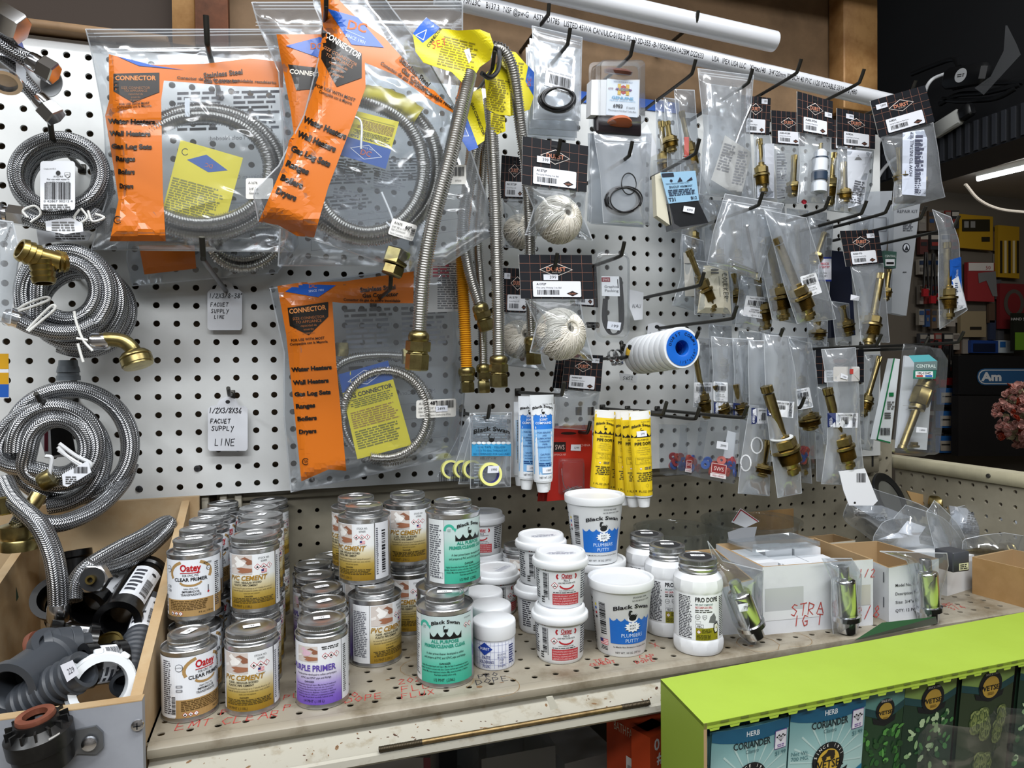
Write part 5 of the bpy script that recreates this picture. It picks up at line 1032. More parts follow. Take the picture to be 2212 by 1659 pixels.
t=thing('chrome_fitting','dull chrome elbow fitting at the picture edge under the hose ends','fitting',tuple(at(10,165,-.20)));mb=MB();hexa(mb,along(at(10,140,-.20),(.1,-.3,-1)),.0185,.022);mb.lathe([(.0145,0),(.015,.004),(.011,.004),(.011,.0)],24,0,along(at(12,174,-.215),(.1,-.6,-1)));mb.build('fitting_body',CHROME,t)
t=thing('pvc_coupling','grey threaded plastic coupling beside the upper hose ends','coupling',tuple(at(88,172,-.10)));MB().lathe([(.0150,0),(.0172,.001),(.0175,.026),(.0160,.028),(.0150,.028),(.0142,.010),(0,.010)],32,0,along(at(70,160,-.09),(.75,-.35,-.45))).build('coupling_body',mat('#b9bcbf',.4),t)
card('blue_hang_card','blue printed hang card behind the chrome hose ends','card',[(-10,30),(22,40),(48,92),(60,130),(32,150),(-10,110)],-.12,lambda a:a.fine(0,-140,40,-60,10,'#c8d0e6',2),mat('#1d2f73',.4))
# slivers of packs cut by the picture edge
B=Bag('clear_packet','crinkled clear packet cut by the picture edge beside the middle coil','packet',[(-30,470),(-30,690)],[(28,478),(44,545),(30,640),(22,700)],-.16,.012,.22,seed=31)
a=pxart();a.text('Warranty',20,-505,6,'#333',1,rot=1.3);a.text('Soft Conn',14,-520,6,'#777',1,rot=1.3);a.mesh(B.fn(),'print',B.t)
t=card('yellow_blue_card','yellow and blue card slivers cut by the picture edge','card',[(-20,764),(18,764),(20,860),(-20,860)],-.09,lambda a:(a.rect(-20,-797,19,-764,'#d9a318',1),a.rect(-20,-830,19,-805,'#d9a318',1),a.rect(-20,-858,19,-830,'#1f5db8',1)))
# ================================================================ handwritten tags
def tagshape(x0,y0,x1,y1):m=(x0+x1)/2;w=(x1-x0);return [(x0+4,y1),(x1-4,y1),(x1,y1-5),(x1,y0+26),(x1-6,y0+20),(m+w*.28,y0+18),(m+w*.2,y0+6),(m+4,y0),(m-4,y0),(m-w*.2,y0+6),(m-w*.28,y0+18),(x0+6,y0+20),(x0,y0+26),(x0,y1-5)]
hook(436,512,.29,'long grey peg hook reaching forward from the upper handwritten tag',up=.022,r=.003);hook(493,838,.045,'short silver peg hook through the lower handwritten tag',up=.010)
PEN='#23242c'
def g1(a):
    hand(a,'1/2X3/8-38"',452,-644,10,1.2,PEN,2,seed=2,adv=.82);hand(a,'FACUET',455,-662,8,1.2,PEN,2,seed=3);hand(a,'SUPPLY',456,-676,8,1.2,PEN,2,seed=5);hand(a,'LINE',463,-688,7,1.2,PEN,2,seed=6);a.oval(486,-618,4,4,'#2a2a2c',1)
def g2(a):
    hand(a,'1/2X3/8X36',452,-892,11,1.5,PEN,2,seed=8,adv=.78);hand(a,'FACUET',455,-914,9,1.5,PEN,2,seed=9);hand(a,'SUPPLY',457,-930,10,1.5,PEN,2,seed=10);hand(a,'LINE',464,-962,14,1.5,PEN,2,seed=11);a.oval(492,-868,5,4,'#2a2a2c',1)
card('handwritten_tag','upper white scalloped tag handwritten faucet supply line, ending in 38','tag',tagshape(448,606,523,713),-.010,g1,group='handwritten white tags')
card('handwritten_tag','lower white scalloped tag handwritten faucet supply line, ending in 36','tag',tagshape(449,857,535,974),-.014,g2,group='handwritten white tags')
# ================================================================ header cards, pouches, blisters
def qT(q):
    q=np.array(q,float);W=np.linalg.norm(q[1]-q[0]);H=np.linalg.norm(q[3]-q[0])
    def T(x,y):u,v=x/W,1-y/H;p=(q[0]*(1-u)+q[1]*u)*(1-v)+(q[3]*(1-u)+q[2]*u)*v;return (float(p[0]),float(-p[1]))
    return T,W,H
def flat(y,dy=0.0):return lambda x,yy,o:vat(x,-yy,y)+np.stack([0*x,-o+dy,0*x],-1)
COPPER='#8f6252';CARDK=mat('#15171d',.6,spec=.25,name='black_header_card')
def durst(par,q,y,code='A1372P',desc='Fine Lamp Wicking 2 oz. Ball',price=None,pp=(.12,.62),slot=.5,label=True):
    T,W,H=qT(q);a=pxart(30,.0002);a.T=T;a.rect(0,0,W,H,CARDK,0)
    for k in range(1,7):a.rect(W*k/7-.28,0,W*k/7+.28,H,COPPER,1)
    for k in range(1,5):a.rect(0,H*k/5-.28,W,H*k/5+.28,COPPER,1)
    cx,cy_=W*.5,H*.66;w_,h_=W*.23,H*.16;a.poly([(cx-w_,cy_),(cx,cy_+h_),(cx+w_,cy_),(cx,cy_-h_)],'#e8ddd6',2);a.poly([(cx-w_*.93,cy_),(cx,cy_+h_*.9),(cx+w_*.93,cy_),(cx,cy_-h_*.9)],CARDK,3)
    a.text('DURST',cx,cy_-H*.035,H*.095,'#d08a6e',4,bold=.03,w=W*.27);a.text('SINCE 1901',cx,cy_-H*.075,H*.025,'#cfc4bc',4,w=W*.12)
    a.oval(W*slot,H*.88,W*.075,H*.028,'#0b0b0d',2)
    if label:
        a.rrect(W*.17,H*.04,W*.83,H*.40,H*.03,'#e6e8ef',4);a.text(code,W*.22,H*.31,H*.05,'#26262c',5,al='l',bold=.03);a.text(desc,W*.22,H*.235,H*.035,'#55565e',5,al='l',w=W*.34);a.bars(W*.23,H*.09,W*.54,H*.2,L=5)
        a.poly([(W*.63,H*.12),(W*.71,H*.18),(W*.79,H*.12),(W*.71,H*.06)],'#2a2020',5);a.text('DURST',W*.71,H*.10,H*.03,'#c07a5e',6,w=W*.09)
    if price:a.rect(W*pp[0],H*pp[1],W*(pp[0]+.2),H*(pp[1]+.13),'#dfe1ea',6);a.text(price,W*(pp[0]+.13),H*(pp[1]+.035),H*.07,'#444',7,w=W*.09)
    a.mesh(flat(y),'header_card',par);b=pxart(30,.0001);b.T=T;b.rect(0,0,W,H,mat('#e8e6e2',.6),0);b.mesh(flat(y,.0012),'header_back',par)
def evlabel(a,q,name='EVERFLOW'):
    T,W,H=qT(q);a.T=T;a.rect(0,0,W,H,'#e8eaf1',0);a.rect(0,0,W*.28,H,'#1d2a5c',1);a.text('EVERFLOW',W*.16,H*.12,W*.10,'#e8eaf4',2,rot=PI/2,bold=.02,al='l',w=H*.62);a.oval(W*.12,H*.1,W*.03,W*.03,'#e8eaf4',2,8)
    a.text('EVERFLOW STEM',W*.36,H*.80,H*.10,'#22232a',2,al='l',bold=.03,w=W*.45);a.bars(W*.46,H*.22,W*.70,H*.72,L=2);a.text('8',W*.40,H*.2,H*.1,'#222',2);a.fine(W*.84,H*.08,W*.95,H*.92,12,'#4a4a52',2);a.T=None
def itemlabel(a,q,t1='Item No. GER-02',t2='GERBER TYPE',t3='DIVERTER STEM'):
    T,W,H=qT(q);a.T=T;a.rrect(0,0,W,H,2,'#e6e8ec',0);a.text(t1,W*.5,H*.86,H*.08,'#2a2a30',2,w=W*.66);a.bars(W*.12,H*.56,W*.88,H*.80,L=2);a.text('3112283318281',W*.5,H*.48,H*.065,'#222',2,w=W*.6);a.text(t2,W*.5,H*.33,H*.07,'#444',2,w=W*.5);a.text(t3,W*.5,H*.23,H*.07,'#444',2,w=W*.6);a.text('QTY: 1 PC',W*.5,H*.06,H*.075,'#333',2,w=W*.4);a.T=None
def stick(a,q,t):
    T,W,H=qT(q);a.T=T;a.rect(0,0,W,H,'#e4e6ee',4);a.text(t,W*.58,H*.3,H*.36,'#4a4b54',5,w=W*.5);a.T=None
BR2=mat('#b3a06a',.30,1.0,name='dull_brass',noise=('#877750',70,.35,.7))
def valve(par,p0,p1,y,sc=1.0,kind=0,y1=None,name='valve_stem',m=None):
    """brass faucet stem between two pixels, tip first"""
    A=at(p0[0],p0[1],y);B_=at(p1[0],p1[1],y if y1 is None else y1);d=B_-A;L=np.linalg.norm(d);M=along(A,d);mb=MB();s_=.001*sc
    n=24;a=np.arange(n)*2*PI/n;rr=np.where(np.arange(n) % 2 == 0,1.0,.84);tl=min(.010,L*.12);rows=[np.stack([rr*r*s_*np.cos(a),rr*r*s_*np.sin(a),np.full(n,z)],-1) for r,z in ((4.4,0),(5.4,.0006),(5.4,tl),(4.2,tl+.001))]
    V=np.array(rows);mb.grid(xf(M,V.reshape(-1,3)).reshape(V.shape),wrapu=True);mb.add(xf(M,rows[0]),[tuple(range(n-1,-1,-1))])
    P={0:[(4.9,.09),(4.9,.56),(6.8,.57),(6.8,.60)],1:[(4.4,.09),(4.4,.42),(5.6,.43),(5.6,.47),(8,.48),(8,.50)],2:[(4.9,.05),(4.9,.62),(6.6,.63),(6.6,.66)]}[kind]
    mb.lathe([(r*s_,z*L) for r,z in P],22,0,M)
    z0=P[-1][1]*L;R1=11.2*s_;rem=L-z0
    hexa(mb,M@Matrix.Translation((0,0,z0)),R1*1.0,rem*.24);mb.lathe([(R1*.80,z0+rem*.24),(R1*1.15,z0+rem*.27),(R1*1.15,z0+rem*.34),(R1*.92,z0+rem*.36)],26,0,M)
    thread(mb,M@Matrix.Translation((0,0,z0+rem*.36)),R1*1.02,rem*.30,.0013);mb.lathe([(R1*.7,z0+rem*.64),(R1*.62,z0+rem*.80),(R1*.74,z0+rem*.81),(R1*.74,z0+rem*.92),(R1*.5,z0+rem*.94),(R1*.5,L),(0,L)],24,0,M,cap=False)
    return mb.build(name,m or BR2,par)
def pack(name,label,L,R,y,stems=(),art=None,cat='bagged part',group=None,bulge=.010,haze=.22,seed=1,zipw=None,wr=.0016,soft=22,extra=None,nu=14,nv=18,refl=1.0):
    B=Bag(name,label,cat,L,R,y,bulge,haze,wr,seed,group,nu,nv,soft=soft,refl=refl)
    for st in stems:valve(B.t,st[0],st[1],y-bulge*.35,st[3] if len(st) > 3 else 1.0,st[2] if len(st) > 2 else 0)
    if art:a=pxart(20,.0003);art(a);a.mesh(B.fn(.0004),'printed_label',B.t)
    if zipw:zipper(B,*zipw,w=5)
    if extra:extra(B)
    return B
GDU='black header cards with copper grid'
# ---- twine balls under header cards
def twine(par,px,py,rpx,y,seed=1):
    c=at(px,py,y);R=rpx/FPX*np.dot(c-CP,CF);r=np.random.RandomState(seed);mb=MB()
    ax=np.array([.25,-.9,.25]);ax /= np.linalg.norm(ax);n,k=40,26;th=np.linspace(.20,PI*.93,k);ph=np.arange(n)*2*PI/n;M=along(c,-ax if False else ax)
    rr=R*(1-.16*np.abs(np.cos(th))**3);rr[0] *= .82;pr=[(0.0,R*.25)]+[(a_*math.sin(t),a_*math.cos(t)) for a_,t in zip(rr,th)];pr=[(R*.05,R*.35),(R*.13,R*.62)]+pr[1:]
    mb.lathe(pr,n,0,M,cap=False);o=mb.build('twine_core',mat('#bdb7aa',.85,name='cotton_twine_shaded',bump=(300,.6,.001)),par)  # core darker than the strands, painting the shade between them
    mb=MB()          # strands laid over the core like a pulled-apart ball
    for q in range(260):
        a0=r.uniform(0,2*PI);tw=r.uniform(.5,1.6)*(1 if r.rand() < .8 else -1);t=np.linspace(.20,PI*.86,16);R1=np.interp(t,th,rr)+-.0001+r.uniform(0,.0012);a_=a0+tw*(t/PI)
        P=np.stack([R1*np.sin(t)*np.cos(a_),R1*np.sin(t)*np.sin(a_),R1*np.cos(t)],-1);mb.tube(xf(M,P),.00048,4,cap=False)
    mb.build('twine_strands',mat('#e8e3d8',.8,name='cotton_strand'),par)
def twine_pack(label,hq,y,bL,bR,ball,seed,code='A1372P',price='399',pp=(.30,.38)):
    B=Bag('twine_ball_pack',label,'twine',bL,bR,y,.034,.08,.0022,seed,'white twine balls in header card bags',16,18,soft=50);durst(B.t,hq,y-.004,code,'Fine Lamp Wicking 2 oz. Ball',price,pp);twine(B.t,ball[0],ball[1],ball[2],y-.004,seed);return B
hook(1211,300,.20,'black peg hook over the upper twine ball header card');hook(1204,547,.20,'black peg hook over the lower twine ball header card')
twine_pack('upper white twine ball with black header card, price sticker beside the logo',[(1129,294),(1271,316),(1267,415),(1127,398)],-.190,[(1131,398),(1152,450),(1134,508)],[(1266,412),(1262,470),(1281,520)],(1206,475,51),3,pp=(.22,.50))
twine_pack('lower white twine ball with black header card, price sticker on the logo',[(1121,550),(1278,551),(1282,646),(1125,645)],-.190,[(1134,644),(1158,700),(1144,762)],[(1254,646),(1264,710),(1282,780)],(1211,722,55),5,pp=(.32,.42))
twine_pack('white twine ball hanging behind the upper one, mostly hidden by the arching connector',[(1084,335),(1140,342),(1140,430),(1080,428)],-.085,[(1086,430),(1092,480),(1090,535)],[(1142,430),(1150,480),(1160,540)],(1124,500,36),7,price=None)
twine_pack('white twine ball hanging behind the lower one, left of it',[(1086,578),(1150,582),(1150,676),(1084,674)],-.085,[(1090,674),(1090,730),(1092,790)],[(1150,676),(1156,730),(1180,800)],(1120,733,40),9,code='A137P',price='3999',pp=(.05,.75))
t=thing('header_card_pack','edge of a black header card behind the lower twine ball card','pack',tuple(at(1275,620,-.08)),0,GDU);durst(t,[(1230,568),(1288,570),(1292,664),(1232,660)],-.08)
# ---- zip bags of black rings
def rings(par,px,py,rx,ry,y,n,r=.0012,seed=1,m=None,name='rubber_ring'):
    rr=random.Random(seed);
    for k in range(n):
        cx,cy_,q=px+rr.uniform(-4,4),py+rr.uniform(-3,3),rr.uniform(.88,1.04);t=np.linspace(0,2*PI,40,endpoint=False);ph=rr.uniform(0,6)
        P=vat(cx+rx*q*np.cos(t),cy_-ry*q*np.sin(t),y)+np.stack([0*t,.002*np.sin(t+ph)+k*.0007,0*t],-1);mb=MB();mb.tube(P,r,7,closed=True);mb.build(name,m or mat('#1c1c1f',.35),par)
GZ='small zip bags on the upper hooks'
hook(1232,60,.20,'black peg hook through the first zip bag, tip against the pipe');hook(1369,86,.20,'black peg hook over the flapper kit blister');hook(1366,305,.20,'black peg hook through the second zip bag of rings')
for k,(dx,dy,y) in enumerate(((-12,42,-.07),(-8,36,-.10),(-4,22,-.135))):
    pack('zip_bag','clear zip bag behind the first ring bag, '+('third','second','directly')[k]+' behind it',[(1148+dx,60+dy),(1150+dx,160+dy),(1148+dx,255+dy)],[(1258+dx,84+dy),(1256+dx,170+dy),(1254+dx,262+dy)],y,(),None,'bag',GZ,.006,.34,40+k,nu=10,nv=12)
def za(a):
    T,W,H=qT([(1180,146),(1243,162),(1240,203),(1176,184)]);a.T=T;a.rect(0,0,W,H,'#e4e7ee',0);a.text('EXTRA HEAVY SPIRAL GRAPHITE',W*.5,H*.82,H*.07,'#444',2,w=W*.85);a.bars(W*.15,H*.22,W*.85,H*.72,L=2);a.text('Made in Taiwan',W*.5,H*.06,H*.09,'#333',2,w=W*.45);a.T=None
pack('zip_bag','clear zip bag with barcode label and black rings, first on the upper hooks',[(1149,55),(1154,160),(1151,258)],[(1258,80),(1256,170),(1254,262)],-.172,(),za,'bag',GZ,.008,.26,51,zipw=((1152,66),(1254,92)),extra=lambda B:rings(B.t,1206,214,36,24,-.181,9,.0017,seed=4))
for k in (0,1,2):pack('zip_bag','clear zip bag fanned out behind the round ring bag, '+('rearmost','middle','nearest')[k]+' of three',[(1270+4*k,288),(1271+3*k,380),(1268+4*k,478+3*k)],[(1398,290),(1395,380),(1390,492)],-.10-.02*k,(),None,'bag',GZ,.005,.34,60+k,nu=10,nv=12)
pack('zip_bag','clear zip bag with a round bundle of thin black rings',[(1282,284),(1296,380),(1303,482)],[(1408,288),(1404,390),(1402,487)],-.180,(),None,'bag',GZ,.008,.30,71,zipw=((1286,302),(1404,306)),extra=lambda B:(rings(B.t,1350,430,37,28,-.189,12,.0010,6),rings(B.t,1356,395,18,24,-.190,1,.0008,6)))
# ---- clear blisters
CLR=film(.06,.16,'#f4f6f8',9.0,.15,.55)
def blister(par,poly,y,d,name='clear_blister',m=None,inset=.88):
    """thermoformed shell: flange plus raised dome"""
    p=np.array(poly,float);c=p.mean(0);n=len(p);lay=[(1.0,0),(inset+.03,0),(inset,-.0015),(inset-.02,-d+.002),(inset-.06,-d)];mb=MB();rows=[]
    for k,dy in lay:q=c+(p-c)*k;rows.append(vat(q[:,0],q[:,1],y)+np.array([0,dy,0]))
    mb.grid(np.array(rows),wrapu=True);mb.add(rows[-1],[tuple(range(n))]);return mb.build(name,m or CLR,par)
def qbox(par,q,y,d,name,m,bev=.0015):
    """carton seen front-on: pixel quad at depth y, extruded back by d"""
    p=np.array(q,float);F=vat(p[:,0],p[:,1],y);Bk=F+np.array([0,d,0]);mb=MB();mb.add(np.vstack([F,Bk]),[(3,2,1,0),(4,5,6,7),(0,1,5,4),(1,2,6,5),(2,3,7,6),(3,0,4,7)]);return mb.build(name,m,par,smooth=False)
t=thing('flapper_kit_blister','clear blister with white and blue card around an orange rubber flapper','blister pack',tuple(at(1330,140,-.17)),0,'clear blister packs')
blister(t,rc(1272,134,1384,290,12),-.168,.026);qbox(t,[(1278,172),(1382,172),(1380,252),(1276,248)],-.188,.016,'wrap_card',mat('#dfe0e2',.5))
a=pxart(20,.0003);T,W,H=qT([(1311,170),(1380,176),(1377,254),(1309,248)]);a.T=T;a.rect(0,0,W,H,'#dfe6ef',0);a.text('SIGN OF THE BEST BUY',W*.5,H*.92,H*.035,'#6a86a8',2,w=W*.6)
a.rect(W*.34,H*.58,W*.44,H*.88,'#d8b13a',2);a.rect(W*.60,H*.58,W*.70,H*.88,'#d8b13a',2);a.rect(W*.44,H*.69,W*.60,H*.77,'#d8b13a',2);a.poly([(W*.26,H*.73),(W*.52,H*.86),(W*.80,H*.73),(W*.52,H*.6)],'#b23a3a',1);a.text('HUDSON',W*.52,H*.70,H*.07,'#2a5aa8',4,bold=.03,w=W*.48)
a.text('699',W*.12,H*.7,H*.07,'#8a5a5a',3);a.text('GENUINE',W*.5,H*.46,H*.075,'#4aa0cc',3,bold=.04,w=W*.68);a.text('HEATER SERVICE PARTS',W*.5,H*.40,H*.035,'#4aa0cc',3,w=W*.8);a.text('6983',W*.36,H*.22,H*.10,'#23252b',3,bold=.05);a.text('(1each)',W*.76,H*.22,H*.06,'#23252b',3,w=W*.26);a.text('Maintenance Kit-Steel Tanks-Bun',W*.5,H*.12,H*.045,'#33353b',3,w=W*.88);a.mesh(flat(-.1885),'card_print',t)
mb=MB();c=at(1334,268,-.179);mb.lathe([(.019,0),(.020,.002),(.020,.005),(.015,.008),(0,.009)],30,0,along(c,(0,-.35,-1)));mb.build('rubber_flapper',mat('#a8572f',.6),t);mb=MB();mb.box(tuple(at(1290,284,-.186)),tuple(at(1376,255,-.172)),bev=.002);mb.build('dark_insert',mat('#2a2226',.3),t)
mb=MB();c=at(1335,160,-.180);mb.lathe([(.019,0),(.020,.004),(.014,.007),(0,.008)],26,0,along(c,(0,-.4,1)));mb.build('rubber_disc',mat('#5a3328',.5),t)
hook(1511,300,.20,'black peg hook above the pale blue card blister')
t=thing('seat_kit_blister','tilted clear blister with pale blue card over a silver tray','blister pack',tuple(at(1450,352,-.19)),0,'clear blister packs')
blister(t,[(1411,346),(1488,352),(1500,380),(1533,470),(1528,492),(1450,504),(1436,496),(1412,400)],-.190,.022,inset=.97);qbox(t,[(1445,438),(1508,433),(1531,482),(1454,496)],-.212,.018,'silver_tray',mat('#9a9ca2',.25,.9));qbox(t,[(1415,378),(1428,372),(1447,486),(1419,466)],-.208,.010,'side_card',mat('#cfcab6',.6))
a=pxart(20,.0003);T,W,H=qT([(1426,373),(1502,369),(1510,433),(1444,440)]);a.T=T;a.rect(0,0,W,H,'#8fb6d2',0);a.text('PARTS MANUFACTURED TO FIT',W*.42,H*.60,H*.05,'#2a3a52',2,w=W*.7);a.text('BRADLEY HARMONY',W*.5,H*.48,H*.075,'#22324a',2,bold=.02,w=W*.7);a.fine(W*.08,H*.22,W*.92,H*.44,4,'#2a3a52',2);a.text('T31',W*.14,H*.06,H*.12,'#1a2638',2,bold=.04);a.text('B12',W*.84,H*.06,H*.1,'#1a2638',2,bold=.04);a.oval(W*.25,H*.72,3,3,'#223',2);a.poly([(W*.42,H*.66),(W*.52,H*.82),(W*.58,H*.68)],'#223',2);a.poly([(W*.68,H*.66),(W*.86,H*.80),(W*.88,H*.70)],'#223',2);a.rect(W*.02,H*.85,W*.36,H*.97,'#1c2433',2)
a.mesh(flat(-.2125),'card_print',t);a=pxart(20,.0003);stick(a,[(1476,445),(1500,449),(1498,462),(1474,457)],'699');a.mesh(flat(-.2130),'price_sticker',t)
hook(1349,522,.20,'black peg hook through the graphite packing blister')
t=thing('packing_blister','narrow clear blister of black graphite cord with white label','blister pack',tuple(at(1320,545,-.17)),0,'clear blister packs');blister(t,rc(1284,541,1358,740,16),-.170,.012,inset=.90);
mb=MB()
for k in range(4):mb.tube(pathpx([(1304+k*2.5,645,-.176-.001*k),(1302+k*3,690,-.176),(1312+k*2,716,-.176),(1326,722,-.176),(1342-k*2,714,-.176),(1347-k*3,680,-.176),(1343-k*3,610,-.176-.001*k),(1338-k*2,598,-.176)],40),.0013,6)
mb.build('graphite_cord',mat('#1f1f22',.55),t);a=pxart(20,.0003);T,W,H=qT([(1299,597),(1337,597),(1339,640),(1300,639)]);a.T=T;a.rect(0,0,W,H,'#dcdee2',0);a.rect(0,H*.72,W*.48,H*.95,'#7d2430',1);a.text('SWS',W*.24,H*.77,H*.12,'#e6d0d0',2,w=W*.36);a.text('Graphite',W*.55,H*.42,H*.13,'#55575e',2,w=W*.8);a.text('Packing',W*.55,H*.22,H*.13,'#55575e',2,w=W*.75);stick_q=[(1312,694),(1341,697),(1338,714),(1310,710)];a.T=None;stick(a,stick_q,'199');a.mesh(flat(-.1795),'paper_label',t)
# small springs card
B=pack('spring_pack','small black header card pack with springs, tilted under the twine',[(1196,838),(1200,880),(1196,925)],[(1296,846),(1292,885),(1285,930)],-.120,(),None,'pack',GDU,.008,.12,81);durst(B.t,[(1222,764),(1303,768),(1297,846),(1213,838)],-.124,'A6800-SD','2 Short Springs/Seats for Delta Faucets','1999',(.70,.78))
mb=MB();
for cx in (1250,1276):c=at(cx,888,-.122);u=np.linspace(0,9*PI*2,150);mb.tube(np.stack([c[0]+.004*np.cos(u),c[1]+.004*np.sin(u),c[2]-.006+u/(18*PI)*.012],-1),.0008,5)
mb.build('coil_spring',mat('#1d1d20',.4),B.t)
for k in (1,2):t=thing('header_card_pack','black header card edge fanned behind the springs card, '+('nearer','further')[k-1]+' one','pack',tuple(at(1205,800,-.10)),0,GDU);durst(t,[(1214-6*k,772),(1260,776),(1260,846),(1205-6*k,838)],-.118+.012*k,label=False)
mb=MB();c=at(1278,702,-.06);u=np.linspace(0,9*PI*2,150);mb.tube(np.stack([c[0]-.008+u/(18*PI)*.020,c[1]+.004*np.cos(u),c[2]+.004*np.sin(u)],-1),.0008,5);t=mb.build('coil_spring',mat('#1d1d20',.4));tag(t,'small dark coil spring seen between the twine and the graphite blister','spring')
# ---- PTFE tape spools
hk=hook(1509,716,.22,'black peg hook carrying the row of thread tape spools',up=.014)
def spool(c,first,label):
    t=thing('thread_tape_spool',label,'tape',tuple(c),0,'white and blue thread tape spools');M=Matrix.Translation(Vector(c))@Matrix.Rotation(PI/2,4,'X');R=.0290
    MB().lathe([(.0135,-.0003),(R*.93,-.0003),(R,.001),(R,.011),(R*.97,.0125),(R*.5,.0125)],40,0,M,cap=False).build('spool_shell',mat('#e3e6ea',.35),t)
    MB().lathe([(.0105,-.0005),(.0130,-.0005),(R*.80,.0120),(R*.86,.0132),(R*.78,.0134),(.0130,.0134),(.0105,.0125),(.0105,-.0005)],36,0,M,cap=False).build('blue_hub',mat('#1764c8',.35),t)
    if first:
        a=Art(step=.0001)
        for ch,an in zip('DURST CORP',range(10)):
            th=math.radians(165-an*15);a.text(ch,.0178*math.cos(th),.0178*math.sin(th),.0042,'#12203c',2,rot=th-PI/2,bold=.03)
        for ch,an in zip('1/2"x260" TAPE',range(14)):
            th=math.radians(-100+an*11.5);a.text(ch,.0215*math.cos(th),.0215*math.sin(th),.0036,'#12203c',2,rot=th+PI/2,bold=.02)
        a.mesh(planeM(TR((c[0],c[1]-.0135,c[2]))),'spool_print',t)
    else:a=Art(step=.0001);a.bars(-.006,.002,.006,.010,L=1);a.mesh(lambda x,y,o:np.stack([c[0]+(R+o)*np.sin(x/R-.9),c[1]-y,c[2]+(R+o)*-np.cos(x/R-.9)*-.2-.9*(R+o)*np.cos(x/R-.9)*0+(R+o)*np.cos(x/R-.9)*.98*0],-1),'barcode_print',t) if False else None
    return t
c0_=at(1463,752,-.212)
spool(c0_,True,'front spool of white thread tape with blue face lettering')
for k in range(1,8):
    c=c0_+np.array([-.0002*k,.0150*k,-.0010*k]);spool(c,False,'thread tape spool, '+('second','third','fourth','fifth','sixth','seventh','last')[k-1]+' from the front of the row')
# hose clamps on the yellow tipped hook
hook(1361,746,.12,'peg hook with a yellow plastic tip below the graphite blister',yellow=True)
for k in (0,1):
    c=at(1322+12*k,771-1*k,-.085-.01*k);t=thing('hose_clamp','small steel hose clamp hanging on the yellow tipped hook, '+('rear','front')[k]+' one','clamp',tuple(c),0,'small steel hose clamps');M=Matrix.Translation(Vector(c))@Matrix.Rotation(PI/2-.35,4,'X')@Matrix.Rotation(.4,4,'Y');MB().lathe([(.0100,0),(.0106,0),(.0106,.0050),(.0100,.0050),(.0100,0)],30,0,M,cap=False).build('clamp_band',CHROME,t);mb=MB();mb.box((-.004,-.0145,-.001),(.004,-.0100,.006),M=M,bev=.0006);mb.build('screw_housing',CHROME,t)
# long bare hooks
hook(1521,588,.19,'long black peg hook holding only a small white leaflet');hook(1592,660,.22,'long black peg hook carrying the tag with handwriting beside the tape spools');hook(1503,128,.155,'black peg hook over the panelling beside the zip bags')
card('handwritten_tag','small white handwritten tag on the long hook above the tape spools','tag',[(1400,700),(1418,696),(1436,702),(1440,735),(1425,745),(1398,722)],-.012,lambda a:(a.oval(1419,-706,5,4,'#26262a',1),hand(a,'DEISS',1403,-727,8,.9,'#777a82',2,seed=3)),group='handwritten white tags')
card('instruction_leaflet','white leaflet with faint pen marks hanging behind the graphite blister','leaflet',[(1358,625),(1390,632),(1388,690),(1370,692),(1358,660)],-.03,lambda a:hand(a,'NAU',1366,-665,8,.8,'#77787e',2))
card('handwritten_tag','small white price tag hanging beneath the tape spools','tag',[(1338,805),(1378,812),(1374,828),(1340,822)],-.06,lambda a:hand(a,'SWS2',1345,-820,7,.8,'#77787e',2))
card('white_paper','corner of white paper behind the second zip bag','paper',[(1380,290),(1398,268),(1424,330),(1404,340)],-.05,lambda a:None)
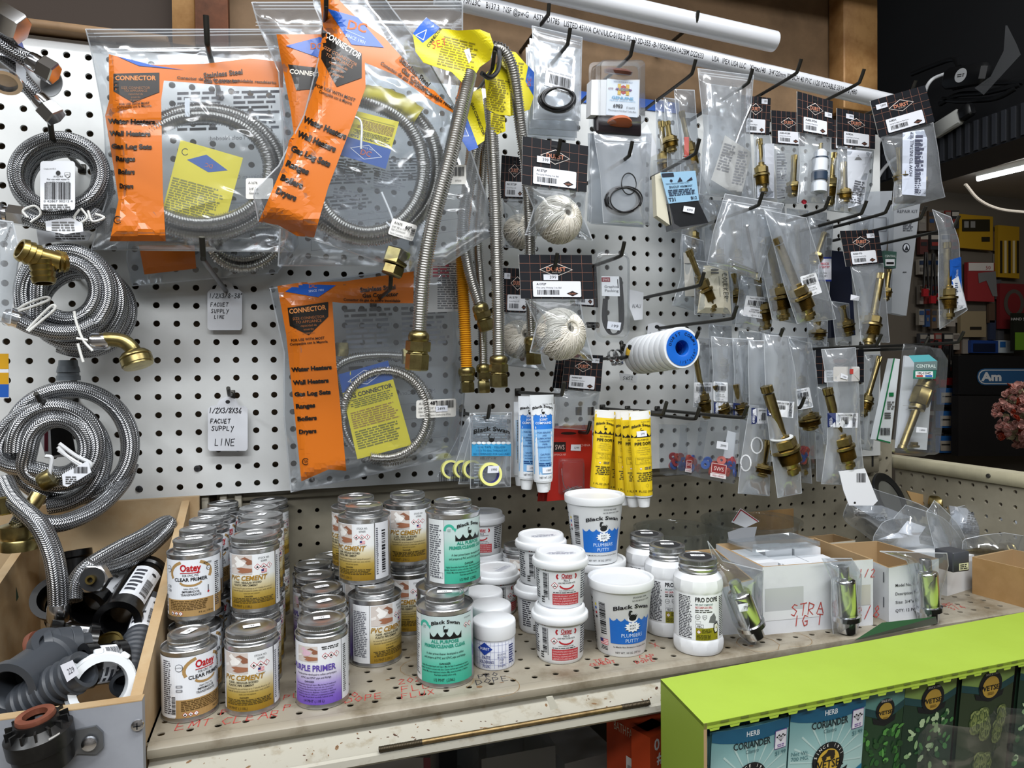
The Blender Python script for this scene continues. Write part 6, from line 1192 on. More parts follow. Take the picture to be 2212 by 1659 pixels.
# ---- squeeze tubes
def tube_pack(name,label,cat,top,bot,wt,wb,y,art,body,cap='#e6e8ea',group=None,capl=26,crimp='#e2e4e6'):
    """flat crimped top to round shoulder; top/bot are centre pixels of crimp and shoulder"""
    A,B_=at(top[0],top[1],y),at(bot[0],bot[1],y);t=thing(name,label,cat,tuple(A),0,group);s_=np.dot(A-CP,CF)/FPX;wA,wB=wt*s_/2,wb*s_/2;d=A-B_;H=np.linalg.norm(d);ez=d/H;ex=np.cross(np.array([0,1.0,0]),ez);ex /= np.linalg.norm(ex);ey=np.cross(ez,ex)
    def S(u,v):      # u angle, v 0 bottom .. 1 top
        a_=wB+(wA-wB)*v;b_=wB*.95*(1-v**1.5)+.0008
        return B_+ez*(v*H)[...,None]+ex*(a_*np.sin(u))[...,None]-np.array([0,1.0,0])*(b_*np.cos(u))[...,None]
    u=np.arange(32)*2*PI/32;v=np.linspace(0,1,14);U,V=np.meshgrid(u,v);mb=MB();mb.grid(S(U,V),wrapu=True);mb.add(S(u,np.zeros(32)),[tuple(range(31,-1,-1))]);mb.add(S(u,np.ones(32)),[tuple(range(32))]);mb.build('tube_body',body,t)
    M=along(B_,-ez);r=wB;mb=MB();n=40;a_=np.arange(n)*2*PI/n;k=np.where(np.arange(n) % 2 == 0,1.0,.96);cl=capl*s_;rows=[np.stack([rr*kk*np.cos(a_),rr*kk*np.sin(a_),np.full(n,z)],-1) for rr,z,kk in ((r*.98,0,1+0*k),(r*.97,.002,1+0*k),(r*.72,.0035,1+0*k),(r*.74,.004,k),(r*.60,cl,k),(r*.52,cl+.0005,1+0*k))]
    P=np.array(rows);mb.grid(xf(M,P.reshape(-1,3)).reshape(P.shape),wrapu=True);mb.add(xf(M,rows[-1]),[tuple(range(n))]);mb.build('screw_cap',mat(cap,.4),t)
    a=Art(cell=.006,step=.0002);art(a,wA*2,H)
    a.mesh(lambda x,yy,o:(lambda uu,vv:S(uu,vv)-np.array([0,1.0,0])*o[:,None])(np.clip(np.arcsin(np.clip(x/np.maximum(wB+(wA-wB)*np.clip(yy/H,0,1),1e-4),-.999,.999)),-1.5,1.5),np.clip(yy/H,0,1)),'tube_print',t);return t
def bluet(a,W,H):
    k=W/2;a.rect(-k*.97,0,k*.97,H*.075,'#e4e8ec',0);a.rect(-k,H*.075,k,H*.60,'#7fb2e0',0);a.rect(-k,H*.60,k,H*.80,'#2576cf',0);a.rect(-k,H*.78,k,H,'#e4e8ec',1);a.waves(-k,k,H*.775,H*.70,5,'#e4e8ec',0) if False else None
    for q in range(5):a.oval(-k*.8+k*.4*q,H*.785,k*.2,H*.022,'#e4e8ec',2,12)
    a.text('Stock No. 20004',k*.4,H*.885,H*.016,'#333',3,w=k*.8);a.blackswan(0,H*.83,W*.84,L=4);bl='#17457f'
    for q,(s_,w_) in enumerate((('PIPE',.28),('JOINT',.34),('COMPOUND',.66))):a.text(s_,0,H*(.74-.04*q),H*.028,'#e8f0fa',4,bold=.03,w=W*w_)
    for q,(s_,w_) in enumerate((('FOR SEALING',.55),('AND',.18),('LUBRICATING',.56),('THREADED',.44),('PIPE',.2),('CONNECTIONS',.58))):a.text(s_,0,H*(.555-.034*q),H*.018,bl,4,bold=.02,w=W*w_)
    for q,(s_,w_) in enumerate((('CAUTION:',.4),('DO NOT TAKE',.46),('INTERNALLY',.44))):a.text(s_,0,H*(.30-.032*q),H*(.02 if q == 0 else .014),bl,4,bold=.02,w=W*w_)
    a.fine(-k*.6,H*.17,k*.6,H*.215,2,bl,3,'c');a.text('NET WT. 2 OZ.',0,H*.03,H*.024,'#15151a',4,bold=.02,w=W*.5);a.rect(-k*.30,H*.09,k*.55,H*.16,'#e6e8f0',5);a.text('1999',k*.22,H*.11,H*.026,'#555',6)
def yellowt(a,W,H):
    k=W/2;a.rect(-k,0,k,H*.90,'#e3c41f',0);a.rect(-k,H*.90,k,H,'#e6e6e4',0);a.text('Stock No. 02045',k*.4,H*.865,H*.014,'#333',3,w=k*.8);a.blackswan(0,H*.80,W*.84,L=4)
    a.poly([(-k*.9,H*.735)]+[(-k*.9+1.8*k*j/20,H*(.70+.035*(1-abs(math.sin(j*PI/5))))) for j in range(21)]+[(k*.9,H*.69),(-k*.9,H*.69)],'#15151a',2);a.text('ALL PURPOSE',0,H*.655,H*.018,'#222',4,bold=.02,w=W*.5);a.text('PIPE DOPE',0,H*.60,H*.036,'#111',4,bold=.05,w=W*.72)
    for q,(s_,w_) in enumerate((('For Sealing and',.42),('Lubricating Threaded',.56),('Connections On Plastic',.58),('and Metal Pipe.',.38))):a.text(s_,0,H*(.565-.026*q),H*.013,'#333',4,w=W*w_)
    a.frame(-k*.72,H*.375,k*.72,H*.455,.0002,'#333',3)
    for q,s_ in enumerate(('Especially Formulated','For Use On','Natural Gas Lines')):a.text(s_,0,H*(.435-.024*q),H*.015,'#222',4,w=W*(.6,.32,.46)[q])
    a.hazard(-k*.4,H*.325,W*.05,1,2);a.fine(-k*.1,H*.31,k*.6,H*.345,2,'#555',3);a.fine(-k*.7,H*.17,k*.7,H*.285,5,'#4a4420',3,'c');a.arc(0,H*.125,W*.06,W*.06,0,360,.0002,'#333',3,12);a.text('1 FL.OZ. (29.6 ML)',0,H*.045,H*.024,'#111',4,bold=.02,w=W*.74)
def yfirst(a,W,H):yellowt(a,W,H);k=W/2;a.rect(-k*.5,H*.70,k*.38,H*.765,'#e6e8f0',5);a.text('299',k*.0,H*.72,H*.026,'#555',6)
WB=mat('#dfe3e8',.35,name='white_tube_plastic');YB=mat('#dcbc1c',.35,name='yellow_tube_plastic')
GB_,GY_='blue and white squeeze tubes','yellow pipe dope squeeze tubes'
hook(1219,826,.19,'black peg hook holding the blue and white squeeze tubes');hook(1440,869,.20,'black peg hook holding the yellow squeeze tubes')
tube_pack('joint_compound_tube','white back of a squeeze tube at the left end of the blue tubes','tube',(1122,868),(1122,1022),26,26,-.100,lambda a,W,H:(a.rect(-W*.4,H*.2,W*.1,H*.75,'#b9d2ea',1),a.fine(-W*.3,H*.45,W*.3,H*.75,14,'#555',2),a.bars(-W*.3,H*.15,W*.2,H*.4,L=2,vert=False)),WB,group=GB_)
tube_pack('joint_compound_tube','white squeeze tube sliver at the right behind the front blue tube','tube',(1186,872),(1182,1032),26,24,-.12,lambda a,W,H:None,WB,group=GB_)
tube_pack('joint_compound_tube','blue and white squeeze tube, second from the front','tube',(1143,856),(1138,1030),50,38,-.140,bluet,WB,group=GB_)
tube_pack('joint_compound_tube','blue and white squeeze tube at the very front with price sticker','tube',(1170,853),(1173,1036),55,41,-.170,bluet,WB,group=GB_)
tube_pack('pipe_dope_tube','yellow squeeze tube leaning out at the left of the group','tube',(1308,886),(1294,1052),50,40,-.150,yellowt,YB,group=GY_)
tube_pack('pipe_dope_tube','yellow squeeze tube hidden behind, only its cap and edge show','tube',(1320,890),(1316,1060),30,28,-.110,lambda a,W,H:None,YB,group=GY_)
for k,(tx_,bx,by,y,l) in enumerate(((1336,1331,1060,-.125,'third yellow squeeze tube from the left'),(1346,1347,1062,-.145,'fourth yellow squeeze tube from the left'),(1360,1367,1064,-.165,'yellow squeeze tube just behind the front one'))):tube_pack('pipe_dope_tube',l,'tube',(tx_,886+k),(bx,by+2*k),46,37,y,yellowt,YB,group=GY_)
tube_pack('pipe_dope_tube','front yellow squeeze tube with a 299 sticker','tube',(1381,888),(1390,1068),54,39,-.190,yfirst,YB,group=GY_)
# ---- red cards with cotter pins
hook(1275,911,.13,'black peg hook through the red cards')
RC=mat('#b3271d',.4,name='red_card')
for k,(dx,y) in enumerate(((-20,-.07),(-10,-.085))):card('red_pin_card','red card edge fanned behind the cotter pin card, '+('further','nearer')[k]+' one','card',[(1196+dx,926),(1262,924),(1262,1078),(1181+dx,1083)],y,lambda a:None,RC,'red cards on one hook')
def redc(a):
    a.oval(1228,-936,17,3,'#2a0c0a',1);a.rect(1196,-976,1222,-955,'#1a1416',1);a.text('SWS',1209,-971,11,'#e8c8c0',2,w=20);a.text('CHINA',1264,-964,5,'#e8b8b0',2);a.text('JAMAICA NY',1209,-984,4.5,'#e8b8b0',2,w=27);stick(a,[(1233,960),(1254,960),(1254,974),(1232,973)],'1299')
t=card('red_pin_card','front red card with a clear blister of small cotter pins','card',[(1195,920),(1279,918),(1280,1074),(1181,1083)],-.100,redc,RC,'red cards on one hook');blister(t,rc(1206,990,1262,1068,6),-.1012,.010);mb=MB();r=random.Random(2)
for k in range(7):
    c=at(1216+r.uniform(0,34),1052+r.uniform(0,10),-.106);an=r.uniform(-.6,.6);l=.014
    mb.tube(np.array([c+(l*math.cos(an),0,l*math.sin(an)),c,c+(-.003,0,.003),c+(-.004,0,-.001),c+(0,0,-.0015),c+(l*math.cos(an-.15),0,l*math.sin(an-.15))]),.0006,5)
p=[at(1213,1012,-.106),at(1216,1040,-.106),at(1224,1058,-.106),at(1236,1060,-.106)];mb.tube(spline(p,20),.0007,5);mb.build('cotter_pin_cluster',CHROME,t)
# ---- yellow PTFE tape packets
hook(1058,876,.15,'short peg hook holding the yellow gas tape packets')
def tapeart(ox):
    def f(a):
        a.fine(1022+ox,-948,1100+ox,-895,9,'#7c8790',1);a.rect(1019+ox,-985,1104+ox,-958,'#3d9fd4',1);a.blackswan(1062+ox,-938,78,L=3)
        for q in range(8):a.oval(1024+ox+10.6*q,-957,5.3,3,'#dfe6ea',2,10)
        a.text('PTFE TAPE - YELLOW',1062+ox,-968,5,'#1b5b8a',3,w=60);a.text('USED TO SEAL THREADS OF',1062+ox,-975,4,'#1b5b8a',3,w=66);a.text('RECOMMENDED FOR GAS LINES',1062+ox,-983,4.5,'#1b5b8a',3,w=78);a.text('SIZE: 1/2" X 48"',1055+ox,-992,4.5,'#333',3,w=36);a.fine(1024+ox,-1046,1050+ox,-1000,7,'#8a9298',1);a.bars(1018+ox,-1050,1044+ox,-1034,L=1)
    return f
def roll(B,px,py,y,r=25):
    c=at(px,py,y);R=r/FPX*np.dot(c-CP,CF);M=Matrix.Translation(Vector(c))@Matrix.Rotation(PI/2-.12,4,'X');MB().lathe([(R*.76,0),(R,0),(R,.011),(R*.76,.011),(R*.76,0)],34,0,M,cap=False).build('yellow_roll',mat('#e6e58a',.5),B.t);MB().lathe([(R*.70,.0005),(R*.76,.0005),(R*.76,.0105),(R*.70,.0105),(R*.70,.0005)],34,0,M,cap=False).build('violet_core',mat('#3a3580',.4),B.t)
GT_='clear packets of yellow gas tape'
for k,(dx,y,tl) in enumerate(((-64,-.06,-16),(-38,-.085,-9),(-18,-.105,-4))):
    B=pack('gas_tape_packet','clear packet of yellow gas tape fanned behind, '+('furthest back','third','second')[k],[(1030+dx*.3,900),(1020+dx*.7,970),(1008+dx,1030+k*8)],[(1095,900),(1092,970),(1080,1046)],y,(),lambda a:a.bars(1012+dx,-1040,1030+dx,-1020,L=1),'packet',GT_,.006,.2,90+k,nu=10,nv=12)
    roll(B,1035+dx,1014,y-.004,20)
B=pack('gas_tape_packet','front clear packet with swan print and a yellow tape roll',[(1014,892),(1016,970),(1016,1056)],[(1106,890),(1104,970),(1103,1052)],-.130,(),tapeart(0),'packet',GT_,.008,.16,95,zipw=((1018,900),(1102,898)));roll(B,1056,1024,-.134)
a=pxart(20,.0003);stick(a,[(1054,1007),(1078,1006),(1077,1021),(1053,1022)],'1990');a.mesh(B.fn(.012),'price_sticker',B.t)
# ================================================================ right half of the board: faucet stems in pouches
GH='black header cards with copper grid'
hook(1731,127,.18,'black peg hook sloping up over the first black header cards');hook(1867,149,.20,'black peg hook over the leaning header card beneath the grey pipe');hook(1979,174,.20,'black peg hook carrying the outermost black header card bag')
hook(1648,414,.20,'black peg hook through the zip bag of chrome screws');hook(1626,148,.17,'black peg hook crossing the pipe over the tall clear bags')
hook(1792,424,.19,'black peg hook holding the pouch with two long brass stems');hook(1872,434,.20,'empty looking black peg hook just above the slanted price card');hook(1924,433,.18,'black peg hook parallel to its neighbour near the board end');hook(2000,446,.20,'black peg hook crossing the grey clamshell strips');hook(2072,466,.20,'outermost long black peg hook carrying the narrow crumpled bag')
hook(1691,710,.20,'black peg hook above the hazy stem pouches in the middle');hook(1904,722,.20,'black peg hook over the narrow pouch with a red square card');hook(2006,727,.20,'black peg hook through the green clamshell');hook(2082,716,.205,'outermost lower black peg hook reaching past the board end')
hook(1511,880,.18,'black peg hook holding the clear boxes of washers, rear one');hook(1615,876,.24,'long black peg hook over the clear boxes of washers');hook(1738,858,.16,'short black peg hook between the stem pouches');hook(1440,868,.12,'black peg hook behind the yellow squeeze tubes')
# dim bags at the back left
GS='clear pouches hanging on the right half of the board'
pack('stem_pouch','narrow grey pouch at the back beside the tall clear bags, leftmost',[(1416,214),(1418,320),(1420,440)],[(1442,216),(1446,320),(1450,440)],-.05,[((1428,262),(1440,400),1)],None,group=GS,seed=101,haze=.2)
pack('stem_pouch','narrow grey pouch with a steel stem, second from the tall clear bags',[(1434,210),(1440,320),(1446,440)],[(1466,214),(1474,320),(1482,440)],-.075,[((1441,262),(1452,330),1)],None,group=GS,seed=102,haze=.2)
pack('stem_pouch','grey pouch with red printing beside the tall clear bags',[(1456,192),(1466,300),(1474,440)],[(1500,194),(1508,300),(1520,440)],-.10,[((1472,240),(1502,380),1,.9,0)],lambda a:(a.rect(1478,-345,1488,-296,'#b4473c',2),a.text('FT',1483,-338,9,'#eee',3,rot=1.5)),group=GS,seed=103,haze=.2)
tbx=lambda lab,L,R,y,sd,**k:pack('clear_bag',lab,L,R,y,(),k.get('art'),'bag',GS,.012,.26,sd,zipw=k.get('z'),extra=k.get('extra'))
def rodx(B):
    mb=MB();mb.tube(pathpx([(1586,318,-.150),(1604,270,-.150),(1622,228,-.150)],8),.003,10);mb.build('chrome_rod',CHROME,B.t)
    a=pxart(14,.0003);a.poly(pts((1566,292),(1624,330),(1614,372),(1600,428),(1536,388),(1552,340)),'#d3cfc8',0);finepx(a,1556,310,1584,372,10,'#6a6a6e',-.3);finepx(a,1588,325,1612,400,12,'#8a8a8e',-.2);a.mesh(B.fn(-.004),'folded_leaflet',B.t)
tbx('tall clear zip bag without a header, behind the one with a leaflet',[(1528,180),(1532,300),(1534,420)],[(1600,190),(1610,300),(1612,430)],-.09,104)
tbx('tall clear zip bag with a folded beige leaflet and chrome rod',[(1507,147),(1520,280),(1510,420)],[(1628,162),(1620,280),(1630,434)],-.145,105,z=((1512,156),(1624,170)),extra=rodx)
# header cards in the upper row
B=pack('header_card_pack','black header card partly behind the tall clear bag with a leaflet',[(1628,290),(1630,360),(1632,432)],[(1664,290),(1668,360),(1674,430)],-.09,[((1640,300),(1648,420),1)],lambda a:a.rect(1636,-428,1672,-310,'#d8dce6',0),'pack',GH,seed=110);durst(B.t,[(1600,205),(1665,212),(1662,292),(1600,288)],-.094,'A381','Cartridge','1899',(.68,.82))
B=pack('header_card_pack','black header card in the back row, second along, cloudy cartridge below',[(1670,312),(1676,380),(1680,440)],[(1728,312),(1728,380),(1726,440)],-.075,[((1716,335),(1712,425),2)],lambda a:a.fine(1678,-430,1700,-330,16,'#8a8d94',0),'pack',GH,seed=111);durst(B.t,[(1666,238),(1740,244),(1738,316),(1668,310)],-.079,'A383-POBF','Cartridge for Moen Posi-Temp')
def cart(B):
    mb=MB();M=along(at(1773,310,-.176),at(1768,425,-.176)-at(1773,310,-.176));mb.lathe([(.0032,0),(.0032,.010)],16,0,M);mb.build('brass_tip',BRASS,B.t);mb=MB();mb.lathe([(.006,.010),(.0095,.014),(.0095,.022),(.0115,.023),(.0115,.044),(.0100,.045),(.0100,.062),(.0120,.063),(.0120,.076)],26,0,M);mb.build('white_cartridge',mat('#dadfe6',.35),B.t);mb=MB();mb.lathe([(.0122,.046),(.0122,.058)],26,0,M);mb.lathe([(.0118,.0225),(.0122,.0245)],26,0,M);mb.build('dark_seal',mat('#22344a',.4),B.t)
B=pack('header_card_pack','leaning black header card with a white and blue cartridge below',[(1724,286),(1728,360),(1722,438)],[(1796,296),(1793,370),(1790,440)],-.170,(),lambda a:a.oval(1737,-436,6,5,'#b02a3c',0),'pack',GH,seed=112,extra=cart);durst(B.t,[(1722,197),(1799,219),(1798,297),(1722,284)],-.176,'A383-POS','Cartridge for Moen Series','2599',(.76,.52))
B=pack('header_card_pack','black header card sliver between the leaning card and the next',[(1796,322),(1790,380),(1786,455)],[(1830,322),(1826,380),(1822,460)],-.07,[((1802,330),(1792,445),1)],None,'pack',GH,seed=113);durst(B.t,[(1796,258),(1850,262),(1848,326),(1796,322)],-.074,'A383X','Cartridge')
B=pack('header_card_pack','black header card with a folded instruction sheet, left of the outermost one',[(1810,316),(1808,390),(1802,455)],[(1888,324),(1884,400),(1862,466)],-.150,[((1822,350),(1824,440),2)],lambda a:(a.poly(pts((1830,322),(1884,328),(1866,440),(1832,450)),'#d9dde6',0),finepx(a,1842,390,1866,440,10,'#6a6c74',-.2),a.poly(pts((1846,345),(1862,345),(1854,335)),'#777',1)),'pack',GH,seed=114);durst(B.t,[(1808,233),(1891,251),(1890,322),(1808,314)],-.156,'A383X','Cartridge For Single Lever Moen Faucets','1999',(.22,.76))
def how(a):
    a.poly(pts((1950,286),(1996,280),(2003,300),(2000,424),(1948,420)),'#cdd4e4',0);a.text('HOW TO INSTALL REP',1971,-380,7.5,'#34374a',2,al='l',rot=1.54,w=95);finepx(a,1978,290,1996,380,10,'#5a5d70',0)
    a.T=None;a.fine(1976,-418,1990,-300,30,'#4a4d60',2)
B=pack('header_card_pack','outermost tilted black header card bag with install leaflet and brass stem',[(1903,296),(1912,340),(1932,385),(1927,456)],[(2016,264),(2028,330),(2034,390),(2042,426)],-.200,[((1942,318),(1946,400),2,.9,0)],how,'pack',GH,bulge=.014,seed=115,wr=.003);durst(B.t,[(1880,218),(1998,184),(2019,262),(1899,297)],-.208,'A383X','Cartridge For Single Lever Moen Faucets','1999',(.06,.72));valve(B.t,(1998,330),(1990,420),-.19,.8,0,name='second_stem')
# screws bag
def scr(B):
    mb=MB()
    for a_,b_ in (((1574,562),(1630,585)),((1580,572),(1636,590)),((1612,486),(1632,585))):
        A,C=at(a_[0],a_[1],-.176),at(b_[0],b_[1],-.176);M=along(A,C-A);L=np.linalg.norm(C-A);mb.lathe([(.0,-.001),(.004,0),(.0045,.002),(.0025,.003),(.0022,L)],14,0,M)
    mb.build('chrome_screw_set',CHROME,B.t)
pack('zip_bag','clear zip bag with long chrome screws at its bottom',[(1566,418),(1540,500),(1527,572)],[(1694,440),(1668,520),(1640,606)],-.170,(),None,'bag',GS,.010,.24,121,zipw=((1560,432),(1688,452)),extra=scr)
# left stems behind
pack('stem_pouch','dim pouch with brass stem and white sheet beneath the blue card blister',[(1474,505),(1470,600),(1452,660)],[(1520,520),(1530,610),(1530,680)],-.07,[((1490,535),(1512,660),1)],lambda a:a.poly(pts((1476,545),(1500,550),(1502,640),(1480,640)),'#b9b6ae',0),group=GS,seed=122,haze=.16)
pack('stem_pouch','pouch with a dull brass stem and a handwritten yellowed sheet',[(1494,560),(1500,620),(1500,680)],[(1572,572),(1582,610),(1584,684)],-.130,[((1487,540),(1541,672),1)],lambda a:(a.poly(pts((1520,574),(1572,572),(1580,678),(1506,676)),'#cbc5b2',0),hand(a,'COULKER',1560,-590,10,1,'#55564e',2,rot=-1.5,seed=3),a.fine(1536,-592,1556,-580,2,'#666',2),a.line(pts((1553,596),(1556,640)),.8,'#777',2)),group=GS,seed=123,haze=.15)
pack('stem_pouch','pouch with a small brass tip behind the yellowed sheet',[(1578,570),(1580,640),(1582,700)],[(1612,575),(1618,640),(1622,700)],-.09,[((1585,590),(1598,665),1,.9)],None,group=GS,seed=124,haze=.18)
pack('stem_pouch','pouch with white item label over a brass diverter stem',[(1600,596),(1592,660),(1588,706)],[(1668,600),(1672,660),(1664,722)],-.120,[((1636,600),(1655,712),1,1.1,1)],lambda a:itemlabel(a,[(1612,638),(1668,644),(1666,692),(1604,682)]),group=GS,seed=125)
pack('stem_pouch','pouch with the left long brass stem of the crossed pair',[(1636,462),(1642,560),(1658,640),(1668,690)],[(1696,470),(1704,560),(1712,640),(1722,700)],-.155,[((1660,511),(1694,692),0,1.25)],lambda a:stick(a,[(1636,510),(1652,515),(1652,528),(1638,524)],'EACH'),group=GS,seed=126)
pack('stem_pouch','pouch with the right long brass stem of the crossed pair and barcode label',[(1650,452),(1668,520),(1694,620),(1722,700)],[(1742,470),(1770,560),(1790,630),(1806,690)],-.185,[((1677,513),(1750,690),0,1.3)],lambda a:itemlabel(a,[(1728,598),(1762,588),(1776,632),(1740,644)],'Item No. RIT-01','STEM FITS PRICE','SHOWER HAND HW'),group=GS,seed=127,wr=.003)
# pieces under the slanted card
pack('stem_pouch','pouch with a slim brass stem leaning beside the crossed pair',[(1748,470),(1752,560),(1744,640)],[(1800,480),(1796,560),(1790,650)],-.10,[((1781,502),(1758,572),2,.9)],lambda a:(a.rect(1767,-606,1796,-556,'#dfe0ea',0),a.rect(1767,-559,1796,-555,'#2a3a8a',1),a.text('PRICE',1782,-572,5,'#c05a66',2,bold=.03),a.text('PFISTER',1782,-579,5,'#c05a66',2,bold=.03),a.text('SHOWER',1782,-592,4,'#333',2),a.text('DIVERTER',1782,-598,4,'#333',2),a.rect(1767,-608,1796,-604,'#2a3a8a',1)),group=GS,seed=128)
t=thing('dark_carton','dark navy carton hanging behind the brass stems under the slanted price card','carton',tuple(at(1815,640,-.05)));qbox(t,[(1790,540),(1836,545),(1848,724),(1796,730)],-.05,.02,'carton_body',mat('#1d2338',.4))
pack('stem_pouch','pouch with short fat brass valve beneath the navy carton',[(1796,650),(1800,700),(1806,745)],[(1834,655),(1838,700),(1840,745)],-.085,[((1818,660),(1832,726),1,1.2)],None,group=GS,seed=129)
pack('stem_pouch','pouch with squat brass cap left of the navy carton',[(1742,690),(1744,720),(1746,745)],[(1788,692),(1788,720),(1786,748)],-.085,[((1765,690),(1766,735),1,1.3)],None,group=GS,seed=130)
B=pack('header_card_pack','slanted black header card with a long brass stem pouch below',[(1836,572),(1850,640),(1860,740)],[(1908,568),(1914,640),(1922,740)],-.140,[((1903,590),(1876,745),0,1.25)],lambda a:stick(a,[(1838,636),(1857,640),(1855,650),(1837,648)],'999'),'pack',GH,seed=131);durst(B.t,[(1814,499),(1897,496),(1908,568),(1828,576)],-.146,'A555-TD','Shower Valve Stem and Bonnet for Price Pfister','2299',(.66,.76))
GL_='long grey clamshell strips behind the hooks'
CLAM=film(.5,.12,'#e8ecf2',9.0,.2,.8)
for k,(q,y,l) in enumerate((([(1856,415),(1928,412),(1900,680),(1872,672)],-.03,'grey clear clamshell strip nearest the board end, shorter'),([(1932,440),(1988,440),(1958,682),(1926,676)],-.06,'long grey clear clamshell strip with repair kit printing'))):
    t=thing('clamshell_strip',l,'clamshell',tuple(at(q[0][0],q[0][1],y)),0,GL_);qbox(t,q,y,.012,'clear_shell',CLAM)
    a=pxart(20,.0003)
    if k:a.text('REPAIR KIT',1960,-460,7,'#3a3c42',1,w=44);a.fine(1950,-500,1972,-480,5,'#4a4c52',1);a.oval(1957,-535,8,10,'#2a2c32',1);a.oval(1957,-535,6,7.5,'#c8ccd4',2);a.poly(pts((1953,541),(1957,529),(1962,541)),'#2a2c32',3)
    else:a.frame(1920-34,-500,1914,-470,1,'#555',1)
    a.line(pts((1950,588),(1957,588)),2,'#333',1) if k else None
    a.mesh(flat(y-.0003),'clamshell_print',t)
t=thing('small_card_pack','small green card with white label hanging before the clamshell strips','pack',tuple(at(1920,545,-.09)),0);qbox(t,[(1910,541),(1937,544),(1935,580),(1908,576)],-.10,.012,'green_carton',mat('#3c5a50',.45));a=pxart(20,.0003);a.text('CENTRAL',1923,-556,5.5,'#c8d4ce',1,bold=.02,w=24);a.rect(1912,-574,1932,-560,'#e6e8ea',1);a.rect(1914,-571,1930,-566,'#222',2);a.mesh(flat(-.1005),'carton_print',t);valve(t,(1921,582),(1912,650),-.095,.8,0)
# outermost bag
def om(a):a.poly(pts((2052,561),(2076,555),(2078,640),(2058,660),(2052,610)),'#1d57b0',1);a.text('Brass Stem',2069,-600,6,'#dbe4f4',2,rot=1.5,w=34);a.poly(pts((2050,610),(2070,596),(2088,664),(2050,680)),'#dfe3ea',3);a.bars(2056,-674,2061,-625,L=4,vert=False);a.fine(2063,-660,2070,-610,12,'#3a4a6a',4)
pack('stem_pouch','narrow crumpled bag with brass stem and blue label on the outermost hook',[(2014,452),(2028,500),(2026,600),(2030,712)],[(2054,468),(2072,520),(2078,620),(2090,670)],-.200,[((2046,523),(2048,690),0,1.15)],om,seed=141,wr=.004,haze=.15)
# ---- middle row
mid=[
 ('pouch with a thin brass stem at the left end of the middle row',[(1497,728),(1500,790),(1498,880)],[(1534,730),(1532,800),(1530,880)],-.08,[((1502,770),(1528,905),0,.9)],lambda a:itemlabel(a,[(1499,826),(1542,826),(1540,872),(1500,870)],'Item No. GER-03')),
 ('hazy pouch with blue striped label, second in the middle row',[(1536,726),(1540,800),(1536,900)],[(1592,732),(1590,800),(1586,905)],-.12,[((1546,832),(1566,900),0)],lambda a:(itemlabel(a,[(1541,824),(1572,826),(1572,868),(1541,866)],'Item No.'),evlabel(a,[(1542,869),(1600,872),(1600,900),(1542,897)]))),
 ('hazy pouch with blue striped label, third in the middle row',[(1582,730),(1586,800),(1584,900)],[(1620,732),(1622,800),(1616,910)],-.13,[((1590,830),(1604,900),0)],lambda a:evlabel(a,[(1584,870),(1640,876),(1640,908),(1584,900)])),
 ('pouch with knurled brass valve left of the heavy front stem',[(1616,735),(1618,880),(1600,1000),(1594,1066)],[(1676,735),(1670,880),(1664,1000),(1662,1072)],-.17,[((1655,950),(1640,1030),2,1.5,1)],lambda a:(evlabel(a,[(1623,881),(1668,883),(1668,914),(1623,916)]),a.arc(1635,-962,12,17,0,360,3,'#d8dade',0,16),a.arc(1611,-1000,11,17,0,360,3,'#d8dade',0,16))),
 ('front hazy pouch with a heavy brass stem and washer ring',[(1650,722),(1652,800),(1656,900),(1668,990),(1680,1076)],[(1702,726),(1718,800),(1724,900),(1726,990),(1732,1066)],-.205,[((1655,833),(1712,1024),0,1.7)],lambda a:(evlabel(a,[(1655,863),(1716,868),(1713,903),(1657,898)]),stick(a,[(1710,972),(1724,972),(1724,987),(1711,988)],'1'))),
 ('pouch with item label and threaded brass end beside the heavy front stem',[(1700,730),(1704,800),(1716,900),(1740,925)],[(1752,740),(1764,800),(1770,880),(1780,940)],-.13,[((1738,860),(1752,928),1,1.5)],lambda a:itemlabel(a,[(1717,842),(1748,836),(1757,880),(1724,886)],'Item No. RIT','STEM FITS RING','SHOWER MIXE')),
 ('long pouch with red square card, brass stem and a white tag below',[(1774,754),(1790,850),(1786,960),(1774,1046)],[(1848,750),(1856,850),(1860,960),(1870,1050)],-.200,[((1787,838),(1832,1014),0,1.45)],lambda a:(evlabel(a,[(1787,892),(1854,892),(1852,924),(1788,923)]),a.rrect(1800,-824,1857,-792,3,'#c9c6c4',0),a.rect(1836,-808,1852,-797,'#c8453c',1),stick(a,[(1817,806),(1832,812),(1830,820),(1815,816)],'1499')))]
for k,(l,L,R,y,st,art) in enumerate(mid):pack('stem_pouch',l,L,R,y,st,art,group=GS,seed=150+k,haze=.32 if k in (3,4,6) else .26,wr=.003)
mb=MB();c=at(1688,945,-.215);mb.lathe([(.0115,0),(.0165,0),(.0165,.0015),(.0115,.0015),(.0115,0)],28,0,along(c,(.25,0,-1)),cap=False);tag(mb.build('washer_ring',mat('#dfe1e0',.4)),'white plastic washer ring on the heavy brass stem','washer')
card('hang_tag','blank white hang tag with barcode dangling beneath the long pouch','tag',[(1812,1018),(1868,1012),(1896,1082),(1886,1092),(1834,1092),(1822,1060)],-.212,lambda a:(a.T,a.bars(1850,-1042,1870,-1022,L=1),a.oval(1846,-1086,2.5,2.5,'#2a2a2c',1)),mat('#eceef4',.5))
B=pack('header_card_pack','black header card hidden behind the red square card pouch',[(1762,830),(1770,900),(1780,960)],[(1866,830),(1866,900),(1868,960)],-.08,(),None,'pack',GH,seed=160);durst(B.t,[(1762,756),(1866,756),(1866,826),(1762,830)],-.086,'A555','Stem',None)
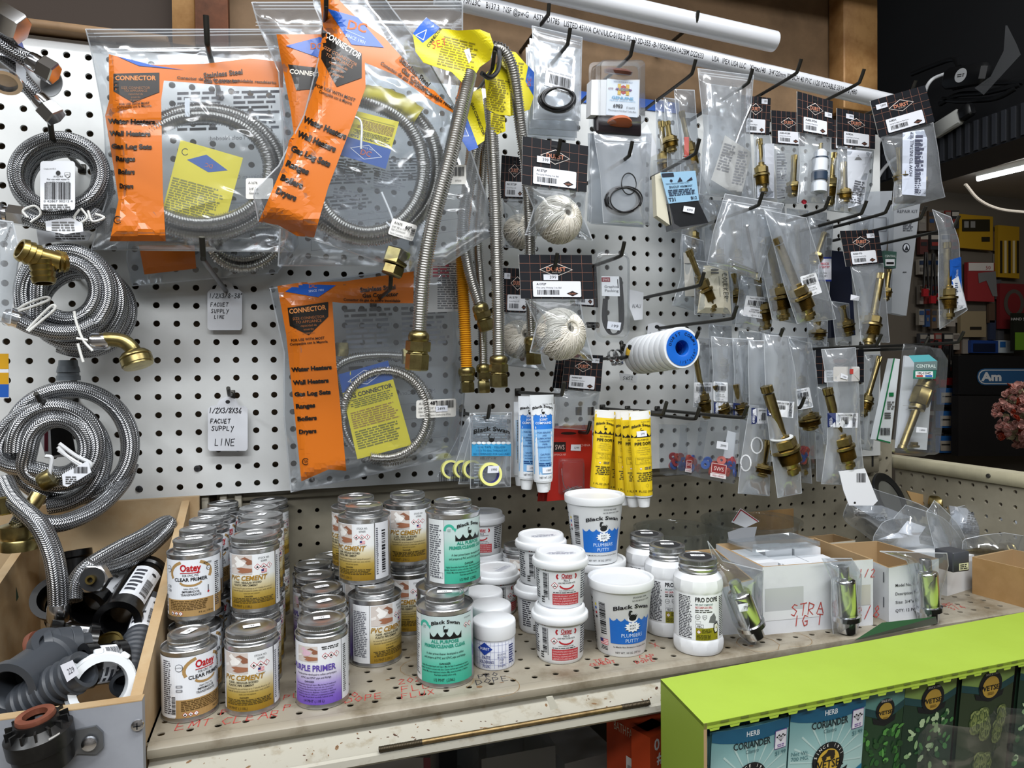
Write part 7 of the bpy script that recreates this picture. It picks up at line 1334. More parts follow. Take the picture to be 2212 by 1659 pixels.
pack('stem_pouch','clear pouch with a small stem between the front pouch and the white backed blister',[(1866,765),(1868,860),(1858,970)],[(1902,765),(1898,860),(1884,975)],-.06,[((1900,770),(1862,900),2)],lambda a:(a.line(pts((1864,862),(1890,866)),1,'#888',1),a.line(pts((1870,878),(1888,880)),1,'#888',1)),group=GS,seed=161,haze=.2)
t=thing('green_edge_pack','slanted white pack with green edges left of the clamshell with a brass valve','pack',tuple(at(1920,780,-.12)));qbox(t,[(1932,774),(1944,776),(1924,958),(1894,950)],-.12,.014,'white_card',mat('#dfe4e8',.45));a=pxart(20,.0003);a.line(pts((1931,775),(1894,949),(1922,956)),3,'#1f7a48',1);a.fine(1910,-905,1926,-890,3,'#555',1);a.rect(1928-8,-856,1930,-848,'#1f7a48',1);a.bars(1900,-940,1922,-924,L=1);a.fine(1916,-885,1932,-866,4,'#777',1);a.mesh(flat(-.1205),'card_print',t)
t=thing('valve_clamshell','clear clamshell with teal topped card and a brass valve stem, nearest the side panel','blister pack',tuple(at(1985,760,-.20)))
qbox(t,[(1955,768),(2018,778),(2002,972),(1936,968)],-.205,.003,'backing_card',mat('#e2e4e8',.5));blister(t,[(1952,742),(2010,748),(2026,772),(2022,830),(2006,982),(1996,986),(1934,982),(1926,974),(1944,820),(1948,760)],-.208,.022,inset=.97)
a=pxart(20,.0003);a.poly(pts((1962,768),(2006,766),(2024,780),(1974,784)),'#5fb3bd',1);a.poly(pts((1974,782),(2024,780),(2023,800),(1973,800)),'#6d7f80',2);a.text('CENTRAL',1999,-794,7,'#d6e4e2',3,bold=.03,w=42);a.poly(pts((1972,800),(2022,799),(2020,818),(1971,818)),'#2a7a68',2);a.rect(1976,-815,2014,-802,'#e8eaec',3);a.text('10L-11HC',1995,-808.5,5,'#222',4,bold=.03);a.rect(1978,-814,1992,-810,'#c4504c',4);a.rect(1997,-814,2012,-810,'#3a70c0',4);stick(a,[(1978,922),(2001,924),(2000,935),(1977,934)],'14999');a.line(pts((1950,876),(1980,878)),1,'#999',1);a.line(pts((1956,884),(1975,885)),1,'#999',1)
a.mesh(flat(-.2315),'clamshell_print',t)
A,C=at(2004,820,-.216),at(1948,970,-.216);M=along(A,C-A);L=np.linalg.norm(C-A);mb=MB();mb.lathe([(.008,0),(.0125,.001),(.0125,.012),(.0135,.013),(.0135,.016)],26,0,M);hexa(mb,M@Matrix.Translation((0,0,.016)),.0150,.028);mb.lathe([(.010,.044),(.0118,.046),(.0118,.052),(.0062,.054),(.0058,L-.006),(.0068,L-.005),(.0068,L)],24,0,M);mb.build('brass_valve',BR2,t);c=at(1975,966,-.212);MB().lathe([(.0078,0),(.0078,.003),(.0055,.0035),(.0055,.008),(.003,.008)],22,0,TR(tuple(c))).build('brass_seat',BRASS,t)
# pouches crowded behind the front ones
for k,(x,y0,y1,w_,dp,lean,st,hz) in enumerate(((1478,420,560,44,-.045,-10,1,.3),(1520,430,600,46,-.050,6,0,.3),(1560,440,620,46,-.055,8,1,.28),(1604,430,600,48,-.060,-4,None,.3),(1650,440,590,44,-.050,10,1,.3),(1700,450,640,46,-.055,4,0,.28),(1744,455,640,42,-.045,-6,None,.3),(1850,460,580,40,-.045,-8,1,.3),(1530,700,830,50,-.045,4,1,.3),(1596,715,850,50,-.060,-6,None,.3),(1640,716,870,46,-.050,6,0,.3),(1700,725,880,44,-.060,6,1,.3),(1750,735,900,40,-.050,-4,None,.3),(1600,880,1030,40,-.07,-6,1,.3),(1700,890,1040,44,-.07,10,1,.28),(1760,900,1040,36,-.06,4,None,.28))):
    w0=('empty cloudy','cloudy','crumpled cloudy')[0 if st is None else 1+k % 2];rowt='upper row' if y0 < 500 else ('middle row' if y0 < 800 else 'low row');pos=('first','second','third','fourth','fifth','sixth','seventh','last','first','second','third','fourth','last','first','second','last')[k]
    pack('stem_pouch',w0+' pouch crowded behind the front pouches, '+rowt+', '+pos+' along',[(x,y0),(x+lean*.5,(y0+y1)/2),(x+lean,y1)],[(x+w_,y0+4),(x+w_+lean*.5,(y0+y1)/2),(x+w_+lean,y1+5)],dp,[] if st is None else [((x+w_*.45,y0+35),(x+w_*.6+lean,y1-12),st,.95)],None,group='cloudy pouches crowded behind the front ones',seed=300+k,haze=hz,nu=9,nv=11)
# ---- clear boxes of washers
def washers(par,px0,py0,px1,py1,y,n,seed):
    r=random.Random(seed)
    for col,nm in (('#b5252f','red_washer'),('#2756a8','blue_washer'),('#c4452c','orange_washer')):
        mb=MB()
        for k in range(n):
            c=at(r.uniform(px0,px1),r.uniform(py0,py1),y+r.uniform(-.005,.005));mb.lathe([(.0022,0),(.0068,0),(.0068,.0030),(.0022,.0030),(.0022,0)],16,0,along(c,(r.uniform(-1,1),-1,r.uniform(-.6,.6))),cap=False)
        mb.build(nm,mat(col,.45),par)
def wbox(label,q,y,sws,wb,seed,price=None):
    t=thing('washer_box',label,'clear box',tuple(at(q[0][0],q[0][1],y)),0,'clear hanging boxes of red and blue washers');qbox(t,q,y,.022,'clear_box',CLR);washers(t,*wb,y+.011,5,seed);a=pxart(20,.0003)
    if sws:T,W,H=qT(sws);a.T=T;a.rect(0,0,W,H,'#8e3436',1);a.frame(1.5,1.5,W-1.5,H-1.5,1.2,'#e2c9c6',2);a.text('SWS',W*.5,H*.3,H*.4,'#e8d4d0',2,w=W*.62);a.rect(0,-H*.35,W,0,'#e6dfe0',1);a.text('RED HEAD',W*.5,-H*.25,H*.16,'#b05a60',2,w=W*.7);a.T=None
    if price:stick(a,price,'3999')
    a.mesh(flat(y-.0005),'print',t);return t
wbox('clear box of red and blue washers furthest left, behind the tilted ones',[(1438,918),(1484,920),(1486,1024),(1440,1028)],-.08,None,(1452,985,1476,1010),3)
wbox('clear box of washers leaning between its two neighbours',[(1486,918),(1530,910),(1512,1030),(1478,1026)],-.12,[(1482,992),(1496,994),(1494,1014),(1480,1012)],(1484,990,1508,1014),4)
t=wbox('front clear box of red and blue washers with a square red sign',[(1532,905),(1600,908),(1586,1046),(1510,1032)],-.165,[(1536,998),(1570,1004),(1568,1027),(1534,1021)],(1520,995,1586,1024),5,[(1548,952),(1572,956),(1571,972),(1546,968)])
card('white_paper','white paper strip inside the front box of washers','paper',[(1572,930),(1590,935),(1584,992),(1562,988)],-.155,lambda a:None)
wbox('clear box with one pink washer behind the heavy front stem',[(1722,930),(1758,930),(1760,1012),(1722,1018)],-.10,None,(1728,970,1740,1000),7)
# ================================================================ plastic pipes over the board
def pipe(label,p0,p1,y,r,text=None):
    A,B_=at(*p0,y),at(*p1,y);A[2] += (0);t=thing('pvc_pipe',label,'pipe',tuple(B_),0,None);d=(B_-A)/np.linalg.norm(B_-A);mb=MB();L=np.linalg.norm(B_-A);M=along(A,d);mb.lathe([(r*.82,.0),(r,.0),(r,L-.001),(r*.985,L),(r*.82,L),(r*.80,L-.02),(0,L-.02)],40,0,M,cap=False);mb.build('pipe_wall',mat('#e3e5ea',.3,coat=.2,name='pvc_white'),t)
    if text:
        a=Art(cell=.006,step=.0002);x=0
        for s_,b in text:v,f=glyphs(s_,.02 if b else 0);w_=(v[:,0].max()-v[:,0].min())*.0135*.9;a.text(s_,x,0,.0082,'#2a2a2e',0,al='l',bold=.025 if b else .01,w=w_*.80*.82*.96);x += w_*.80*.82+.006
        ex=d;
        def f(u,v,o):th=v/r-.55;return A+ex[None]*u[:,None]+np.stack([0*u,-(r+o)*np.cos(th),(r+o)*np.sin(th)+0*u],-1)
        a.mesh(f,'pipe_print',t)
    return t
pipe('grey lower pvc pipe with a long line of black printing across the panelling',(940,-10),(1946,226),-.062,.0140,[('(600 psi) @ 73F/23C',0),('B137.3',0),('NSF @pw-G',0),('ASTM D1785',0),('LISTED 45WA CAN/ULC-S102.2 FS-10 SD-355 -B-19050406A1A2BM D22633',0),('USA',0),('IPEX USA LLC',0),('Xirtec140',1),('3/4"/20mm IPS SCH 40 PVC 1120 POTABLE 3310 kPa (480',0)])
pipe('white upper pvc pipe with its open end above the tall clear bags',(1000,-62),(1672,90),-.085,.0165)
for px,py in ((1455,70),(1150,60)):
    p=at(px,py+16,-.03);mb=MB();mb.tube(np.array([(p[0],.029,p[2]),(p[0],-.10,p[2]-.002),(p[0],-.104,p[2]+.012)]),.003,8);tag(mb.build('pipe_bracket_peg',BLACKM),'dark peg carrying the pipes, '+('under the white pipe end' if px > 1300 else 'nearer the yellow tags'),'peg')
# ================================================================ plywood side bin and its fittings
XR=0.106;TOPR=[(-.018,-.172),(-.362,-.292)]
bn=thing('plywood_bin','open plywood bin with grey painted front, full of black fittings','bin',(0.02,-.19,-.52));mb=MB()
mb.add([(XR,-.010,-.166),(XR,-.362,-.288),(XR,-.362,-.56),(XR,-.010,-.56),(XR+.010,-.010,-.166),(XR+.010,-.362,-.288),(XR+.010,-.362,-.56),(XR+.010,-.010,-.56)],[(0,1,2,3),(7,6,5,4),(0,4,5,1),(1,5,6,2),(3,7,4,0),(2,6,7,3)]);mb.build('side_board',PLY,bn,smooth=False)
for x in (-.075,):
    mb=MB();mb.add([(x,-.010,-.190),(x,-.362,-.288),(x,-.362,-.56),(x,-.010,-.56),(x+.010,-.010,-.190),(x+.010,-.362,-.288),(x+.010,-.362,-.56),(x+.010,-.010,-.56)],[(0,1,2,3),(7,6,5,4),(0,4,5,1),(1,5,6,2),(3,7,4,0),(2,6,7,3)]);mb.build('divider_board',PLY,bn,smooth=False)
MB().box((-.40,-.018,-.56),(XR,-.008,-.338)).box((-.40,-.018,-.338),(XR+.022,-.008,-.164)).build('back_board',PLY,bn,smooth=False);MB().box((-.40,-.362,-.44),(XR,-.018,-.430)).build('bottom_board',PLY,bn,smooth=False)
GREYW=mat('#9699a0',.55,name='grey_painted_board',noise=('#83868d',8,.4,.7))
mb=MB();mb.box((-.40,-.374,-.56),(XR+.012,-.362,-.2885));mb.build('front_board',[GREYW],bn,smooth=False);MB().box((-.40,-.3741,-.2885),(XR+.012,-.3621,-.2875)).build('front_top_edge',PLY,bn,smooth=False)
mb=MB()
for px,py in ((297,1566),(195,1606)):p=at(px,py,-.375);mb.lathe([(.0055,0),(.005,.0015),(.002,.0026),(0,.0026)],16,0,along(p,(0,-1,0)));mb.box((p[0]-.003,p[1]-.0030,p[2]-.0005),(p[0]+.003,p[1]-.0024,p[2]+.0005),1);mb.box((p[0]-.0005,p[1]-.0030,p[2]-.003),(p[0]+.0005,p[1]-.0024,p[2]+.003),1)
mb.build('screw_head',[CHROME,DARK],bn)
ABS=mat('#070708',.22,name='black_abs');GRP=mat('#3b3f45',.42,name='grey_poly');LB=mat('#dfe2e8',.5)
def vpipe(label,p0,p1,r,m,name='black_pipe_fitting',ribs=0,rim=1.12,lab=None,barbs=0,grp='black and grey pipe fittings in the bin'):
    A,B_=at(*p0),at(*p1);d=B_-A;L=np.linalg.norm(d);M=along(A,d);t=thing(name,label,'fitting',tuple((A+B_)/2),0,grp);mb=MB()
    pr=[(r*.72,.03),(r*.74,.002),(r*.80,0),(r*rim,.0),(r*rim,.008),(r,.010)]
    if barbs:
        for k in range(barbs):z=.010+k*.008;pr += [(r*1.10,z+.001),(r*.98,z+.0075)]
    pr += [(r,L-.012),(r*rim,L-.010),(r*rim,L),(r*.80,L),(r*.74,L-.002),(r*.70,L-.03)];mb.lathe(pr,34,0,M,cap=False);mb.build('pipe_body',m,t)
    if lab:
        a0,a1,v0,v1=lab;vv_=xf(M.inverted(),[CP])[0];th0=math.degrees(math.atan2(vv_[1],vv_[0]));hw=(a1-a0)/2+12;a0,a1=th0-hw,th0+hw;a=Art(cell=.005,step=.0002);W=r*math.radians(a1-a0);H=(v1-v0)*L;a.rect(0,0,W,H,LB,0);a.fine(W*.08,H*.1,W*.5,H*.9,6,'#3a3c44',1);a.bars(W*.6,H*.1,W*.9,H*.6,L=1,vert=False);a.oval(W*.75,H*.82,W*.1,W*.1,'#2a2c32',1)
        a.mesh(lambda x,y,o:(lambda th,rr:xf(M,np.stack([rr*np.cos(th),rr*np.sin(th),v0*L+y],-1)))(math.radians(a0)+x/r,r*1.002+o),'paper_label',t)
    return t
vpipe('black tube fitting standing behind the others against the bin back',(158,1190,-.075),(165,1265,-.085),.0185,ABS,lab=None)
vpipe('black tube fitting lying with its white label up, deep in the bin',(185,1320,-.190),(262,1240,-.10),.0205,ABS,lab=(200,290,.25,.95))
vpipe('black tube fitting with a folded price sticker beside the plywood wall',(253,1345,-.235),(318,1240,-.11),.0215,ABS,lab=(215,275,.2,.8))
vpipe('black elbow mouth between the draped hose and the bin divider',(118,1290,-.165),(150,1330,-.10),.0220,ABS)
vpipe('long grey barbed pipe with barcode label along the plywood wall',(272,1480,-.315),(322,1300,-.17),.0140,GRP,'grey_barb_pipe',lab=(200,300,.55,.92),barbs=9,rim=1.04)
vpipe('grey threaded tee end facing up in the middle of the bin',(122,1394,-.300),(70,1460,-.290),.0200,GRP,'grey_poly_tee',rim=1.15)
vpipe('grey tee mouth at the front edge of the bin',(18,1492,-.345),(120,1418,-.285),.0225,GRP,'grey_poly_tee')
adp=vpipe('grey ribbed adapter with a 229 sticker over the bin front',(182,1445,-.345),(88,1500,-.335),.0170,GRP,'grey_barb_pipe',barbs=7,rim=1.02)
vpipe('short grey barbed stub behind the ribbed adapter',(165,1395,-.275),(118,1400,-.285),.0170,GRP,'grey_barb_pipe',barbs=3)
vpipe('black tube with large white label lying across the bin',(205,1392,-.255),(100,1385,-.265),.0185,ABS,lab=(235,330,.0,.6))
vpipe('white labelled black tube with barcode in front of the brass ring',(262,1430,-.290),(176,1440,-.310),.0190,ABS,lab=(225,330,.0,1.0))
a=pxart(14,.0003);stick(a,[(131,1436),(158,1424),(172,1454),(146,1472)],'229');a.mesh(flat(-.3640),'price_sticker',adp)
e=at(216,1480,-.330);t=thing('white_plastic_nut','large white slip nut standing among the grey fittings','nut',tuple(e));M=Matrix.Translation(Vector(e))@Matrix.Rotation(.35,4,'Z')@Matrix.Rotation(PI/2-.3,4,'X');mb=MB();mb.lathe([(.021,0),(.030,0),(.030,.008),(.0275,.010),(.0275,.018),(.021,.018),(.021,0)],36,0,M,cap=False)
for k in range(8):mb.box((.028,-.004,0),(.033,.004,.010),M=M@Matrix.Rotation(k*PI/4,4,'Z'),bev=.001)
mb.build('nut_ring',mat('#dfe3e6',.35),t)
e=at(228,1402,-.262);t=thing('brass_ring','round brass threaded ring lying on the black tubes','fitting',tuple(e));mb=MB();M=Matrix.Translation(Vector(e))@Matrix.Rotation(.6,4,'X')@Matrix.Rotation(-.3,4,'Y');thread(mb,M@Matrix.Translation((0,0,-.010)),.0175,.010);mb.lathe([(.0175,0),(.0185,.0005),(.0185,.0030),(.0165,.0035),(.0160,.0015),(0,.001)],34,0,M,cap=False);mb.build('ring_body',BRASS,t)
e=at(76,1402,-.285);t=thing('brown_gasket','brown rubber gasket wedged by the bin divider','gasket',tuple(e));M=Matrix.Translation(Vector(e))@Matrix.Rotation(1.1,4,'Y')@Matrix.Rotation(.2,4,'X');mb=MB();mb.lathe([(.010,0),(.016,0),(.0165,.003),(.016,.006),(.010,.006),(.010,0)],30,0,M,cap=False);mb.build('gasket_ring',mat('#6a3a28',.6),t)
# hose in the bin
t=braided('braided steel hose folded in a long loop inside the plywood bin','braided_supply_hose',[pathpx([(158,1298,-.205),(162,1262,-.195),(190,1225,-.18),(250,1188,-.15),(305,1160,-.12),(342,1136,-.09),(362,1128,-.075),(366,1138,-.080),(345,1162,-.095),(310,1192,-.12),(250,1222,-.155),(205,1232,-.18),(180,1222,-.185)],90)],.0092)
e=at(205,1258,-.215);mb=MB();M=along(e+np.array([0,.012,.002]),(-.15,-1,.15));hexa(mb,M,.0160,.014);mb.lathe([(.0128,.0138),(.0128,.0146),(0,.0146)],26,1,M,cap=False);mb.lathe([(.0050,.0140),(.0050,.020),(.0028,.020),(.0028,.015)],18,2,M,cap=False);mb.build('hose_nut',[CHROME,DARK,BRASS],t)
# trap adapter clipped on the bin front
e=at(86,1592,-.385);t=thing('trap_adapter','black trap adapter with brown gasket on the grey bin front','adapter',tuple(e));M=Matrix.Translation(Vector(e))@Matrix.Rotation(-.12,4,'Y')@Matrix.Rotation(.10,4,'X')@Matrix.Scale(.74,4);mb=MB();mb.lathe([(.026,-.034),(.030,-.033),(.031,-.012),(.034,-.010),(.0345,.008),(.032,.010),(.024,.016),(.0225,.024),(.018,.024),(.018,.010),(0,.010)],40,0,M,cap=False)
for k in range(14):mb.box((.0225,-.0012,.008),(.0315,.0012,.020),M=M@Matrix.Rotation(k*2*PI/14,4,'Z'))
mb.build('adapter_body',mat('#0a0a0b',.35,noise=('#22211f',30,.5,.75)),t);MB().lathe([(.0125,.022),(.0195,.022),(.0205,.025),(.0195,.029),(.0125,.029),(.0125,.022)],34,0,M,cap=False).build('brown_gasket',mat('#6a3826',.65,noise=('#84503a',60,.45,.7)),t)
a=Art(step=.0002);a.rect(-.006,0,.006,.010,'#e3e1dc',0);a.mesh(lambda x,y,o:xf(M,np.stack([(.0335+o)*np.sin(x/.0335+.75),-(.0335+o)*np.cos(x/.0335+.75),y+.0005],-1)),'paper_scrap',t)
t=thing('strap_bracket','grey metal pipe strap screwed to the bin front under the trap adapter','bracket',tuple(at(190,1610,-.38)));mb=MB();mb.prism([(at(*p,-.38)[0],at(*p,-.38)[2]) for p in ((135,1605),(160,1582),(205,1572),(220,1586),(222,1618),(205,1634),(165,1632),(140,1660),(120,1690),(60,1700),(60,1665),(110,1650))],-.3772,-.3745);mb.build('strap_plate',mat('#85888c',.35,.8),t)
p=at(193,1606,-.379);mb=MB();mb.lathe([(.0065,0),(.006,.002),(.003,.0036),(0,.0036)],18,0,along(p,(0,-1,0)));mb.build('strap_screw',CHROME,t)
card('green_card','dark green printed carton in the neighbouring bin at the picture edge','carton',[(-20,1235),(28,1240),(40,1290),(20,1330),(-20,1330)],-.10,lambda a:(a.text('WONDER',14,-1262,5,'#8fa89a',2,rot=.3),a.text('SS',22,-1285,10,'#8fa89a',2)),mat('#233a2c',.5))
# ================================================================ threaded rod on the rail
A,B_=at(818,1592,yr-.040),at(1402,1501,yr-.040);A[2]=B_[2]=-.3665+.0034;t=thing('threaded_rod','thin rusty rod with threaded ends lying along the price rail','rod',tuple(A));d=B_-A;L=np.linalg.norm(d);M=along(A,d);mb=MB();mb.lathe([(.0026,0),(.0026,L)],14,0,M);mb.build('rod_shank',mat('#8a7550',.4,.85,noise=('#5f4c33',60,.45,.7)),t);mb=MB();thread(mb,M,.0030,.042,.0016,n=14);thread(mb,M@Matrix.Translation((0,0,L-.034)),.0030,.034,.0016,n=14);mb.build('rod_thread',mat('#4d4436',.45,.8),t)
t=thing('price_rail_clip','small clear tag holder clipped on the price rail','clip',tuple(at(1195,1520,yr-.04)));qbox(t,[(1180,1506),(1194,1504),(1206,1530),(1190,1534)],yr-.0435,.001,'clip_plate',mat('#c9c5b6',.3))
# ================================================================ boxes and bags on the right of the shelf
WHB=mat('#d6d8dc',.6,name='white_carton',noise=('#c6c8cc',12,.45,.75));INB=mat('#a58963',.8,name='raw_corrugated')
def carton(name,label,P,h,open_=True,m=WHB,mi=INB,th=.003,z=ZS,cat='box',group=None,flap=None):
    """upright box from floor corners P (front-left, front-right, back-right, back-left)"""
    P=[np.array([p[0],p[1],z]) for p in P];c=sum(P)/4;t=thing(name,label,cat,tuple(c),0,group);mo=MB();hs=h if hasattr(h,'__len__') else [h]*4
    top=[p+np.array([0,0,hh]) for p,hh in zip(P,hs)];ins=[p+(c-p)/np.linalg.norm(c-p)*th*1.4 for p in P];itop=[q+np.array([0,0,hh]) for q,hh in zip(ins,hs)]
    mo.add([*P,*top],[(0,1,5,4),(1,2,6,5),(2,3,7,6),(3,0,4,7),(3,2,1,0)]+([] if open_ else [(4,5,6,7)]),0)
    if open_:fl=[q+np.array([0,0,th]) for q in ins];mo.add([*fl,*itop],[(4,5,1,0),(5,6,2,1),(6,7,3,2),(7,4,0,3),(0,1,2,3)],1);mo.add([*top,*itop],[(0,1,5,4),(1,2,6,5),(2,3,7,6),(3,0,4,7)],1)
    mo.build('carton_body',[m,mi],t,smooth=False);return t,P,top
def sidemap(P0,P1,top,out=.0): # maps x along P0->P1, y up
    d=(P1-P0);L=np.linalg.norm(d);d=d/L;n=np.cross(d,np.array([0,0,1.0]));return (lambda x,y,o:P0+d[None]*x[:,None]+np.array([0,0,1.0])[None]*y[:,None]+n[None]*(o[:,None]+.0002)),L
fl,fr=on(1648,1372,ZS),on(1886,1350,ZS);bl=on(1556,1290,ZS);
u=(fr-fl)/np.linalg.norm(fr-fl);nrm=np.array([-u[1],u[0],0]);D=.125
t,P,top=carton('white_carton','open white carton full of small white boxes, marked with red crayon',[fl,fr,fr+nrm*D,fl+nrm*D],.0885,group='white cartons on the right of the shelf')
f,L=sidemap(P[0],P[1],None);a=Art(step=.0002);hand(a,'STRA',.040,.022,.015,.0013,RED,1,seed=4);hand(a,'IGHT',.045,.008,.013,.0013,RED,1,seed=5);hand(a,'1/2',L-.022,.065,.011,.0011,RED,1,seed=5);hand(a,'3/8',L-.026,.010,.016,.0013,RED,1,seed=7);a.rect(L*.02,.030,L*.36,.060,mat('#b9bbbd',.25,name='clear_tape'),0);a.rect(0,.018,L*.5,.030,mat('#dcdedf',.2,name='packing_tape'),0);a.rect(L-.034,.028,L-.004,.055,mat('#bcb9b2',.4),0);a.mesh(f,'crayon_marks',t)
c0x=P[0];r=random.Random(4)
for k,(i,j) in enumerate([(i,j) for j in range(3) for i in range(3)]):
    bx=c0x+u*(.010+.046*i)+nrm*(.010+.038*j);q=[bx,bx+u*.042,bx+u*.042+nrm*.034,bx+nrm*.034]
    if (i,j) == (0,0):continue
    carton('small_white_box','small white box packed in the open white carton, '+('front','middle','back')[j]+' row '+('near the tape','centre','far end')[i],q,.070+r.uniform(0,.012),False,mat('#e2e4e8',.5),z=ZS+.0045,group='small white boxes inside the carton')
# left brown and white carton beside it
l0=on(1548,1392,ZS);
t,P2,tp2=carton('white_carton','white carton with a torn brown side behind the chrome stop in a bag',[fl-u*.058-nrm*.0+np.array([0,.012,0]),fl-u*.006+np.array([0,.010,0]),fl-u*.006+nrm*(D-.01),fl-u*.058+nrm*(D-.01)],[.060,.070,.084,.084],group='white cartons on the right of the shelf')
# second white carton
g0,g1_=on(1920,1345,ZS),on(2028,1335,ZS);u2=(g1_-g0)/np.linalg.norm(g1_-g0);n2=np.array([-u2[1],u2[0],0])
t,P3,tp3=carton('white_carton','white carton with printed model and size lines, next to the crayon marked one',[g0,g1_,g1_+n2*.12,g0+n2*.12],[.074,.082,.078,.078],group='white cartons on the right of the shelf')
f,L=sidemap(P3[0],P3[1],None);a=Art(step=.0002)
for k,s_ in enumerate(('Model No. VSA-B12-1/4','Description: Brass Stops','Size: 3/4"x1/2"','QTY: 12 PCS')):a.text(s_,.010,.048-.0115*k,.0042,'#3a3a40',1,al='l',bold=.01,w=(.056,.054,.040,.034)[k])
a.mesh(f,'carton_print',t);f,L=sidemap(P3[3],P3[0],None);a=Art(step=.0002);a.rect(L-.010,.052,L-.008,.066,'#55585e',1);a.rect(L-.010,.018,L-.008,.032,'#55585e',1);a.mesh(f,'carton_slots',t)
# low white box further right and brown tray
h0,h1_=on(2046,1288,ZS),on(2104,1270,ZS);u3=(h1_-h0)/np.linalg.norm(h1_-h0);n3=np.array([-u3[1],u3[0],0]);carton('white_carton','low white carton strip between the printed carton and the brown tray',[h0,h1_,h1_+n3*.12,h0+n3*.12],.052,False,mat('#d9dadb',.6),group='white cartons on the right of the shelf')
k0,k1=on(2100,1282,ZS),on(2230,1318,ZS);u4=(k1-k0)/np.linalg.norm(k1-k0);n4=np.array([-u4[1],u4[0],0]);k1=k0+u4*.16
t,P5,tp5=carton('brown_tray','brown cardboard tray holding brass parts against the side panel',[k0,k1,k1+n4*.10,k0+n4*.10],.056,True,mat('#a88456',.8,name='kraft_board',noise=('#987546',25,.4,.7)))
# boxes at the back
for k,(px,py,w_,dd,h,l) in enumerate(((1705,1235,.050,.05,.052,'small white carton at the back marked gauge nut in red'),(1765,1240,.080,.05,.050,'small white carton with brown flap beside the gauge nut one'))):
    q=on(px,py,ZS);t,PP,_t=carton('small_carton',l,[q,q+(w_,0,0),q+(w_,dd,0),q+(0,dd,0)],h,True,mat('#cfcabb',.6));f,L=sidemap(PP[0],PP[1],None);a=Art(step=.0002)
    if k == 0:hand(a,'GAUGE',.004,.036,.009,.0010,RED,1,seed=4);hand(a,'NUTS',.010,.022,.009,.0010,RED,1,seed=6)
    else:hand(a,'GAUGE',.012,.042,.006,.0008,'#8a5a9a',1,seed=4);a.rect(.004,.012,L-.006,.036,'#e4e2da',0)
    a.mesh(f,'crayon_marks',t)
q=on(1790,1178,ZS+.06);t=thing('cardboard_flap','brown cardboard flap standing against the back panel','cardboard',tuple(q));mb=MB();mb.box((q[0]-.03,.008,ZS),(q[0]+.075,.012,ZS+.082));mb.build('flap_board',CARDB,t,smooth=False)
# round clear tubs at the back
def ctub(label,px,py,zt,R,H,key):
    p=on(px,py,zt);t=thing('clear_tub',label,'tub',(p[0],p[1],ZS),0,'round clear tubs against the back panel');M=TR((p[0],min(p[1],.018-R*1.08),ZS));MB().lathe([(0,.001),(R*.86,.001),(R*.88,.003),(R*.98,H-.006),(R*1.06,H-.005),(R*1.07,H),(R*1.0,H),(R*.97,H-.004),(R*.865,.0045),(0,.003)],48,0,M,cap=False).build('tub_wall',film(.03,.05,'#f6f8f7',6.0,.05,.6),t);return t
ctub('round clear tub behind the pipe dope jars',1432,1130,ZS+.082,.062,.082,1);ctub('round clear tub with a red bordered card inside, larger one',1590,1112,ZS+.088,.078,.088,2)
card('red_border_card','white card with a red border standing in the clear tub','card',[(1580,1128),(1600,1098),(1640,1126),(1610,1140)],-.085,lambda a:a.line(pts((1584,1125),(1600,1101),(1636,1126)),2.5,'#a83a40',1))
card('bent_card_scrap','grey bent card scrap lying on the white carton','card',[(1572,1150),(1602,1140),(1635,1138),(1628,1168),(1575,1172)],-.20,lambda a:None,mat('#8a8c90',.4))
q=on(1665,1168,ZS+.096);t=thing('plastic_sheet','flat clear plastic sheet resting on top of the open white carton','lid',tuple(q));mb=MB();mb.box((q[0]-.055,q[1]-.035,q[2]-.003),(q[0]+.06,q[1]+.03,q[2]),bev=.004);mb.build('lid_sheet',film(.16,.08,'#eef2f4',8,.2,1.2),t)
# chrome stops in pouches
def chrome_stop(label,top_,bot,y,L,R,seed,st=None,tilt=0):
    B=pack('stop_valve_pouch',label,L,R,y,(),(lambda a:stick(a,st,'799')) if st else None,'bagged part','bagged chrome water hammer arresters',.018,.10,seed,wr=.004,soft=30);A,C=at(*top_,y-.004),at(*bot,y-.004);d=C-A;Ln=np.linalg.norm(d);M=along(A,d);mb=MB()
    mb.lathe([(.0,0),(.0072,.0004),(.0078,.002),(.0078,Ln*.16),(.0130,Ln*.19),(.0145,Ln*.21),(.0148,Ln*.24),(.0148,Ln*.70),(.0150,Ln*.72),(.0180,Ln*.73),(.0180,Ln*.80),(.0125,Ln*.82),(.0120,Ln*.98),(0,Ln)],40,0,M,cap=False);mb.build('chrome_body',CHROME,B.t);return B
chrome_stop('clear pouch with a chrome arrester leaning at the carton corner, 799 sticker',(1586,1256),(1632,1376),-.335,[(1528,1168),(1556,1260),(1580,1340),(1598,1375)],[(1560,1210),(1650,1232),(1646,1330),(1630,1400)],171,[(1594,1306),(1627,1300),(1630,1318),(1598,1322)])
chrome_stop('clear pouch with a chrome arrester standing before the crayon marks',(1820,1222),(1830,1366),-.341,[(1775,1205),(1795,1250),(1795,1330),(1800,1372)],[(1840,1205),(1862,1240),(1860,1330),(1850,1375)],172)
chrome_stop('clear pouch with a chrome arrester before the printed carton',(1998,1208),(2006,1344),-.343,[(1900,1190),(1960,1210),(1975,1300),(1985,1350)],[(2046,1194),(2050,1220),(2034,1280),(2028,1350)],173)
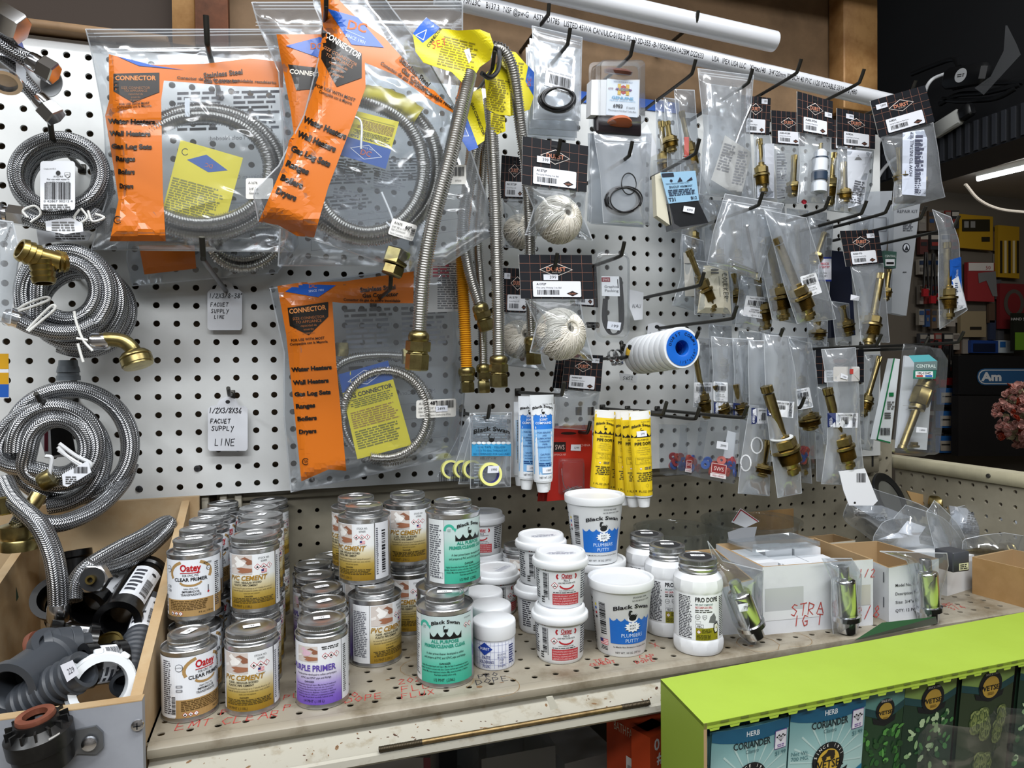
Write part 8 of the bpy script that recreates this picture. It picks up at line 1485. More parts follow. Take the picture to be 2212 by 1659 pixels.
# loose bags piled at the right
def heap(label,L,R,y,seed,art=None,haze=.13,bulge=.03,name='clear_bag',cat='bag',yb=None):
    L,R=[[tuple(q_[:2]) for q_ in spline([(x_,y_,0) for x_,y_ in e_],18)] for e_ in (L,R)];L=[((L[0][0]*.7+R[0][0]*.3),L[0][1]-10)]+L+[((L[-1][0]*.7+R[-1][0]*.3),L[-1][1]+8)];R=[((R[0][0]*.6+L[1][0]*.4),R[0][1]-10)]+R+[((R[-1][0]*.6+L[-2][0]*.4),R[-1][1]+8)]
    B=Bag(name,label,cat,L,R,y,bulge,haze,.005,seed,'clear bags heaped at the right end of the shelf',20,20,soft=60,yb=yb)
    if art:a=pxart(16,.0004);art(a);a.mesh(B.fn(-.002),'paper_sheet',B.t)
    return B
heap('clear bag with folded dark and white card lying over the small cartons',[(1830,1085),(1822,1120),(1860,1150),(1900,1180)],[(1900,1060),(1990,1090),(2040,1130),(2060,1190)],-.12,181,lambda a:(a.poly(pts((1842,1092),(1904,1092),(1972,1118),(1900,1126)),'#b9bbbf',0),a.poly(pts((1842,1094),(1900,1126),(1928,1140),(1890,1140),(1845,1112)),'#6f6a62',1),a.text("Don't",1900,-1122,8,'#333',2,w=34)))
heap('clear bag with crumpled white paper on top of the printed carton',[(1905,1128),(1885,1165),(1900,1195),(1960,1200)],[(1990,1100),(2040,1120),(2080,1170),(2074,1200)],-.19,182,lambda a:a.poly(pts((1896,1165),(1940,1150),(1960,1125),(2000,1138),(1985,1160),(1988,1178),(1930,1184)),'#e2e4ea',0),haze=.15)
heap('clear bag slumping over the far corner of the printed carton',[(2000,1105),(2010,1150),(2030,1230),(2040,1300)],[(2030,1090),(2075,1140),(2090,1200),(2062,1290)],-.22,183,haze=.15)
heap('clear bag with printed instruction sheet against the side panel',[(2062,1096),(2050,1140),(2070,1180),(2090,1205)],[(2215,1110),(2240,1150),(2240,1190),(2230,1215)],-.13,184,lambda a:(a.poly(pts((2050,1092),(2240,1122),(2240,1172),(2060,1160)),'#b9bcc2',0),finepx(a,2090,1108,2200,1140,6,'#5a5c62',-.14),finepx(a,2080,1128,2180,1158,6,'#8a8c92',-.1)),haze=.12)
B=heap('clear bag with brass compression fittings lying on the brown tray',[(2080,1165),(2078,1190),(2090,1205),(2120,1215)],[(2230,1160),(2245,1180),(2245,1210),(2240,1225)],-.235,185,haze=.10)
mb=MB();A=at(2085,1192,-.238);C=at(2240,1186,-.200);d=C-A;M=along(A,d);Ln=np.linalg.norm(d);mb.lathe([(.003,0),(.0075,Ln*.25),(.0085,Ln*.42),(.0085,Ln*.5)],22,0,M);hexa(mb,M@Matrix.Translation((0,0,Ln*.5)),.0125,.016);mb.lathe([(.0105,Ln*.5+.016),(.0125,Ln*.5+.018),(.0125,Ln*.5+.028),(.009,Ln*.5+.030),(.009,Ln)],24,0,M);mb.build('brass_fitting',BR2,B.t)
A,C=at(2090,1098,-.09),at(2200,1106,-.10);t=thing('white_riser_tube','white plastic riser tube with brass nut by the side panel','tube',tuple(A));MB().lathe([(.0045,0),(.0055,.004),(.0055,np.linalg.norm(C-A))],18,0,along(A,C-A)).build('riser_tube',mat('#e4e6ea',.35),t);mb=MB();thread(mb,along(C,C-A),.0105,.022,.002);mb.build('brass_nut',BRASS,t)
e=at(2025,1090,-.07);t=thing('brass_fitting_block','square brass fitting lying on cardboard beside the side panel','fitting',tuple(e));M=Matrix.Translation(Vector(e))@Matrix.Rotation(.5,4,'Z')@Matrix.Rotation(.6,4,'Y');mb=MB();mb.box((-.018,-.012,-.010),(.018,.012,.010),M=M,bev=.002);mb.lathe([(.009,0),(.009,.026)],20,0,M@Matrix.Rotation(PI/2,4,'Y'));mb.build('fitting_body',BR2,t)
q=at(1990,1075,-.02);t=thing('cardboard_flap','tan cardboard flap leaning in the corner behind the brass block','cardboard',tuple(q));qbox(t,[(1959,1060),(2054,1082),(2050,1112),(1972,1086)],-.045,.003,'flap_board',mat('#b08f60',.8))
c=at(1920,1078,-.03);t=thing('black_ring_lid','black rimmed round lid standing in the corner of the shelf','lid',tuple(c));M=Matrix.Translation(Vector(c))@Matrix.Rotation(.35,4,'Z')@Matrix.Rotation(PI/2-.45,4,'X');MB().lathe([(.036,0),(.050,0),(.052,.003),(.050,.006),(.036,.004),(.036,0)],40,0,M,cap=False).build('ring_rim',mat('#17181a',.3),t);MB().lathe([(0,.002),(.037,.002)],36,0,M,cap=False).build('ring_pane',mat('#66665f',.4),t)
e=on(2076,1235,ZS+.052);t=thing('small_dark_box','small dark box with yellow label standing beyond the printed carton','box',tuple(e));mb=MB();mb.box((e[0]-.015,e[1],ZS+.052),(e[0]+.016,e[1]+.03,ZS+.080),bev=.001);mb.build('box_body',mat('#3c3e44',.4),t);a=Art(step=.0002);a.rect(0,0,.018,.010,'#d2cfa8',0);a.fine(.002,.001,.016,.009,3,'#333',1);a.mesh(planeM(TR((e[0]-.004,e[1],ZS+.054))),'paper_label',t)
# ================================================================ lime seed display box
LIME=mat('#a2bd40',.55,name='lime_carton',noise=('#9ab338',6,.4,.7));LD=mat('#8fa63a',.6,name='lime_carton_shaded_side')  # side is the carton green darkened, its shade put into the colour
ZL=-.325;K0,K1=on(1427,1467,ZL),on(1520,1563,ZL);ex=on(2212,1322,ZL)-K0;ex /= np.linalg.norm(ex);ex2=on(2212,1423,ZL)-K1;ex2 /= np.linalg.norm(ex2);Wd=.78
seed=thing('seed_display_box','lime green cardboard display box of seed packets','display box',tuple(K1))
K2,K3=K1+ex2*Wd,K0+ex*Wd;dn=np.array([0,0,-1.0]);mb=MB();th=.0035;back=(K0-K1)/np.linalg.norm(K0-K1)
mb.add([K0,K1,K2,K3,K0+dn*th,K1+dn*th,K2+dn*th,K3+dn*th],[(0,1,2,3),(7,6,5,4),(0,4,5,1),(1,5,6,2),(2,6,7,3),(3,7,4,0)]);mb.build('top_panel',LIME,seed,smooth=False)
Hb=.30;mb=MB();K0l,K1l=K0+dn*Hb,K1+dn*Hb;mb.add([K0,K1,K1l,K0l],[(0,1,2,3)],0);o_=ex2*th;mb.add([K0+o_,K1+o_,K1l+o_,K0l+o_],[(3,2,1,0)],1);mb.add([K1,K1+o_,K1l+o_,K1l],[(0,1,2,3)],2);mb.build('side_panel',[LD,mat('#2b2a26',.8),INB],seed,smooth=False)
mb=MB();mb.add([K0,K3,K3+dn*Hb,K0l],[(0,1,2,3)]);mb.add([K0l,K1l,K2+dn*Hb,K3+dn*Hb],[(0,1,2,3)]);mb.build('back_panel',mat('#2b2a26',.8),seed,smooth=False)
# perforated torn edge: little flaps and slits along the front
mb=MB();Lx=np.linalg.norm(K2-K1);k=0;x=.006;r=random.Random(6)
mb.add([K1+dn*.0005,K2+dn*.0005,K2+dn*.006,K1+dn*.006],[(0,1,2,3)],0)
while x < Lx-.02:
    p=K1+ex2*x-back*.0004;w_=.0115;mb.add([p+dn*.006,p+ex2*w_+dn*.006,p+ex2*(w_-.001)+dn*.0083,p+ex2*.001+dn*.0083],[(0,1,2,3)],0);mb.add([p+ex2*(w_+.001)-back*.0002+dn*.0002,p+ex2*(w_+.010)-back*.0002+dn*.0002,p+ex2*(w_+.010)-back*.0002+dn*.0022,p+ex2*(w_+.001)-back*.0002+dn*.0022],[(0,1,2,3)],1);x += .0225
mb.build('perforated_edge',[LIME,mat('#5c6a22',.8)],seed,smooth=False)
def pxl(px,dp=.012):
    lo,hi=-.05,1.2
    for _ in range(40):
        m_=(lo+hi)/2;d=K1+ex2*m_+back*dp+dn*.04-CP;x=1106+FPX*np.dot(d,CR)/np.dot(d,CF)
        if x < px:lo=m_
        else:hi=m_
    return lo
def seedpkt(label,x0,x1,dpt,zt,kind,group):
    """packet standing in the box: x along the box, dpt behind the front edge"""
    O=K1+ex2*x0+back*dpt;W=x1-x0;H=.14;zt_=zt;t=thing('seed_packet',label,'seed packet',tuple(O),0,group)
    def f(x,y,o):bul=.0035*np.sin(np.clip(x/W,0,1)*PI);return O+ex2[None]*x[:,None]+dn[None]*(zt_+H-y)[:,None]-back[None]*(o+bul-.10*(H-y))[:,None]
    mb=MB();g=np.linspace(0,W,9);hh=np.linspace(0,H,5);X,Y=np.meshgrid(g,hh);A_=f(X.ravel(),Y.ravel(),np.zeros(X.size)).reshape(5,9,3);Bk=A_+back*.004;mb.grid(A_);mb.grid(Bk[:,::-1]);mb.build('packet_sleeve',mat('#5d8f92' if kind == 'c' else '#2a4030',.4),t)
    a=Art(cell=.008,step=.0002);s_=W/.083
    if kind == 'c':
        k_=W/.083;Wr=W;a.T=lambda x,y:(min(max(x,0),.083)*k_,H-(H-y)*k_);W=.083
        g_=vgrad('teal_seed_ink',[(0,'#2b5e30'),(.30,'#3e7f50'),(.38,'#9cc3bd'),(.6,'#a9c9c4'),(1,'#6aa3a6')]);a.rect(0,0,W,H,g_,0)
        for k in range(40):a.poly([(W/2,H*.62),(W/2+.04*math.cos(k*PI/20),H*.62+.04*math.sin(k*PI/20)),(W/2+.04*math.cos(k*PI/20+.05),H*.62+.04*math.sin(k*PI/20+.05))],'#b7d2cd',1) if k % 2 else None
        a.poly([(0,H),(W,H),(W,H*.93)]+[(W*(1-k/10),H*(.925-.0*k)-.004*math.sin(PI*k/10)+.0) for k in range(1,10)]+[(0,H*.93)],'#1f5f7e',2);a.text('HERB',W*.5,H*.938,.0050,'#e6eef0',4,bold=.03,w=.014);a.text('CORIANDER',W*.5,H*.858,.0068,'#15242a',4,bold=.03,w=.040);a.text('Cilantro',W*.5,H*.82,.0040,'#3a5a60',4,w=.014)
        cy_=H*.63;R=.0175;a.oval(W*.5,cy_,R,R,'#15181a',4,32);a.oval(W*.5,cy_-.001,R*.70,R*.70,'#d2ab3c',5,30)
        for i,ch in enumerate('SINCE 1911'):an=math.radians(160-i*15.5);a.text(ch,W*.5+R*.80*math.cos(an),cy_+R*.80*math.sin(an)-.0005,.0030,'#e8e6dc',6,rot=an-PI/2,bold=.02)
        a.poly([(W*.5-.009,cy_+.004),(W*.5+.007,cy_+.004),(W*.5+.006,cy_+.009),(W*.5-.001,cy_+.0105),(W*.5-.003,cy_+.008)],'#2a2014',6);a.oval(W*.5-.005,cy_+.003,.0025,.0025,'#2a2014',6,10);a.oval(W*.5+.004,cy_+.003,.0025,.0025,'#2a2014',6,10)
        a.text('WETSEL',W*.5,cy_-.0068,.0078,'#15181a',7,bold=.03,w=.034);a.text('SEED',W*.5,cy_-.0125,.0042,'#6a4a14',7,bold=.02,w=.010);a.poly([(W*.5-.023,cy_-.009),(W*.5-.008,cy_-.0145),(W*.5+.008,cy_-.0145),(W*.5+.023,cy_-.009),(W*.5+.020,cy_-.0175),(W*.5,cy_-.0205),(W*.5-.020,cy_-.0175)],'#15181a',3)
        a.poly([(0,H*.54),(W*.2,H*.49),(W*.5,H*.465),(W*.8,H*.49),(W,H*.54),(W,H*.49),(W*.8,H*.44),(W*.5,H*.42),(W*.2,H*.44),(0,H*.49)],'#1f6f8e',2)
        a.text('Net Wt.',W*.03,H*.70,.0038,'#3a6a70',4,al='l');a.text('700 MG.',W*.03,H*.665,.0038,'#3a6a70',4,al='l');a.text('$1.99',W*.97,H*.755,.0042,'#3a6a70',4,al='r')
        a.rrect(W*.80,H*.80,W*.97,H*.93,.001,'#7a5a9a',5);a.rrect(W*.806,H*.805,W*.964,H*.925,.0008,'#e6e4ea',6);a.fine(W*.83,H*.81,W*.94,H*.835,2,'#7a5a9a',7,'c')
        for k in range(5):a.oval(W*(.83+.027*k),H*(.885+.01*(k % 2)),.0012,.0009,'#2a2a2c',7,8);a.line([(W*(.83+.027*k),H*.885),(W*.885,H*.85)],.0003,'#2a2a2c',7)
    else:
        gm={'p':'#27432a','s':'#243a2a','a':'#33402a'}[kind];a.rect(0,0,W,H,gm,0);a.rect(0,H*.80,W,H,'#7f9a50' if kind != 'p' else '#5f8f86',1);a.poly([(0,H*.80),(W*.5,H*.74),(W,H*.80),(W,H*.86),(W*.5,H*.80),(0,H*.86)],'#23484a',2)
        cy_=H*.82;R=W*.22;a.oval(W*.5,cy_,R,R,'#15181a',4,26);a.oval(W*.5,cy_-.001,R*.72,R*.72,'#b8953c',5,24);a.text('WETSEL',W*.5,cy_-.0045,.0062*s_,'#15181a',7,bold=.03,w=W*.42);a.text('SEED',W*.5,cy_-.0100,.0034*s_,'#5a4014',7);a.poly([(W*.5-W*.28,cy_-.007),(W*.5,cy_-.013),(W*.5+W*.28,cy_-.007),(W*.5+W*.25,cy_-.014),(W*.5,cy_-.018),(W*.5-W*.25,cy_-.014)],'#15181a',3);a.text('SINCE 1911',W*.5,cy_+R*.74,.0026,'#ddd',6,w=R*1.1);a.text('$1.99',W*.95,H*.93,.0036,'#c8d8a0',4,al='r')
        r=random.Random(hash(kind) % 97 if False else ord(kind))
        if kind == 'a':
            for k in range(7):cx,c2=W*r.uniform(.15,.85),H*r.uniform(.12,.62);[a.oval(cx+.004*math.cos(q*1.05)*(1-j*.22),c2+.010*(1-j*.2)*math.sin(q*1.05),.0060-.001*j,.0068-.001*j,('#7f8a4e','#5c6a3c','#8f9a5c','#4a5a34')[(q+j) % 4],3+j,8,q) for j in range(3) for q in range(6)]
        else:
            cols=('#3f7a34','#2c5c2a','#5c9a48','#274d26') if kind == 'p' else ('#4f8a4a','#8fb07a','#b8cfa0','#2f5c34')
            for k in range(60):a.oval(W*r.uniform(.04,.96),H*r.uniform(.05,.68),r.uniform(.002,.006),r.uniform(.0015,.004),cols[k % 4],2+k % 4,6,r.uniform(0,3))
    if kind == 'c':W=Wr
    a.mesh(f,'packet_print',t)
GK='coriander seed packets in the lime box'
X=pxl
for k in (2,1):seedpkt('coriander seed packet tucked behind the front one at the box corner, '+('nearer','further')[k-1]+' layer',X(1535-4*k),X(1695-4*k),.012+.006*k,.012+.001*k,'c',GK)
seedpkt('coriander seed packet at the corner of the lime box',X(1536),X(1702),.010,.016,'c',GK)
seedpkt('coriander seed packet behind the second pile, top peeking out',X(1700),X(1862),.022,.008,'c',GK);seedpkt('coriander seed packet beside the corner pile, with a 1.99 price',X(1706),X(1868),.010,.011,'c',GK)
GM='dark leafy seed packets in the lime box'
seedpkt('parsley seed packet with dark leaves beside the coriander piles',X(1870),X(1962),.016,.008,'p',GM);seedpkt('leafy green seed packet under clear wrap, next to the parsley',X(1966),X(2078),.018,.008,'s',GM);seedpkt('artichoke seed packet with pale round heads',X(2090),X(2204),.018,.008,'a',GM)
for k in range(3):seedpkt('dark leafy seed packet further along the lime box, '+('fourth','fifth','sixth')[k]+' after the coriander',X(2212)+.004+.078*k,X(2212)+.076+.078*k,.018,.008,'sa'[k % 2],GM)
B=None
t=thing('clear_wrap','crumpled clear wrap over the leafy packets in the lime box','wrap',tuple(K1+ex2*.30));rr=np.random.RandomState(3);g=np.linspace(X(1960),X(2300),20);hh=np.linspace(.055,.16,14);Xg,Y=np.meshgrid(g,hh);nz=rr.uniform(-.004,.004,Xg.shape);W3=K1+ex2[None,None]*Xg[...,None]+dn[None,None]*Y[...,None]-back[None,None]*(.003+nz+.010*np.sin(Xg*60))[...,None];mb=MB();mb.grid(W3);mb.build('clear_film',film(.02,.1,refl=.6),t,ang=60)
t=thing('seed_packet','green parsley packet lying on the shelf behind the lime box','seed packet',tuple(on(1900,1372,ZS)));qp=[on(1848,1382,ZS+.004),on(2025,1346,ZS+.004),on(2022,1332,ZS+.018),on(1905,1345,ZS+.018)];mb=MB();mb.add(qp+[q_+np.array([0,.002,-.002]) for q_ in qp],[(0,1,2,3),(7,6,5,4),(0,4,5,1),(1,5,6,2),(2,6,7,3),(3,7,4,0)]);mb.build('packet_sleeve',mat('#1f4a26',.35),t,smooth=False)
a=Art(cell=.01,step=.0003);Q=[np.array(q_) for q_ in qp];a.text('HERB',.55,.72,.16,'#8fc24a',1,bold=.04,w=.12);a.text('PARSLEY',.52,.42,.2,'#a9c8a0',1,w=.28);a.poly([(.3,0),(.35,.22),(.5,.32),(.65,.22),(.70,0)],'#4a4628',1)
a.mesh(lambda x,y,o:(Q[0][None]*(1-x)[:,None]+Q[1][None]*x[:,None])*(1-y)[:,None]+(Q[3][None]*(1-x)[:,None]+Q[2][None]*x[:,None])*y[:,None]+np.array([0,-.7,.7])[None]*o[:,None]*1.5,'packet_print',t)
# ================================================================ under the shelf
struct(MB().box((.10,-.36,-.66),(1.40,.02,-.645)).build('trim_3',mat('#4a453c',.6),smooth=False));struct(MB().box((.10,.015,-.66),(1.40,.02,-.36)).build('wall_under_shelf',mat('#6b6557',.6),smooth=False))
def ubox(name,label,c0,c1,zt,h,dd,m,cat='box',art=None,rot=0.0):
    A,B_=on(*c0,zt),on(*c1,zt);t=thing(name,label,cat,tuple((A+B_)/2));d=B_-A;L=np.linalg.norm(d);d /= L;n=np.array([-d[1],d[0],0]);V=[A,B_,B_+n*dd,A+n*dd];mb=MB();mb.add(V+[v+np.array([0,0,-h]) for v in V],[(0,1,2,3),(7,6,5,4),(0,4,5,1),(1,5,6,2),(2,6,7,3),(3,7,4,0)]);mb.build('carton_body',m,t,smooth=False)
    if art:a=Art(cell=.01,step=.0003);art(a,L,h);a.mesh(lambda x,y,o:A+d[None]*x[:,None]+np.array([0,0,1.0])*(y-h)[:,None]-n[None]*o[:,None],'carton_print',t)
    return t
ORC=mat('#b8431f',.45,name='orange_carton')
A_=on(1320,1545,-.43);C_=on(1440,1590,-.43)
t=ubox('faucet_carton','orange bath faucet carton under the shelf beside the lime box',(1310,1530),(1398,1580),-.43,.15,.10,ORC,art=lambda a,L,h:(a.text('BATH',L*.35,h-.020,.012,'#d9c8b8',1,w=L*.3),a.text('FAUCET',L*.74,h-.020,.012,'#d9c8b8',1,w=L*.42),a.rect(L*.5,h-.09,L*.95,h-.045,'#e4e2e0',1),a.bars(L*.54,h-.085,L*.9,h-.055,L=2)))
ubox('faucet_carton','orange carton end with white numeral pressed against the lime box',(1404,1594),(1450,1572),-.43,.14,.03,mat('#c94a20',.45),art=lambda a,L,h:(a.text('0',L*.3,h-.018,.014,'#eee',1,bold=.04),a.text('#',L*.45,h-.035,.014,'#eee',1,bold=.04)))
ubox('clear_bin','cloudy clear plastic bin in the dark under the shelf',(1040,1640),(1200,1610),-.50,.12,.14,film(.25,.2,'#dfe4e6',8,.2),cat='bin')
ubox('white_carton_low','white and maroon carton low under the shelf, covered in fine print',(740,1640),(930,1636),-.50,.10,.16,mat('#a9a6a8',.6),art=lambda a,L,h:a.rect(L*.92,0,L,h,'#7a2a3a',1))
ubox('white_carton_low','white carton with small print beside the orange carton, under the shelf',(1220,1650),(1330,1622),-.54,.10,.14,mat('#c8cacc',.6))
ubox('dark_carton','black carton deep under the shelf',(930,1600),(1050,1580),-.54,.08,.12,mat('#1c1c1f',.5))
# ================================================================ soffit, lamp and the far side of the store
SXX=1.72
def yz(p,x=SXX):q=onX(p[0],p[1],x);return q[1],q[2]
lo0,hi0=yz((2029,351)),yz((2022,292));lo1,hi1=yz((2212,300)),yz((2212,219))
RIB=mat('#141518',.45,name='black_ribbed_fascia');t=thing('black_soffit','black ribbed cabinet hanging over the far aisle with cables on it','cabinet',(SXX,-.2,.5))
zlo=(lo0[1]+lo1[1])/2;zhi=(hi0[1]+hi1[1])/2;mb=MB();xbk=on(2120,368,zlo)[0];mb.box((SXX,-1.0,zlo),(xbk,.9,zhi));mb.build('cabinet_body',RIB,t,smooth=False)
mb=MB();n=90
for k in range(n):y=-1.0+1.9*k/n;mb.box((SXX-.004,y,zlo+.004),(SXX,y+.009,zhi-.002))
mb.build('fascia_ribs',mat('#2a2c31',.4),t,smooth=False)
struct(MB().box((SXX+.10,-1.0,zhi),(SXX+.14,.9,1.45)).build('wall_soffit',mat('#0c0d10',.6),smooth=False))
def cab(label,p,r,m,name='cable',cat='cable',g='cables and plugs on the black cabinet'):mb=MB();mb.tube(pathpxX(p),r,10);return tag(mb.build(name,m),label,cat,g)
def pathpxX(p,n=40):return spline([onX(x,y,X) for x,y,X in p],n)
BK=mat('#0e0f11',.4)
cab('white network cable curving into a black adapter',[(1996,205,SXX-.02),(2005,182,SXX-.02),(2020,168,SXX-.01),(2056,155,SXX)],.0042,mat('#d5d7da',.4));cab('white cable looping down behind the board end',[(1960,300,SXX-.004),(1905,300,SXX-.1),(1893,340,SXX-.2),(1888,390,1.345)],.004,mat('#c5c7ca',.4));cab('second white cable behind the board end',[(1965,330,SXX-.004),(1930,345,SXX-.08),(1905,370,SXX-.2),(1889,400,1.345)],.004,mat('#c5c7ca',.4))
for k,p in enumerate(([(2030,225,SXX),(2070,205,SXX),(2130,200,SXX),(2205,182,SXX)],[(2035,215,SXX),(2080,218,SXX),(2150,212,SXX),(2195,190,SXX)],[(2060,190,SXX),(2110,180,SXX),(2170,178,SXX),(2212,176,SXX)],[(1970,160,SXX+.02),(2020,140,SXX+.02),(2060,128,SXX+.02),(2072,145,SXX)])):cab('black cable in the bundle on the cabinet, '+('lowest','middle','upper','one arching over the adapter')[k],p,.006,BK)
e=onX(2090,165,SXX-.01);t=thing('power_adapter','black power adapter with round white sticker on the cabinet','adapter',tuple(e),0,'cables and plugs on the black cabinet');M=Matrix.Translation(Vector(e))@Matrix.Rotation(.25,4,'X');MB().box((-.02,-.055,-.022),(.012,.055,.022),M=M,bev=.009).build('adapter_body',BK,t);a=Art(step=.0003);a.oval(0,0,.015,.015,'#b9bbbe',0,24);a.fine(-.010,-.004,.010,.004,2,'#333',1,'c');a.mesh(lambda x,y,o:xf(M,np.stack([-.0202-o,-x,y],-1)),'round_sticker',t)
e=onX(2050,265,SXX-.02);t=thing('cable_plug','white plug with black cable lying against the ribbed cabinet','plug',tuple(e),0,'cables and plugs on the black cabinet');p0,p1=onX(2020,285,SXX-.015),onX(2075,250,SXX-.015);M=along(p0,p1-p0);L_=np.linalg.norm(p1-p0);MB().box((-.008,-.018,0),(.008,.018,L_),M=M,bev=.003).build('white_plug',mat('#a9aaa6',.4),t);MB().box((-.010,-.015,L_),(.010,.015,L_+.03),M=M,bev=.004).build('black_plug',BK,t)
t=thing('clear_tape','twisted clear tape strip hanging down onto the cables','tape',tuple(onX(2170,90,SXX-.03)));P_=[onX(x,y,SXX-.03) for x,y in ((2172,55),(2168,110),(2140,165),(2105,190))];P2_=[onX(x,y,SXX-.03) for x,y in ((2176,55),(2196,95),(2205,118),(2125,205))];mb=MB();mb.grid(np.array([P_,P2_]));mb.build('tape_strip',film(.12,.15),t)
struct(MB().box((1.7,FARY,-1.55),(7.5,FARY+.05,1.45)).build('wall_far',mat('#6a645b',.7,name='far_pegboard_wall'),smooth=False))
for i,(px0,px1,py0,py1) in enumerate(((2112,2400,388,330),)):
    zt=1.40;A,C=on(2112,386,zt),on(2212,362,zt);d=(C-A);C=A+d*2.2;t=thing('tube_light','bright fluorescent tube under the ceiling of the far aisle','light',tuple(A));mb=MB();mb.tube(np.array([A,C]),.020,14);mb.build('glowing_tube',TUBE,t);mb=MB();q=(A+C)/2;mb.tube(np.array([A+(0,0,.035),C+(0,0,.035)]),.03,8);mb.build('tube_housing',mat('#cfcfcb',.5),t)
cl=[on(2087,398,1.44),on(2110,425,1.43),on(2150,448,1.43),on(2212,458,1.43)];cl=[at(*p,2.2) for p in ((2085,398),(2115,432),(2160,452),(2230,460))];mb=MB();mb.tube(spline(cl,30),.010,8);tag(mb.build('ceiling_cable',mat('#e4dfd6',.5)),'pale cable sagging across the far ceiling','cable')
# far wall merchandise
def far(name,label,q,m,cat='packaged goods',d=.03,art=None,y=None,grp=None):
    y=y or FARY-.06;t=thing(name,label,cat,tuple(at(q[0][0],q[0][1],y)),0,grp);qbox(t,q,y,d,'pack_body',m)
    if art:a=Art(cell=40,step=.001);art(a);a.mesh(flat(y-.002),'pack_print',t)
    return t
def R4(x0,y0,x1,y1,s=0):return [(x0,y0),(x1,y0+s),(x1,y1+s),(x0,y1)]
mb=MB()
for i in range(-16,22):
    for j in range(-30,8):pass
DKY=mat('#b08a1e',.5);far('yellow_tool_pack','wide yellow tool pack high on the far wall',R4(2072,462,2145,535,6),DKY,art=lambda a:(a.rect(2078,-500,2138,-474,'#2a261a',1),a.rect(2082,-492,2092,-478,'#8a8a88',2),a.rect(2096,-492,2106,-478,'#8a8a88',2),a.rect(2120,-522,2138,-512,'#2a261a',1)))
far('yellow_tool_pack','narrow yellow pack of screwdrivers on the far wall',R4(2156,486,2202,598,4),DKY,art=lambda a:[a.rect(2160+9*k,-590,2165+9*k,-520,('#2a261a','#d8c9a0')[k % 2],1) for k in range(5)])
far('stapler_pack','red and white pack holding a grey staple gun on the far wall',R4(2090,566,2148,650,2),mat('#9a3236',.5),art=lambda a:(a.rect(2092,-585,2146,-568,'#d8d4d0',1),a.text('50',2134,-582,8,'#a82a30',2),a.poly(pts((2112,590),(2150,586),(2154,640),(2144,640),(2130,606),(2114,612)),'#77797a',2)))
far('red_tool_pack','dark red hanging tool packs at the picture edge on the far wall',R4(2160,612,2215,710,2),mat('#7a2428',.5),art=lambda a:(a.oval(2190,-655,22,30,'#55504a',1),a.oval(2190,-655,14,22,'#7a2428',2)))
far('green_pack','black and green pack at the picture edge on the far wall',R4(2190,676,2240,758),mat('#1c2018',.5),y=FARY-.18,art=lambda a:(a.rect(2192,-756,2240,-718,'#6c9a2c',1),a.text('HAND SAW',2205,-692,6,'#ddd',2)))
far('tan_pack','tan tool in a clear pack beneath the staple gun on the far wall',R4(2075,672,2130,728),mat('#9a8c70',.5),art=lambda a:a.rect(2095,-712,2120,-706,'#2a2620',1));far('blue_box','blue and black small box above the dark sign on the far wall',R4(2098,735,2156,762,1),mat('#23468e',.45),art=lambda a:a.rect(2102,-760,2150,-742,'#15203a',1));far('blue_box','white and blue small box beside the blue one on the far wall',R4(2158,735,2190,762,1),mat('#c8d4dc',.45),art=lambda a:a.rect(2160,-750,2172,-738,'#2a6ab0',1))
t=far('framed_sign','black sign with blue badge lettering beginning Am in the far aisle',R4(2070,768,2300,852,2),mat('#16171a',.45),'sign',.05,y=FARY-.25,art=lambda a:(a.rrect(2110,-832,2300,-796,16,'#2f6090',1),a.rrect(2112.5,-829.5,2298,-798.5,14,'#dfe3e6',2),a.rrect(2114.5,-827.5,2296,-800.5,13,'#2f6090',3),a.text('Am',2118,-822,18,'#e8ecf0',4,al='l',bold=.08,w=44)))
far('dark_shelf_unit','dark shelf unit below the sign in the far aisle',R4(2070,855,2300,985),mat('#1b1a1c',.6),'shelf',.06,y=FARY-.26)
rr=random.Random(12);cols=['#4a4c52','#77706a','#8a8580','#5a3230','#3a4a6a','#9a968e','#2f3134','#6a5a4a','#a8a29a','#8e3a36','#33507e','#b8b4ac']
k=0
adj=['grey','pale','dusty','maroon','navy','cream','charcoal','brown','light','red','blue','white']
for row,y0 in enumerate((455,505,560,615,668,720,775,830,885,935)):
    x=1982+rr.uniform(0,6)
    while x < 2066:
        w_=rr.uniform(9,20);h_=rr.uniform(32,50);c=rr.randrange(12);k += 1
        far('hanging_pack',adj[c]+' hanging pack on the far wall, '+('top','second','third','fourth','fifth','sixth','seventh','eighth','ninth','lowest')[row]+' row, '+('first','second','third','fourth','fifth','sixth','seventh','eighth','ninth')[int((x-1980)//11)]+' slot',R4(x,y0,x+w_,y0+h_),mat(cols[c],.5),grp='small hanging packs on the far wall',y=FARY-.05-.03*rr.random(),art=lambda a,x=x,y0=y0,w_=w_:(a.rect(x+1,-y0-12,x+w_-1,-y0-3,cols[(c+5) % 12],1),a.rect(x+2,-y0-26,x+w_-3,-y0-18,cols[(c+3) % 12],1)));x += w_+rr.uniform(1,5)
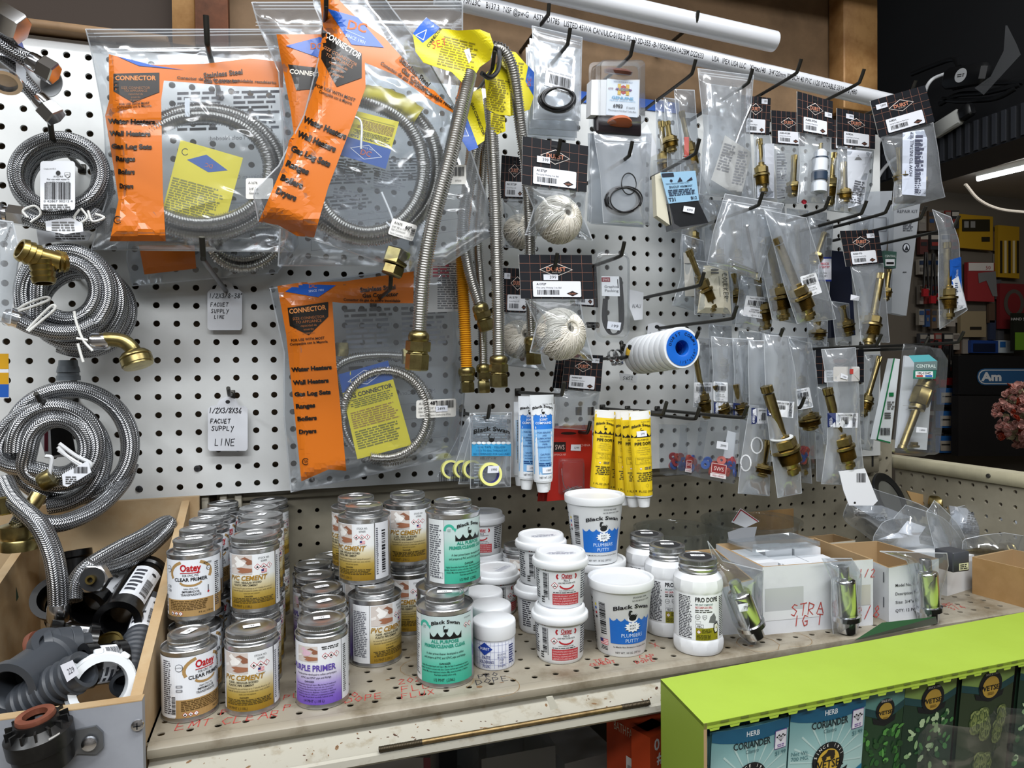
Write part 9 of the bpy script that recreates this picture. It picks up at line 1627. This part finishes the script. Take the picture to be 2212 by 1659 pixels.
for j,(x0,y0,y1) in enumerate(((1996,545,640),(2012,548,655),(2028,552,650),(2018,735,830),(2034,750,836),(2050,745,832),(2044,560,640))):
    t=thing('pliers_pack','black handled pliers on the far wall, '+('upper group, first','upper group, second','upper group, third','lower group, first','lower group, second','lower group, third','between the groups')[j],'pliers',tuple(at(x0,y0,FARY-.12)),0,'pliers on the far wall');y_=FARY-.12
    mb=MB();mb.tube(np.array([at(x0+3,y0,y_),at(x0-1,y1-18,y_)]),.009,8,0);mb.tube(np.array([at(x0+6,y0,y_),at(x0+9,y1-18,y_)]),.009,8,0);mb.build('handles',mat('#141416',.4),t);mb=MB();mb.box(tuple(at(x0-1,y1,y_)),tuple(at(x0+10,y1-16,y_)+np.array([0,.02,0])));mb.build('red_card',mat('#a8242c',.45),t)
for j,(x0,y0) in enumerate(((2030,838),(2028,888),(2028,942))):far('blue_card_pack','blue and white card pack low on the far wall, '+('top','middle','bottom')[j]+' of three',R4(x0,y0,x0+32,y0+36),mat('#2a6ab4',.45),y=FARY-.14,grp='blue card packs on the far wall',art=lambda a,x0=x0,y0=y0:(a.rect(x0+3,-y0-32,x0+26,-y0-10,'#b8b2a8',1),a.rect(x0+5,-y0-20,x0+24,-y0-17,'#333',2)))
for j in range(6):far('foil_pack','crinkled silver bag of hardware low on the far wall, '+('first','second','third','fourth','fifth','sixth')[j]+' from the blue cards',R4(2064+8*j,858+2*(j % 2),2074+8*j,920+3*(j % 3)),mat('#8e8a84',.3,.3),y=FARY-.17-.004*j,grp='silver hardware bags on the far wall')
k=0
for y0,xs in ((548,(2064,2150)),(604,(2066,2150)),(655,(2136,2062)),(692,(2138,2156)),(722,(2064,2080)),(462,(2058,)),(500,(2060,2146))):
    for x0 in xs:k += 1;far('hanging_pack',('grey','brown','pale','navy')[k % 4]+' pack in a gap of the far wall, '+('beside the staple gun','under the yellow screwdriver pack','at the left of the red card','by the dark red tools','over the blue box','next to the tan pack','near the dark sign top','above the dark sign','close to the ceiling','left of the wide yellow pack','right of the wide yellow pack','in the corner','at the edge')[k % 13],R4(x0,y0,x0+13,y0+42),mat(('#55565a','#5c4a3c','#98928a','#333d55')[k % 4],.5),grp='small hanging packs on the far wall',y=FARY-.03,d=.02)
# silk flowers
c=at(2222,896,2.2);t=thing('flower_arrangement','pink and cream silk flower arrangement at the picture edge','flowers',tuple(c));rr=random.Random(5)
mbs={0:MB(),1:MB(),2:MB()}
for k in range(330):
    a_,e_=rr.uniform(0,2*PI),rr.uniform(-1,1);R=.21*rr.uniform(.35,1);p=c+np.array([R*math.cos(a_)*1.1,rr.uniform(-.12,.1),R*math.sin(a_)]);ci=1 if (p[0] > c[0]-.10 and rr.random() < .8 and abs(p[2]-c[2]) < .16) else (0 if rr.random() < .85 else 2);r_=rr.uniform(.012,.024)
    for q in range(5):
        n_=Vector((rr.uniform(-1,1),-rr.uniform(.3,1),rr.uniform(-1,1))).normalized();M=along(p+np.array(n_)*r_*.4,n_);mbs[ci].lathe([(0,0),(r_*.6,r_*.12),(r_,r_*.5),(r_*.95,r_*.55)],7,0,M,cap=False)
for ci,(nm,cc) in enumerate((('pink_petals','#e6b2aa'),('cream_petals','#e8e2c2'),('orange_ribbon','#b8472c'))):mbs[ci].build(nm,mat(cc,.6),t)
